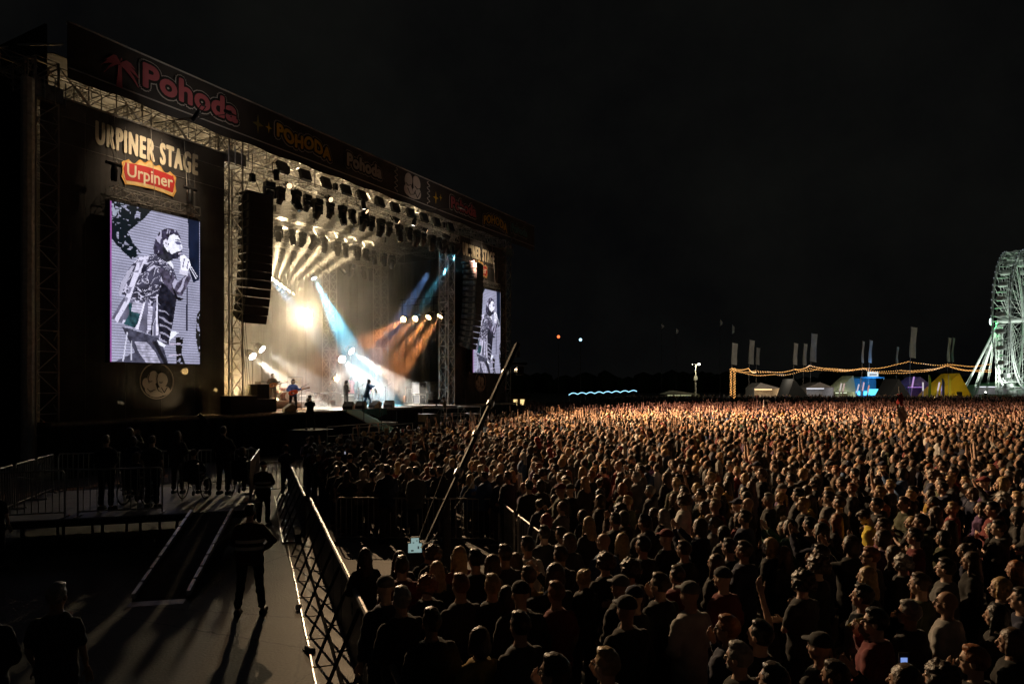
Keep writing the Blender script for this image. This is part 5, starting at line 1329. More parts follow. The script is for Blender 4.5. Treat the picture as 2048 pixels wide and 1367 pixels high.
# ------------------------------------------------------------------ audience barrier along the walkway
BD = Vector((-.3525, .9358, 0)); BNL = Vector((-.9358, -.3525, 0)); BP = Vector((-1.80, 8.28, 0))
brz = math.atan2(BD.y, BD.x)
PLATE = mat('chequer_plate', (.055, .053, .05), .6, .2, noise_amt=.4, scale=3, bump=.8, fine=50)
def barrier_meshes():
    L = 1.04; m = {}
    m['front_panel'] = MB().bb(.01, L - .01, -.02, .02, .04, 1.06).mesh('front_panel', PLATE)
    m['top_rail'] = MB().bar((0, 0, 1.1), (L, 0, 1.1), .034, 8).mesh('top_rail', RAILM)
    m['foot_plate'] = MB().bb(.012, L - .012, .03, .50, .004, .03).mesh('foot_plate', PLATE)
    m['step'] = MB().bb(.02, L - .02, .03, .22, .16, .2).bb(.02, L - .02, .20, .22, .03, .16).mesh('step', PLATE)
    m['foot_edge'] = MB().bb(.012, L - .012, .501, .52, .004, .04).mesh('foot_edge', STEEL)
    m['brace'] = MB().bar((0, .03, 1.03), (0, .46, .03), .014, 6).mesh('brace', DARKM)
    return m
BM = barrier_meshes()
nb = 19
for k in range(nb):
    o_ = -4.2 + 1.06 * k
    jog = 0.10 if k > 11 else 0.0
    p = BP + BD * (o_ + (.35 if k > 11 else 0)) - BNL * 0 + BNL * jog
    t = thing('audience_barrier', 'steel audience barrier section along the walkway, %s' % ('nearest the camera' if k == 0 else 'farthest from the camera' if k == nb - 1 else 'counted %s from the camera' % ['first', 'second', 'third', 'fourth', 'fifth', 'sixth', 'seventh', 'eighth', 'ninth', 'tenth', 'eleventh', 'twelfth', 'thirteenth', 'fourteenth', 'fifteenth', 'sixteenth', 'seventeenth', 'eighteenth', 'nineteenth'][k]), 'barrier', p, brz, 'audience barrier sections along the walkway')
    for n_ in ('front_panel', 'top_rail', 'foot_plate', 'step', 'foot_edge'): link(n_, BM[n_], t)
    for x in (.10, .18): link('brace', BM['brace'], t, (x, 0, 0))
    t.rotation_euler = (0, 0, brz + .006 * math.sin(k * 2.1))
# litter on the walkway
for i, (x, y, l_) in enumerate(((600, 1215, 'crushed white paper cup lying against the barrier foot'), (625, 1308, 'dark shoe lying beside the barrier foot'), (566, 972, 'white paper cup lying at the far barrier foot'))):
    p = GND(x, y); t = thing('litter_cup' if i != 1 else 'lost_shoe', l_, 'litter', p, .7 * i)
    if i != 1: MB().lathe([(.032, 0), (.045, .11), (.042, .11), (.03, .006)], 10, (0, 0, .04), Matrix.Rotation(1.45, 3, 'X')).build('cup_wall', mat('paper_white', (.7, .68, .65), .7), t); MB().lathe([(.044, 0), (.047, .012)], 10, (0, -.11, .045), Matrix.Rotation(1.45, 3, 'X')).build('cup_rim', mat('paper_white', (.7, .68, .65), .7), t)
    else: co, fs = remesh(MB().capsule((0, 0, .05), (0, .2, .04), .05, .04), .014, 2); o_ = link('upper', merge([(co, fs, 0)], 'upper', [DARKM]), t); MB().bb(-.045, .045, -.05, .25, .002, .02).build('sole', SPKM, t)

# ------------------------------------------------------------------ camera crane in its enclosure
CB = Vector((-1.3, 10.6, 0)); tip = Vector((.13, 16.2, 4.75)); low_ = Vector((-1.32, 9.9, 1.35))
t = thing('camera_crane', 'long camera crane slanting up across the crowd toward the stage', 'camera crane', CB, 0)
R0 = CB
def rel(p): return Vector(p) - R0
CRM = mat('crane_grey_paint', (.022, .02, .02), .7, 0, noise_amt=.3, spec=.12); CRB = mat('crane_black_paint', (.010, .010, .010), .8, 0, spec=.08)
arm = MB(); dcr = (tip - low_).normalized(); LL = (tip - low_).length
arm.bar(rel(low_), rel(low_ + dcr * LL * .30), .035, 6); arm.build('tail_boom', CRM, t)
MB().bar(rel(low_ + dcr * LL * .28), rel(low_ + dcr * LL * .62), .045, 6).build('middle_boom', CRM, t)
MB().bar(rel(low_ + dcr * LL * .60), rel(tip), .055, 6, .075).build('front_boom', CRB, t)
for f_ in (.28, .45, .61, .8): MB().bar(rel(low_ + dcr * LL * (f_ - .01)), rel(low_ + dcr * LL * (f_ + .01)), .075, 8).build('clamp', STEEL, t)
pv_ = low_ + dcr * LL * .18
MB().bar((pv_.x - R0.x, pv_.y - R0.y, 0.25), rel(pv_), .07, 8).build('column', DARKM, t)
cb = MB()
for k in range(4): a = PI / 4 + PI / 2 * k; cb.bar((pv_.x - R0.x, pv_.y - R0.y, .25), (pv_.x - R0.x + .6 * math.cos(a), pv_.y - R0.y + .6 * math.sin(a), .12), .04, 6)
cb.build('dolly', DARKM, t)
wm = MB().lathe([(.11, -.04), (.11, .04)], 12, (0, 0, .11), Matrix.Rotation(PI / 2, 3, 'Y')).mesh('dolly_wheel', SPKM)
for k in range(4): a = PI / 4 + PI / 2 * k; link('dolly_wheel', wm, t, (pv_.x - R0.x + .6 * math.cos(a), pv_.y - R0.y + .6 * math.sin(a), 0))
for k in range(4): MB().box(rel(low_) + Vector((0, .03 + .09 * k, -.02)), (.32, .07, .3)).build('counterweight', DARKM, t)
md = low_ + dcr * LL * .45; st = MB()
for sx in (-.55, .55):
    pk = md + Vector((sx * .8, .3, -.2)); st.tube([rel(low_ + Vector((sx * .15, 0, .1))), rel(pk), rel(low_ + dcr * LL * .72)], .0035, 4)
st.build('stay_cables', DARKM, t)
MB().bar(rel(md), rel(md + Vector((-.44, .3, -.2))), .015).bar(rel(md), rel(md + Vector((.44, .3, -.2))), .015).build('stay_spreader', ALU, t)
hd_ = tip + Vector((.05, .05, -.05))
MB().bar(rel(tip), rel(tip + Vector((.02, .05, -.28))), .05, 8).bb(hd_.x - R0.x - .18, hd_.x - R0.x + .18, hd_.y - R0.y - .05, hd_.y - R0.y + .05, hd_.z - .42, hd_.z - .36).build('remote_head', DARKM, t)
MB().box(rel(hd_ + Vector((.02, .05, -.55))), (.16, .34, .2)).build('crane_camera', DARKM, t); MB().bar(rel(hd_ + Vector((.02, .2, -.55))), rel(hd_ + Vector((-.06, .48, -.55))), .06, 10, .075).build('camera_lens', DARKM, t)
MON = mat('monitor_glow', (.02, .02, .02), .3, emit=(.42, .62, .60), estr=.55, noise_amt=0)
for i, (x, y, w, h, l_) in enumerate(((830, 1095, .19, .13, 'lower glowing monitor at the tail of the camera crane'), (830, 1081, .11, .085, 'upper small glowing monitor at the tail of the camera crane'))):
    p = PXY(x, y, 9.75); m_ = thing('monitor', l_, 'monitor', p, .12)
    MB().bb(-w / 2 - .012, w / 2 + .012, .004, .05, -h / 2 - .012, h / 2 + .012).build('casing', DARKM, m_); MB().bb(-w / 2, w / 2, -.004, .002, -h / 2, h / 2).build('glowing_panel', MON, m_)
    MB().bb(-w * .3, -w * .1, -.008, -.0055, -h * .35, -h * .2).bb(w * .2, w * .3, -.008, -.0055, -h * .1, h * .2).build('picture_shapes', DARKM, m_)
    MB().bar((0, .06, 0), Vector((low_.x - p.x, low_.y - p.y, low_.z - p.z)), .012).build('mount_arm', DARKM, m_)
CRANE_POLY = [(-3.0, 9.35), (.35, 9.6), (.62, 12.7), (-.25, 16.3), (-4.6, 16.6)]
stand('m_cap', -1.15, 9.35, 0, 'crane operator in black cap crouched over the crane tail', 'black', 'black', .93)
for i in range(4):
    a_, b_ = CRANE_POLY[1], CRANE_POLY[2]
fence((.35, 9.75), (.60, 11.3), 'dark railing right of the crane, nearest section'); fence((.60, 12.4), (.12, 14.4), 'bright railing right of the crane, middle section'); fence((.06, 14.6), (-.32, 16.3), 'bright railing right of the crane, far section'); fence((-.4, 16.4), (-2.3, 16.5), 'dark railing behind the crane, right section'); fence((-2.4, 16.5), (-4.3, 16.6), 'dark railing behind the crane, left section'); fence((-1.1, 9.9), (.3, 9.7), 'dark railing in front of the crane')

# ------------------------------------------------------------------ the audience
def in_poly(x, y, P_):
    c = False; j = len(P_) - 1
    for i in range(len(P_)):
        if (P_[i][1] > y) != (P_[j][1] > y) and x < (P_[j][0] - P_[i][0]) * (y - P_[i][1]) / (P_[j][1] - P_[i][1]) + P_[i][0]: c = not c
        j = i
    return c
def crowd_ok(x, y):
    if y < 4.4: return False
    if y < 27 and x < -1.80 - .3767 * (y - 8.28) + .42: return False
    p = np.array([x, y]) - O2; u, v = p @ UV, p @ VV
    vf = np.interp(u, [-12, -6.4, 5.5, 20.8, 29.5, 30.5, 60], [-11.8, -10.8, -7.9, -4.3, -3.9, 3.5, 14])
    if v > vf: return False
    if y > 55 and (x / y * F + CX) < 1003: return False
    if in_poly(x, y, CRANE_POLY): return False
    lim = 88 + 5 * noise.noise(Vector((x * .08, y * .02, 0)))
    if y > lim: return False
    if x > .80 * y + 1.5: return False
    return True
near = []                                          # (x, y of the head in the photograph, body, hair, top colour, description)
def N(x, y, key, hair, top, what): near.append((x, y, key, hair, top, what))
N(730, 1112, 'f_long', 'dark brown', 'black', 'person in black jacket beside the walkway barrier, behind the crane tail')
N(799, 1118, 'f_long', 'brown', 'black', 'person in black top left of the glowing crane monitors')
N(919, 1110, 'f_long2', 'blond', 'dark red', 'person in dark red top right of the crane tail')
N(951, 1118, 'm_short', 'black', 'black', 'person in black right of the dark red top')
N(1010, 1108, 'm_short', 'brown', 'charcoal', 'person in charcoal standing just left of the white shirt')
N(1055, 1090, 'm_short', 'dark brown', 'white', 'person in white shirt seen from behind right of the crane')
N(873, 1140, 'f_long', 'blond', 'charcoal', 'person in charcoal jacket below the glowing monitors')
N(771, 1175, 'm_beanie', 'grey', 'navy', 'person in pale knitted hat beside the walkway barrier')
N(853, 1170, 'f_curly', 'ginger', 'black', 'person in black jacket with big curls below the monitors')
N(921, 1170, 'm_short', 'ginger', 'charcoal', 'person in charcoal shirt in the third row below the crane')
N(802, 1197, 'm_short2', 'grey', 'black', 'person in black jacket behind the pale knitted hat')
N(984, 1128, 'f_bob', 'brown', 'grey', 'person in grey jacket two rows below the white shirt')
N(984, 1170, 'm_short2', 'blond', 'black', 'person in black jacket left of the mustard top')
N(1031, 1122, 'f_long', 'brown', 'black', 'person in black directly below the white shirt')
N(1057, 1152, 'm_short', 'brown', 'mustard', 'person in mustard top in the middle foreground')
N(1109, 1148, 'm_phone', 'brown', 'black', 'person in black lifting both hands right of the mustard top')
N(1112, 1185, 'm_short', 'ginger', 'dark red', 'broad person in dark red shirt in the middle foreground')
N(1012, 1192, 'f_long', 'black', 'black', 'person in black with long hair left of the broad red shirt')
N(862, 1242, 'm_short2', 'brown', 'black', 'person in black jacket at bottom, below the big curls')
N(1040, 1250, 'm_short', 'dark brown', 'charcoal', 'person in charcoal at bottom centre, below the broad red shirt')
N(958, 1280, 'f_bob', 'brown', 'mustard', 'person in mustard jacket at bottom, arm raised to the head')
N(1253, 1218, 'm_cap', 'charcoal', 'black', 'person in dark cap and black jacket, bottom middle')
N(1214, 1328, 'm_mouth', 'blond', 'black', 'person with a hand at the mouth at the bottom picture edge')
N(1121, 1110, 'm_short', 'brown', 'black', 'person in black right of the white shirt, one row nearer')
N(1138, 1082, 'f_bob', 'brown', 'charcoal', 'person in charcoal jacket two heads right of the white shirt')
N(1088, 1066, 'm_short2', 'dark brown', 'charcoal', 'person in charcoal directly behind the white shirt')
N(1092, 1040, 'f_bob', 'red', 'black', 'person in black jacket beside the bright crane railing')
N(1177, 1047, 'f_long', 'blond', 'charcoal', 'person with long loose hair in charcoal, middle of the crowd')
N(1207, 1082, 'm_bald', 'grey', 'blue', 'person in blue shirt in the middle of the crowd')
N(1244, 1082, 'f_long2', 'blond', 'black', 'person in black right of the blue shirt')
N(1210, 1124, 'm_curly', 'brown', 'black', 'person in black below the blue shirt')
N(1259, 1138, 'm_curly', 'dark brown', 'charcoal', 'person in charcoal above the dark cap')
N(1166, 1156, 'f_bun', 'blond', 'black', 'person in black hoodie between mustard top and dark cap')
N(1333, 1075, 'm_cap', 'dark red', 'black', 'person in dark red cap in the middle right crowd')
N(1292, 1048, 'f_long', 'brown', 'olive', 'person in olive jacket left of the dark red cap')
N(1285, 1090, 'm_short2', 'black', 'black', 'person in black jacket below the olive jacket')
N(1368, 1098, 'm_short', 'brown', 'charcoal', 'person in charcoal above the pale shirt with cap')
N(1380, 1188, 'm_cap', 'grey', 'pale grey', 'person in pale grey top and cap, right of the dark cap')
N(1446, 1156, 'm_beanie', 'charcoal', 'dark red', 'person in knitted hat and dark red jacket')
N(1459, 1094, 'm_short', 'dark brown', 'black', 'person in black above the knitted hat')
N(1487, 1100, 'm_short2', 'brown', 'navy', 'person in navy jacket upper right of the knitted hat')
N(1540, 1092, 'f_bob', 'blond', 'black', 'person in black looking left, left of the curly pair')
N(1568, 1108, 'f_long', 'brown', 'charcoal', 'person in charcoal looking left beside the curly pair')
N(1634, 1130, 'm_curly', 'brown', 'black', 'person in black, rear one of the curly pair')
N(1604, 1163, 'm_curly', 'dark brown', 'charcoal', 'person in charcoal with crossed arms, front one of the curly pair')
N(1749, 1045, 'm_down', 'dark brown', 'yellow', 'person in bright yellow shirt with head bent down')
N(1734, 1152, 'f_long', 'blond', 'black', 'person in black below the yellow shirt, hair falling loose')
N(1804, 1126, 'f_curly', 'grey', 'charcoal', 'person in charcoal right of the yellow shirt')
N(1841, 1167, 'm_short', 'brown', 'olive', 'person in olive shirt above the pale shirt at right')
N(1893, 1204, 'm_bald', 'grey', 'pale grey', 'person in pale shirt and glasses near the right edge')
N(1819, 1224, 'm_grey', 'grey', 'charcoal', 'person in charcoal jacket left of the pale shirt and glasses')
N(1752, 1242, 'm_mouth', 'black', 'dark red', 'person in dark red jacket raising a bottle')
N(1641, 1294, 'm_cap', 'black', 'charcoal', 'person in black cap and charcoal jacket, bottom right')
N(1478, 1313, 'm_grey', 'grey', 'black', 'person in black with glasses at the bottom edge')
N(1456, 1256, 'm_mouth', 'ginger', 'navy', 'person in navy jacket with both hands at the chin')
N(1671, 1352, 'm_short', 'dark brown', 'black', 'person cut by the bottom edge below the black cap')
N(1949, 1320, 'm_mouth', 'ginger', 'black', 'person in black with glasses at the bottom right')
N(1878, 1352, 'f_curly', 'dark brown', 'black', 'person cut by the bottom edge left of the bottom right corner')
N(2023, 1282, 'f_bob', 'brown', 'black', 'person in black at the right picture edge, lowest but one')
N(1994, 1230, 'f_long', 'black', 'charcoal', 'person in charcoal near the right edge, right of the pale shirt')
N(2001, 1175, 'f_bob', 'blond', 'black', 'person in black above the charcoal jacket at the right edge')
N(2031, 1138, 'f_long2', 'ginger', 'charcoal', 'person in charcoal touching the right picture edge')
N(1518, 1268, 'm_up', 'black', 'black', 'person in black raising one blurred hand, bottom right')
N(1808, 1362, 'm_phone', 'brown', 'black', 'person at the bottom edge holding up a lit phone')
placed = []
gA = 'audience in the near rows'
for (x, y, key, hair, top, what) in near:
    s = 1.0 + random.uniform(-.02, .05) if not key.startswith('f') else .95 + random.uniform(-.03, .03)
    zh = 1.64 * s - (.12 if key == 'm_down' else 0); Y = (CZ - zh) * F / (y - HZ); X = (x - CX) / F * Y
    person(key, (X, Y, 0), to_singer(X, Y, random.uniform(-.12, .12)), s, what, gA, top=top, hair=hair)
    placed.append((X, Y))
pts = []
yv = 4.4
while yv < 96:
    st_ = .60 if yv < 40 else .62
    x = -22.0
    while x < .80 * yv + 2:
        px_ = x + random.uniform(-.22, .22) + (.3 if int(yv / st_) % 2 else 0); py_ = yv + random.uniform(-.2, .2)
        x += st_ if yv > 16 else .66
        if random.random() < (.06 if yv > 14 else .10) + .34 * max(0, noise.noise(Vector((px_ * .55, py_ * .4, 3)))): continue
        if crowd_ok(px_, py_): pts.append((px_, py_))
    yv += st_
pp = np.array(placed)
pts = [q for q in pts if np.min(np.hypot(pp[:, 0] - q[0], pp[:, 1] - q[1])) > .44]
def vis(q):
    x = q[0] / q[1] * F + CX; y = HZ + (CZ - 1.6) * F / q[1]
    return -30 < x < 2085 and y < 1440
vispts = sorted([q for q in pts if vis(q)], key=lambda q: q[1])
N_IND = 236
ind = vispts[:N_IND]; indset = set(ind)
far = [q for q in pts if q not in indset and q[1] > 4.2]
keys_b = ['m_short', 'm_short2', 'm_hood', 'm_curly', 'f_long', 'f_long2', 'f_bob', 'f_pony', 'f_bun', 'm_cap', 'm_beanie', 'm_bald', 'm_grey', 'f_curly', 'm_mouth', 'm_phone', 'm_up']
wts = [5, 5, 3, 1.6, 4, 3, 3, 1.6, 1.4, 1.4, .8, 1.0, 1.2, .8, .6, .6, .25]
tops = ['black', 'charcoal', 'navy', 'grey', 'dark red', 'olive', 'brown', 'blue', 'pale grey', 'white', 'mustard', 'green', 'purple']
tw = [7, 5, 3, 2, 1.5, 1.2, 1.2, .9, .7, .45, .4, .4, .5]
GARM = {'tshirt': 'shirt', 'jacket': 'jacket', 'hoodie': 'hoodie'}
PT = {'m_short': 'shirt', 'm_short2': 'jacket', 'm_hood': 'hoodie', 'm_curly': 'shirt', 'f_long': 'jacket', 'f_long2': 'shirt', 'f_bob': 'jacket', 'f_pony': 'shirt', 'f_bun': 'hoodie', 'm_cap': 'jacket and cap', 'm_beanie': 'jacket and knitted hat', 'm_bald': 'shirt and glasses', 'm_grey': 'jacket and glasses', 'f_curly': 'jacket', 'm_mouth': 'jacket, hand at mouth', 'm_phone': 'jacket, hands raised', 'm_up': 'shirt, one arm raised'}
def zone(q):
    x = q[0] / q[1] * F + CX; y_ = q[1]
    row = 'in nearest rows' if y_ < 6.6 else 'a few rows in' if y_ < 9.2 else 'in middle rows' if y_ < 12.6 else 'farther back'
    side = 'by the walkway barrier' if x < 740 else 'below the crane' if (x < 1010 and y_ < 10) else 'around the crane' if x < 1010 else 'right of the crane' if x < 1300 else 'in the right half' if x < 1640 else 'toward the right edge' if x < 1880 else 'at the right edge'
    return row, side
rec = []
for q in ind:
    key = random.choices(keys_b, wts)[0]; top = random.choices(tops, tw)[0]
    rec.append((q, key, top, 'person in %s %s %s %s' % (top, PT[key], *zone(q))))
from collections import defaultdict
byl = defaultdict(list)
for r in rec: byl[r[3]].append(r)
for lb, rs in byl.items():
    rs.sort(key=lambda r: r[0][0] / r[0][1])
    for i, (q, key, top, _) in enumerate(rs):
        l2 = lb if len(rs) == 1 else lb + ', ' + order(i, len(rs))
        s = random.gauss(1.0, .035) if key[0] == 'm' else random.gauss(.94, .03)
        hair = random.choices(['black', 'dark brown', 'brown', 'blond', 'ginger', 'grey'], [3, 5, 4, 2.2, .8, .8])[0]
        if key in ('m_cap', 'm_beanie'): hair = random.choice(['black', 'charcoal', 'navy', 'dark red', 'grey'])
        person(key, (q[0], q[1], 0), to_singer(q[0], q[1], random.gauss(0, .16)), s, l2, gA, top=top, hair=hair)
# props held in the near rows
def held(name, label, cat, x, y, Y): return thing(name, label, cat, PXY(x, y, Y), 0)
t = held('phone', 'lit phone held up at the bottom edge', 'phone', 1808, 1325, 5.05)
MB().bb(-.037, .037, .002, .011, -.075, .075).build('case', DARKM, t); MB().bb(-.024, .024, -.003, .001, -.02, .04).build('lit_screen', mat('phone_glow', (.02, .02, .02), .2, emit=(.25, .40, .9), estr=.8, noise_amt=0), t)
t = held('bottle', 'glass bottle raised toward the mouth, right foreground', 'bottle', 1712, 1246, 6.35)
mq = Euler((0, 1.15, .3)).to_matrix(); gm_ = mat('bottle_glass', (.12, .09, .03), .08, noise_amt=0)
MB().lathe([(.03, -.09), (.032, .02), (.014, .08), (.013, .13)], 12, (0, 0, 0), mq).build('bottle_body', gm_, t); MB().lathe([(.033, -.05), (.033, .0)], 12, (0, 0, 0), mq).build('paper_label', mat('paper_white', (.7, .68, .65), .7), t)
for i, (x, y, Y) in enumerate(((1285, 1104, 9.6), (690, 905, 21.0))):
    t = held('phone', 'small lit phone in the crowd, %s' % ('middle of the right half', 'near the far end of the walkway barrier', 'upper right rows')[i], 'phone', x, y, Y)
    MB().bb(-.037, .037, .002, .011, -.075, .075).build('case', DARKM, t); MB().bb(-.02, .02, -.003, .001, -.04, .04).build('lit_screen', mat('phone_glow2', (.02, .02, .02), .2, emit=(.6, .62, .75), estr=.45, noise_amt=0), t)
# ---- everyone farther back: one mass
def lowpoly(var, n, m, arms):
    r = random.Random(var); mb = MB(); rg = []
    def put(f, k):
        a = len(mb.f); av = len(mb.v); f(); rg.extend([k] * (len(mb.v) - av))
    put(lambda: mb.ball((0, .01, 1.62), (.078, .095, .118), n, m), 0)
    if n > 6: put(lambda: mb.ball((0, .105, 1.605), (.016, .022, .024), 4, 3), 0)
    hk = var % 4
    if hk == 0: put(lambda: mb.ball((0, -.022, 1.66), (.088, .10, .10), n, m), 1)
    elif hk == 1: put(lambda: (mb.ball((0, -.03, 1.65), (.098, .10, .11), n, m), mb.ball((0, -.08, 1.47), (.10, .05, .2), n, m)), 1)
    elif hk == 2: put(lambda: mb.ball((0, -.03, 1.64), (.105, .105, .12), n, m), 1)
    else: put(lambda: mb.ball((0, -.015, 1.67), (.084, .095, .085), n, m), 1)
    put(lambda: mb.lathe([(.15, .85), (.165, 1.0), (.18, 1.25), (.185, 1.38), (.12, 1.46), (.05, 1.52)] if n > 6 else [(.15, .85), (.18, 1.25), (.18, 1.39), (.05, 1.50)], n, (0, 0, 0), Matrix.Diagonal((1.12, .68, 1)).to_3x3()), 2)
    for sx in (-1, 1):
        if arms and (arms == 2 or sx == 1):
            put(lambda: mb.bar((sx * .19, 0, 1.40), (sx * .26, .12, 1.66), .05, 4, .04, caps=False), 2); put(lambda: mb.bar((sx * .26, .12, 1.66), (sx * .20, .15, 2.02), .036, 4, .03, caps=False), 0); put(lambda: mb.ball((sx * .19, .15, 2.06), (.04, .025, .07), 5, 4), 0)
        else:
            put(lambda: mb.bar((sx * .20, -.01, 1.40), (sx * .25, 0, 1.12), .058, 4, .045, caps=False), 2); put(lambda: mb.bar((sx * .25, 0, 1.12), (sx * .15, .18, 1.0), .04, 4, .03, caps=False), 0)
        put(lambda: mb.bar((sx * .09, 0, .9), (sx * .12, 0, 0), .09, 4, .05, caps=False), 3)
    tri = []
    for f in mb.f:
        for k in range(1, len(f) - 1): tri.append((f[0], f[k], f[k + 1]))
    return np.array([tuple(v) for v in mb.v]), np.array(tri), np.array(rg)
TMN = [lowpoly(v, 8, 5, 0) for v in range(4)] + [lowpoly(v, 8, 5, 1 + v % 2) for v in range(4)]
TMF = [lowpoly(v, 6, 4, 0) for v in range(4)] + [lowpoly(v, 6, 4, 1 + v % 2) for v in range(4)]
def crowd_mesh(name, pts_, label, raise_p, facing=None):
    Vs, Fs, Cs, n = [], [], [], 0
    hv = [np.array(c) for c in HAIRS.values()]; sk = [np.array(c) for c in SKINS]; tp = [np.array(CLOTHES[k]) for k in tops]; twn = np.array(tw) / sum(tw)
    for (x, y) in pts_:
        up = RNG.random() < raise_p(x, y); i = int(RNG.integers(4)) + (4 if up else 0)
        v, f, r = (TMN if y < 32 else TMF)[i]
        a = (to_singer(x, y) if facing is None else facing(x, y)) + RNG.normal(0, .22); s = RNG.normal(.98, .06); c, sn = math.cos(a), math.sin(a)
        lean = RNG.normal(0, .05)
        w = v.copy(); w[:, 0] += lean * (w[:, 2] - .9); w *= s
        Vs.append(np.stack([w[:, 0] * c - w[:, 1] * sn + x, w[:, 0] * sn + w[:, 1] * c + y, w[:, 2]], 1)); Fs.append(f + n); n += len(v)
        pal = np.array([sk[RNG.integers(5)], hv[RNG.choice(7, p=[.22, .26, .24, .14, .05, .07, .02])], tp[RNG.choice(len(tp), p=twn)], np.array([.02, .022, .03])]); Cs.append(pal[r])
    V = np.concatenate(Vs); Fc = np.concatenate(Fs); C4 = np.concatenate(Cs); C4 = np.concatenate([C4, np.ones((len(C4), 1))], 1)
    me = bpy.data.meshes.new(name); me.vertices.add(len(V)); me.vertices.foreach_set('co', V.reshape(-1).astype(np.float32))
    me.loops.add(len(Fc) * 3); me.loops.foreach_set('vertex_index', Fc.reshape(-1).astype(np.int32)); me.polygons.add(len(Fc)); me.polygons.foreach_set('loop_start', np.arange(0, len(Fc) * 3, 3, dtype=np.int32)); me.polygons.foreach_set('use_smooth', np.ones(len(Fc), bool))
    at = me.color_attributes.new('tint', 'FLOAT_COLOR', 'POINT'); at.data.foreach_set('color', C4.reshape(-1).astype(np.float32))
    me.update(); me.validate()
    m = MATS.get('crowd_tint')
    if not m:
        m = mat('crowd_tint', (.1, .1, .1), .75, noise_amt=0, bump=.3, scale=3, fine=14, sheen=.05); b = m.node_tree.nodes['Principled BSDF']; a_ = m.node_tree.nodes.new('ShaderNodeVertexColor'); a_.layer_name = 'tint'; m.node_tree.links.new(a_.outputs['Color'], b.inputs['Base Color'])
    me.materials.append(m); o = link(name, me); tag(o, label, 'crowd', kind='stuff')
    return len(Fc)
def rp(x, y):
    p = np.array([x, y]) - O2; u, v = p @ UV, p @ VV
    return .22 if (v > -22 and 5 < u < 45) else .04
ntri = crowd_mesh('audience_crowd', far, 'dense festival audience filling the field beyond the near rows, facing the stage', rp)
print('CROWD', len(far), ntri, 'ind', len(ind), 'last Y', ind[-1][1])
# things held up over the crowd
t = thing('raised_flag', 'red and white flag on a thin pole held up over the right crowd', 'flag', (GND(1800, 850, 1.7).x, GND(1800, 850, 1.7).y, 1.5), 0)
Yf = GND(1800, 850, 1.7).y; k_ = Yf / F
MB().bar((0, 0, 0), (-2 * k_, 0, (850 - 765) * k_), .025, 6).build('pole', STEEL, t)
for i, (z0, z1, m_) in enumerate(((45, 72, mat('flag_red', (.5, .06, .06), .8, bump=.4, fine=6)), (2, 45, mat('flag_white', (.6, .5, .48), .8, bump=.4, fine=6)))):
    mb = MB(); n = 10
    for j in range(n + 1):
        z = (z0 + (z1 - z0) * j / n) * k_
        for q in range(5):
            f_ = q / 4; mb.v.append(((-6 + (10 + (72 - z / k_) * .17) * f_) * k_, .10 * math.sin(f_ * 7 + j * .6), z + .05 * math.sin(j + q)))
    for j in range(n):
        for q in range(4): a = j * 5 + q; mb.f.append((a, a + 1, a + 6, a + 5))
    mb.build('red_cloth' if i == 0 else 'white_cloth', m_, t, smooth=True)
p = GND(1532, 838, 1.7); t = thing('paper_sign', 'small white sign held up over the far crowd', 'sign', (p.x, p.y, 1.75), .2)
k_ = p.y / F; MB().bb(-5 * k_, 5 * k_, -.01, .01, 24 * k_, 38 * k_).build('board', mat('paper_white', (.7, .68, .65), .7), t); MB().bar((0, 0, 0), (0, 0, 25 * k_), .02).build('stick', DECKM, t); MB().bb(-2.5 * k_, 2.5 * k_, -.03, -.015, 28 * k_, 34 * k_).build('dark_mark', DARKM, t)
# ------------------------------------------------------------------ festival grounds beyond the audience
def emis(name, col, e): return mat('glow_' + name, (.05, .05, .05), .4, emit=col, estr=e, noise_amt=0, sample=False)
def plight(parent, loc, col, watts, size=.3, name='lamp_light', spot_deg=None, d=None):
    L = bpy.data.lights.new(name, 'SPOT' if spot_deg else 'POINT'); L.energy = watts; L.color = col; L.shadow_soft_size = size
    if spot_deg: L.spot_size = math.radians(spot_deg); L.spot_blend = .5
    o = link(name, L, parent, loc)
    if d is not None: aim(o, d)
    return o
# Ferris wheel, seen nearly edge on
FY = 190.0; fk = FY / F
hub = PXY(2034, 640, FY); RAD = 137 * fk
d_ = Vector((hub.x, hub.y, 0)).normalized(); ang = math.radians(10.5)
wdir = Vector((d_.x * math.cos(ang) + d_.y * math.sin(ang), -d_.x * math.sin(ang) + d_.y * math.cos(ang), 0)); nrm = Vector((-wdir.y, wdir.x, 0))
FW = thing('ferris_wheel', 'tall white lattice Ferris wheel seen edge on at the right picture edge', 'Ferris wheel', (hub.x, hub.y, 0), 0)
WHM = mat('white_painted_steel', (.62, .66, .62), .5, noise_amt=.1)
HT = 1.9
def wp(r, a, off): return Vector((0, 0, hub.z)) + wdir * (r * math.cos(a)) + Vector((0, 0, r * math.sin(a))) + nrm * off
NS = 28
for off in (-HT, HT):
    rim = MB()
    for k in range(NS * 2):
        a0, a1 = PI * k / NS, PI * (k + 1) / NS
        rim.bar(wp(RAD, a0, off), wp(RAD, a1, off), .17, 4); rim.bar(wp(RAD - 1.6, a0, off), wp(RAD - 1.6, a1, off), .09, 4)
        rim.bar(wp(RAD, a0, off), wp(RAD - 1.6, a1, off), .06, 3)
    ro = rim.build('rim', WHM, FW)
    b_ = MB()
    for k in range(NS * 2): b_.ball(wp(RAD + .1, PI * k / NS, off * 1.05), .10, 5, 4)
    b_.build('rim_bulbs', emis('rim', (.8, .95, 1), .8), ro)
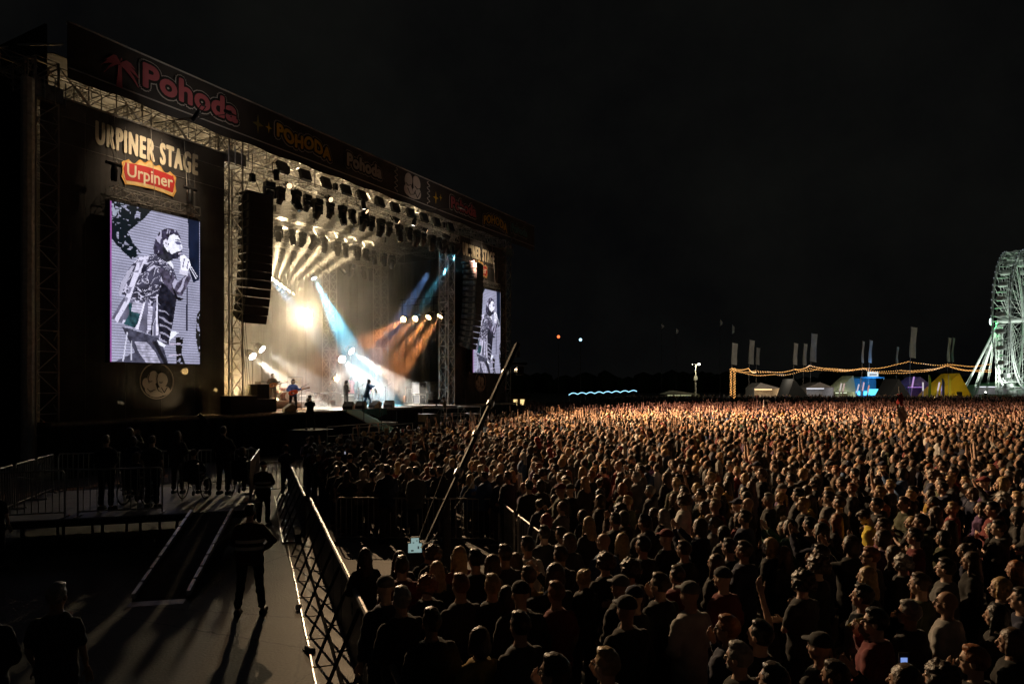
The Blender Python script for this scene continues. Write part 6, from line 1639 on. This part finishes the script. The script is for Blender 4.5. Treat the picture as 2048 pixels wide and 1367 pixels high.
for k in range(NS):
    a0 = 2 * PI * k / NS
    s_ = MB()
    for off in (-HT, HT): s_.bar(wp(.8, a0, off * .8), wp(RAD, a0, off), .05, 4)
    for r_ in (.3, .55, .8): s_.bar(wp(RAD * r_, a0, -HT), wp(RAD * (r_ + .2), a0, HT), .03, 3)
    s_.bar(wp(RAD, a0, -HT), wp(RAD, a0, HT), .09, 4)
    s_.build('spoke', WHM, FW)
MB().bar(wp(0, 0, -HT - 2.6), wp(0, 0, HT + 2.6), .7, 12).build('hub', WHM, FW)
gn = MB().lathe([(.3, .95), (1.05, .8), (1.15, .0), (1.0, -.3)], 10).lathe([(1.3, 1.9), (.2, 2.4)], 10)
for k in range(4): gn.bar((.95 * math.cos(k * PI / 2), .95 * math.sin(k * PI / 2), .7), (.95 * math.cos(k * PI / 2), .95 * math.sin(k * PI / 2), 1.95), .05, 4)
gme = gn.mesh('gondola', WHM)
for k in range(NS): link('gondola', gme, FW, wp(RAD + .2, 2 * PI * (k + .5) / NS, 0) - Vector((0, 0, 2.2)))
gz = 1.2
for off in (-1, 1):
    top_ = wp(0, 0, off * (HT + 2.2))
    for sg in (-1, 1):
        foot = Vector((0, 0, gz)) + nrm * off * (HT + 9.5) + wdir * sg * 7.5
        l_ = MB().bar(top_, foot, .28, 8, .34)
        l_.build('support_leg', WHM, FW)
        l2 = MB(); truss(l2, top_.lerp(foot, .25) + wdir * sg * .2 + Vector((0, 0, -1.5)), foot + nrm * off * -2.6, .35, 1.6, .04, .02); l2.build('support_strut', WHM, FW)
    tw_ = MB(); truss(tw_, (0, 0, hub.z - 1) if 0 else top_ + Vector((0, 0, -.5)), Vector((top_.x, top_.y, gz)), 1.1, 1.4, .12, .07, up=(0, 1, 0)); tw_.build('tower', WHM, FW)
MB().box((0, 0, .35), (14, 10, .7), (0, 0, math.atan2(wdir.y, wdir.x))).build('base_platform', mat('grey_deck', (.06, .06, .06), .7), FW)
fc = -nrm if nrm.dot(d_) > 0 else nrm
leftn = nrm if nrm.x < 0 else -nrm
for i, (o_, col, w_) in enumerate(((leftn * 14 + Vector((0, 0, 1.6)) - d_ * 6, (.85, 1, .82), 14000), (leftn * 7 + Vector((0, 0, 1.6)) - d_ * 11, (.9, 1, .9), 12000), (-d_ * 16 - leftn * 6 + Vector((0, 0, 1.6)), (.9, 1, .92), 12000))):
    lm = thing('floodlight', 'ground floodlight shining up at the Ferris wheel, %s' % ('left one', 'middle one', 'right one')[i], 'floodlight', Vector((hub.x, hub.y, 0)) + o_, 0, 'floodlights under the Ferris wheel')
    MB().bb(-.35, .35, -.2, .2, -.3, .2).build('housing', DARKM, lm); MB().ball((0, 0, .25), .22, 8, 6).build('lamp_glass', emis('flood', (.95, 1, .85), 12), lm); MB().bar((0, 0, -1.6), (0, 0, -.3), .05).build('post', DARKM, lm)
    plight(lm, (0, 0, .7), col, w_ * 1.15, .4, spot_deg=110, d=Vector((-o_.x, -o_.y, hub.z - 2)))
gl = thing('hub_lamp', 'round green white lamp glowing beside the Ferris wheel hub', 'lamp', Vector((hub.x, hub.y, 0)) + wp(0, 0, 0) + leftn * (HT + 4.2), 0)
MB().ball((0, 0, 0), (.35, .35, 1.0), 10, 8).build('glowing_globe', emis('hub', (.75, 1, .9), 4), gl); MB().bar(leftn * -1.5, (0, 0, 0), .08).build('arm', WHM, gl); plight(gl, leftn * -.3 + Vector((0, 0, -1.2)), (.1, 1, .25), 2000, .4)
# floodlit mast left of the lights
def at(x, y, Y): return PXY(x, y, Y)
m = at(1391, 790, 150); t = thing('light_mast', 'slim pale mast with one lit floodlight behind the audience', 'light mast', (m.x, m.y, 0), 0)
MB().bar((0, 0, 0), (0, 0, at(0, 730, 150).z), .22, 8, .10).build('mast', mat('pale_mast', (.55, .55, .45), .6), t); MB().bb(-.4, .4, -.25, .1, at(0, 760, 150).z, at(0, 752, 150).z).build('control_box', mat('pale_mast', (.55, .55, .45), .6), t)
zt = at(0, 728, 150).z; MB().bar((-.9, 0, zt), (.9, 0, zt), .06).build('cross_arm', DARKM, t); MB().ball((.7, -.2, zt), (.30, .2, .22), 8, 6).build('lit_floodlight', emis('mast', (1, .95, .75), 9), t); MB().ball((-.8, -.2, zt), (.18, .15, .15), 8, 6).build('dim_floodlight', STEEL, t)
plight(t, (.5, -1.0, zt - .3), (1, .92, .65), 700, .3)
# fairy lights
BULB = emis('bulb', (1, .46, .12), 2.2); WIRE = DARKM
def swag(pts_, Y, n, sag, seed):
    r = random.Random(seed); out = []
    for (x0, y0), (x1, y1) in zip(pts_[:-1], pts_[1:]):
        for k in range(n):
            f = k / n; out.append(at(x0 + (x1 - x0) * f, y0 + (y1 - y0) * f + sag * 4 * f * (1 - f), Y))
    out.append(at(*pts_[-1], Y)); return out
strings = [([(1465, 735), (1497, 735), (1512, 742), (1590, 737), (1619, 730), (1725, 736), (1818, 721), (1895, 727), (1985, 727)], 5, 'uppermost'), ([(1465, 737), (1511, 739), (1588, 738), (1640, 734), (1728, 735), (1800, 739), (1892, 730), (1985, 738)], 6, 'middle'), ([(1465, 739), (1550, 748), (1619, 735), (1730, 737), (1790, 744), (1895, 731), (1985, 741)], 6, 'lowest')]
for i, (ps_, sg, nm) in enumerate(strings):
    Y = 140 + 4 * i; pl_ = swag(ps_, Y, 16, sg * .8, i); o0 = pl_[0].copy(); o0.z = 0
    t = thing('fairy_light_string', 'swagged string of warm bulbs over the far field, %s of three' % nm, 'fairy lights', o0, 0, 'strings of warm bulbs')
    MB().tube([q - o0 for q in pl_], .03, 3).build('wire', WIRE, t)
    b_ = MB()
    for q0, q1 in zip(pl_[:-1], pl_[1:]):
        L_ = (q1 - q0).length; nn = max(1, int(L_ / .27))
        for k in range(nn):
            q = q0.lerp(q1, k / nn) - o0; b_.ball((q.x, q.y, q.z - .1 + .08 * math.sin(k * 5.3 + q.x)), .075, 4, 3)
    b_.build('bulbs', BULB, t)
    for f_ in (.2, .5, .8): plight(t, pl_[int(f_ * len(pl_))] - o0 + Vector((0, -.5, -.3)), (1, .8, .6), 420, .5, 'bulb_glow')
for i, x in enumerate((1462, 1469)):
    q = at(x, 735, 140); t = thing('bulb_post', 'post wrapped in warm bulbs at the left end of the strings, %s one' % ('left', 'right')[i], 'lamp post', (q.x, q.y, 0), 0)
    MB().bar((0, 0, 0), (0, 0, q.z), .06, 6).build('post', DARKM, t); b_ = MB()
    for k in range(40): z = 1.0 + (q.z - 1.0) * k / 40; b_.ball((.16 * math.cos(k * 1.9), .16 * math.sin(k * 1.9), z), .085, 5, 4)
    b_.build('bulbs', BULB, t)
# tall flags
FLG = mat('pale_flag_cloth', (.75, .76, .74), .85, noise_amt=.2, scale=.6, bump=.3, fine=2, transl=.3)
flags = [(1468, 685, 728, 11), (1502, 679, 727, 10), (1515, 694, 728, 7), (1590, 685, 728, 8), (1609, 686, 729, 7), (1626, 666, 722, 12), (1725, 681, 724, 4), (1740, 679, 724, 6), (1794, 692, 725, 4), (1825, 653, 714, 12), (1897, 674, 722, 6), (1905, 674, 722, 4)]
for i, (x, y0, y1, w) in enumerate(flags):
    Y = 165 + 5 * (i % 3); p = at(x, y1, Y); k_ = Y / F; t = thing('tall_flag', 'tall narrow pale flag above the far field, %s' % order(i, len(flags)), 'flag', (p.x, p.y, 0), 0, 'tall flags over the far field')
    ht = at(0, y0, Y).z; zb = p.z; MB().bar((-w / 2 * k_, 0, 0), (-w / 2 * k_ + .05 * (ht - zb), 0, ht), .07, 5, .03).build('pole', ALU, t)
    mb = MB(); n = 8
    for j in range(n + 1):
        z = zb + (ht - zb) * j / n; sh_ = .05 * (z - zb)
        for q in range(5): f_ = q / 4; mb.v.append((-w / 2 * k_ + sh_ + w * k_ * f_, .15 * math.sin(f_ * 5 + j * .7), z - .25 * f_))
    for j in range(n):
        for q in range(4): a = j * 5 + q; mb.f.append((a, a + 1, a + 6, a + 5))
    mb.build('cloth', FLG, t, smooth=True)
for i, (x, y0, y1) in enumerate(((1323, 645, 658), (1352, 655, 668), (1440, 638, 652), (1464, 648, 668))):
    Y = 200; p = at(x, y1, Y); k_ = Y / F; t = thing('pennant', 'small white pennant high in the dark, %s of four' % order(i, 4), 'pennant', (p.x, p.y, 0), 0, 'small pennants in the dark')
    MB().bar((0, 0, 0), (0, 0, at(0, y0, Y).z), .08, 5, .04).build('pole', DARKM, t); zt, zb = at(0, y0, Y).z, p.z
    MB().add([(0, 0, zb), (.7, .02, zb + .5), (.75, 0, zt - .9), (.05, 0, zt), (0, .06, zb), (.7, .08, zb + .5), (.75, .06, zt - .9), (.05, .06, zt)], [(0, 1, 2, 3), (7, 6, 5, 4), (0, 3, 7, 4), (1, 5, 6, 2), (2, 6, 7, 3), (0, 4, 5, 1)]).build('cloth', mat('pennant_white', (.75, .75, .72), .8, emit=None), t)
# tents and stalls
def tent(x0, x1, yt, yb, Y, name, label, cat, m_, ridge=.5, wall=.45, lit=None, dep=6.0):
    p = at((x0 + x1) / 2, yb, Y); k_ = Y / F; w = (x1 - x0) * k_ / 2; h = at(0, yt, Y).z; hw = h * wall
    t = thing(name, label, cat, (p.x, p.y, 0), 0)
    rx = -w + 2 * w * ridge
    MB().add([(-w, 0, hw), (w, 0, hw), (rx, 0, h), (-w, dep, hw), (w, dep, hw), (rx, dep, h)], [(0, 1, 2), (5, 4, 3), (0, 2, 5, 3), (1, 4, 5, 2)]).build('roof', m_, t)
    MB().bb(-w + .08, w - .08, dep - .1, dep, 0, hw - .02).build('back_wall', m_, t)
    for sx in (-1, 1): MB().bb(sx * (w - .08) - .05, sx * (w - .08) + .05, .05, dep - .1, 0, hw - .02).build('side_wall', m_, t)
    if lit:
        MB().bb(-w * .7, w * .7, dep * .5, dep * .5 + .15, hw - .35, hw - .2).build('lamp_tube', emis('tube_%s' % lit[0], lit[1], lit[2]), t); plight(t, (0, 1.0, hw - .6), lit[1], lit[3], .4)
    MB().bb(-w * .8, w * .8, .3, .9, .0, 1.0).build('counter', mat('stall_counter', (.3, .25, .2), .7), t)
    return t
yt_ = tent(1868, 1944, 746, 778, 165, 'gabled_tent', 'yellow gabled tent left of the Ferris wheel foot', 'tent', mat('yellow_canvas', (.75, .55, .03), .8, noise_amt=.15, scale=.5, transl=.35), .67, .16, ('yel', (1, .85, .35), 2, 500), 7)
MB().bb(.9, 2.2, -.08, -.02, 1.0, 2.2).build('tent_window', DARKM, yt_); plight(yt_, (-1, -6, 2.5), (1, .9, .5), 300, .4)
tent(1670, 1712, 751, 776, 170, 'vaulted_tent', 'pale canvas tent with high right end left of the blue stall', 'tent', mat('pale_canvas', (.6, .6, .45), .8, transl=.3), .88, .35, ('pale', (.95, 1, .75), 1.2, 160))
tent(1508, 1562, 765, 780, 160, 'food_stall', 'long low food stall with warm light behind the audience', 'stall', mat('white_canvas', (.65, .62, .6), .8), .25, .7, ('warm', (1, .66, .32), 3, 150))
tent(1612, 1668, 764, 780, 165, 'drinks_stall', 'low drinks stall with white light left of the pale tent', 'stall', mat('white_canvas', (.65, .62, .6), .8), .5, .72, ('cool', (.9, .92, 1), 1.5, 60))
tent(1815, 1866, 753, 778, 172, 'purple_stall', 'purple lit peaked stall left of the yellow tent', 'stall', mat('violet_canvas', (.35, .3, .5), .8, transl=.3), .5, .6, ('vio', (.6, .3, 1), .8, 40))
tent(1330, 1400, 781, 797, 150, 'dark_pavilion', 'low dim pavilion left of the light mast', 'pavilion', mat('dim_canvas', (.3, .3, .24), .8), .3, .7, ('dim', (.9, .9, .5), .6, 30))
tent(1575, 1618, 757, 792, 145, 'dark_tent', 'large dark peaked tent below the warm bulb strings, left', 'tent', mat('dark_canvas', (.02, .024, .026), .9), .3, .25)
tent(1778, 1822, 757, 792, 150, 'dark_tent', 'large dark peaked tent below the warm bulb strings, right', 'tent', mat('dark_canvas', (.02, .024, .026), .9), .45, .25)
tent(1950, 2060, 764, 778, 215, 'lit_hall', 'long low white hall behind the Ferris wheel foot', 'hall', mat('white_canvas', (.65, .62, .6), .8), .5, .75, ('hall', (.9, .95, 1), 2, 60))
# blue stall with the white sign
Y = 168; k_ = Y / F; p = at(1745, 782, Y); t = thing('blue_stall', 'blue lit bar stall carrying a white lettered sign', 'stall', (p.x, p.y, 0), 0)
BLU = mat('blue_panel', (.05, .3, .55), .6)
hz = at(0, 753, Y).z; w = 24 * k_
MB().bb(-w, w, 0, 4, hz - .4, hz).build('canopy', BLU, t); MB().bb(-w, w, 3.9, 4.1, 0, hz - .4).build('back_wall', BLU, t); MB().bb(-w, w, .2, .8, .0, 1.1).build('counter', BLU, t)
for sx in (-1, 1): MB().bar((sx * w * .97, .1, 0), (sx * w * .97, .1, hz - .4), .12).build('post', WHM, t)
for i, sx in enumerate((-.55, .1, .6)): MB().bb(sx * w - .5, sx * w + .5, 3.6, 3.8, 1.3, 2.3).build('lit_shelf', emis('blue', (.08, .55, 1), 3.0), t)
MB().bb(-1.0, 1.4, -.1, .1, 1.4, 2.9).build('lit_menu', emis('menu', (.12, .7, 1), 1.6), t)
plight(t, (0, -1.5, hz - 1), (.1, .5, 1), 330, .5); plight(t, (0, -.6, hz + 1.8), (.1, .4, 1), 260, .4)
sg = MB().bb(-10.5 * k_, 10.5 * k_, -.3, -.1, at(0, 752.5, Y).z, at(0, 743, Y).z).build('sign_board', emis('sign', (.82, .95, .95), .85), t)
zl = at(0, 748.6, Y).z; st_m = mat('sign_text_red', (.25, .05, .07), .7, noise_amt=0)
for i in range(7): MB().bb(-.86 + .25 * i, -.67 + .25 * i, -.34, -.31, zl - (.28 if i == 0 else .18), zl + .16).build('letter_mark', st_m, sg)
# striped props round the stalls, feather flags
for i, (x, y0, y1, dx, c) in enumerate(((1676, 766, 776, 7, (.8, .7, .65)), (1682, 766, 776, 7, (.7, .5, .45)), (1710, 768, 776, 8, (.8, .75, .85)), (1722, 764, 774, 6, (.85, .6, .7)), (1733, 770, 775, 5, (.8, .4, .3)), (1820, 753, 762, 8, (.7, .4, .9)), (1846, 764, 776, 0, (.8, .75, .8)), (1872, 764, 774, 7, (.85, .7, .75)), (1880, 765, 775, 6, (.5, .4, .9)))):
    Y = 164; a, b = at(x, y1, Y), at(x + dx, y0, Y); t = thing('light_pole_prop', 'leaning pale striped pole among the far stalls, %s' % order(i, 9), 'pole', (a.x, a.y, 0), 0, 'leaning poles among the stalls')
    MB().bar((0, 0, 0), (b.x - a.x, 0, b.z), .14, 6).build('pole', mat('prop_%d' % i, c, .6), t); MB().bar(((b.x - a.x) * .5, 0, b.z * .55), (b.x - a.x, 0, b.z), .17, 6).build('lit_sleeve', emis('prop_%d' % i, c, .7), t)
for i, (x, y0) in enumerate(((1857, 749), (1897, 749), (1884, 756))):
    Y = 160; p = at(x, 780, Y); h = at(0, y0, Y).z; t = thing('feather_flag', '%s feather flag beside the yellow tent' % ('lime green', 'yellow', 'dark blue')[i], 'flag', (p.x, p.y, 0), 0)
    MB().bar((0, 0, 0), (0, 0, h), .04).build('pole', STEEL, t)
    MB().poly([(0, 1.0), (.55, 1.1), (.6, h * .8), (.35, h * .97), (0, h)], .03).build('cloth', mat('feather_%d' % i, ((.4, .6, .05), (.8, .7, .05), (.05, .08, .2))[i], .8, transl=.4), t, (.03, 0, 0))
# blue light chain at the left
pl_ = []
for k in range(60):
    x = 1138 + 135 * k / 59; y = 789 - 6 * k / 59 - 3.2 * abs(math.sin(k * .42)); pl_.append(at(x, y, 130))
o0 = pl_[0].copy(); o0.z = 0; t = thing('blue_light_chain', 'chain of pale blue bulbs in scallops behind the audience', 'fairy lights', o0, 0)
MB().tube([q - o0 for q in pl_], .03, 3).build('wire', WIRE, t); b_ = MB()
for k, q in enumerate(pl_): b_.ball(q - o0, .09, 5, 4)
for q0, q1 in zip(pl_[:-1], pl_[1:]): b_.ball(q0.lerp(q1, .5) - o0, .08, 5, 4)
b_.build('bulbs', emis('bluebulb', (.35, .75, 1), 1.8), t)
for k in range(5): q = pl_[k * 14] - o0; MB().bar((q.x, q.y, 0), q, .05).build('post', DARKM, t)
for i, (x, y, c, e_) in enumerate(((1117, 673, (1, .18, .05), 2.0), (1161, 679, (.45, .8, 1), 2.2))):
    q = at(x, y, 160); t = thing('beacon_mast', '%s beacon on a dark mast beyond the stage' % ('red', 'pale blue')[i], 'beacon', (q.x, q.y, 0), 0)
    MB().bar((0, 0, 0), (0, 0, q.z - .3), .12, 6, .06).build('mast', DARKM, t); MB().ball((0, 0, q.z), .36, 8, 6).build('lit_globe', emis('beacon_%d' % i, c, e_), t)
q = at(1037, 805, 75); t = thing('lit_kiosk', 'small kiosk with golden lit window right of the stage', 'kiosk', (q.x, q.y, 0), 0); k_ = 75 / F
zz0, zz1 = at(0, 810, 75).z, at(0, 800, 75).z
MB().bb(-1.2, 1.2, 0, 1.5, 0, zz1 + .5).build('walls', mat('kiosk_wall', (.15, .12, .09), .7), t); MB().bb(-1.35, 1.35, -.15, 1.6, zz1 + .5, zz1 + .62).build('roof', DARKM, t)
for x in (-.55, .2): MB().bb(x, x + .45, -.03, -.01, zz0, zz1 + .1).build('lit_window', emis('kiosk', (1, .72, .3), 1.2), t)
# people round the far stalls: one mass
fp = []
for k in range(1500):
    x = random.uniform(1180, 2070); Y = random.uniform(97, 150); q = at(x, 790, Y); fp.append((q.x, q.y))
crowd_mesh('stall_visitors', fp, 'loose dark mass of visitors between the audience and the far stalls', lambda x, y: .03, facing=lambda x, y: 0.3)
# dark tree line on the horizon
tl = MB(); r = random.Random(4)
for k in range(420):
    x = r.uniform(-60, 420); y = r.uniform(330, 420); s = r.uniform(3, 6.5); tl.ball((x, y, s * .8), (s * r.uniform(.7, 1.2), s, s), 6, 4)
tl.build('far_tree_line', mat('night_foliage', (.03, .045, .02), .95), None); tag(bpy.data.objects['far_tree_line'], 'black line of distant trees on the horizon', 'trees', kind='stuff')
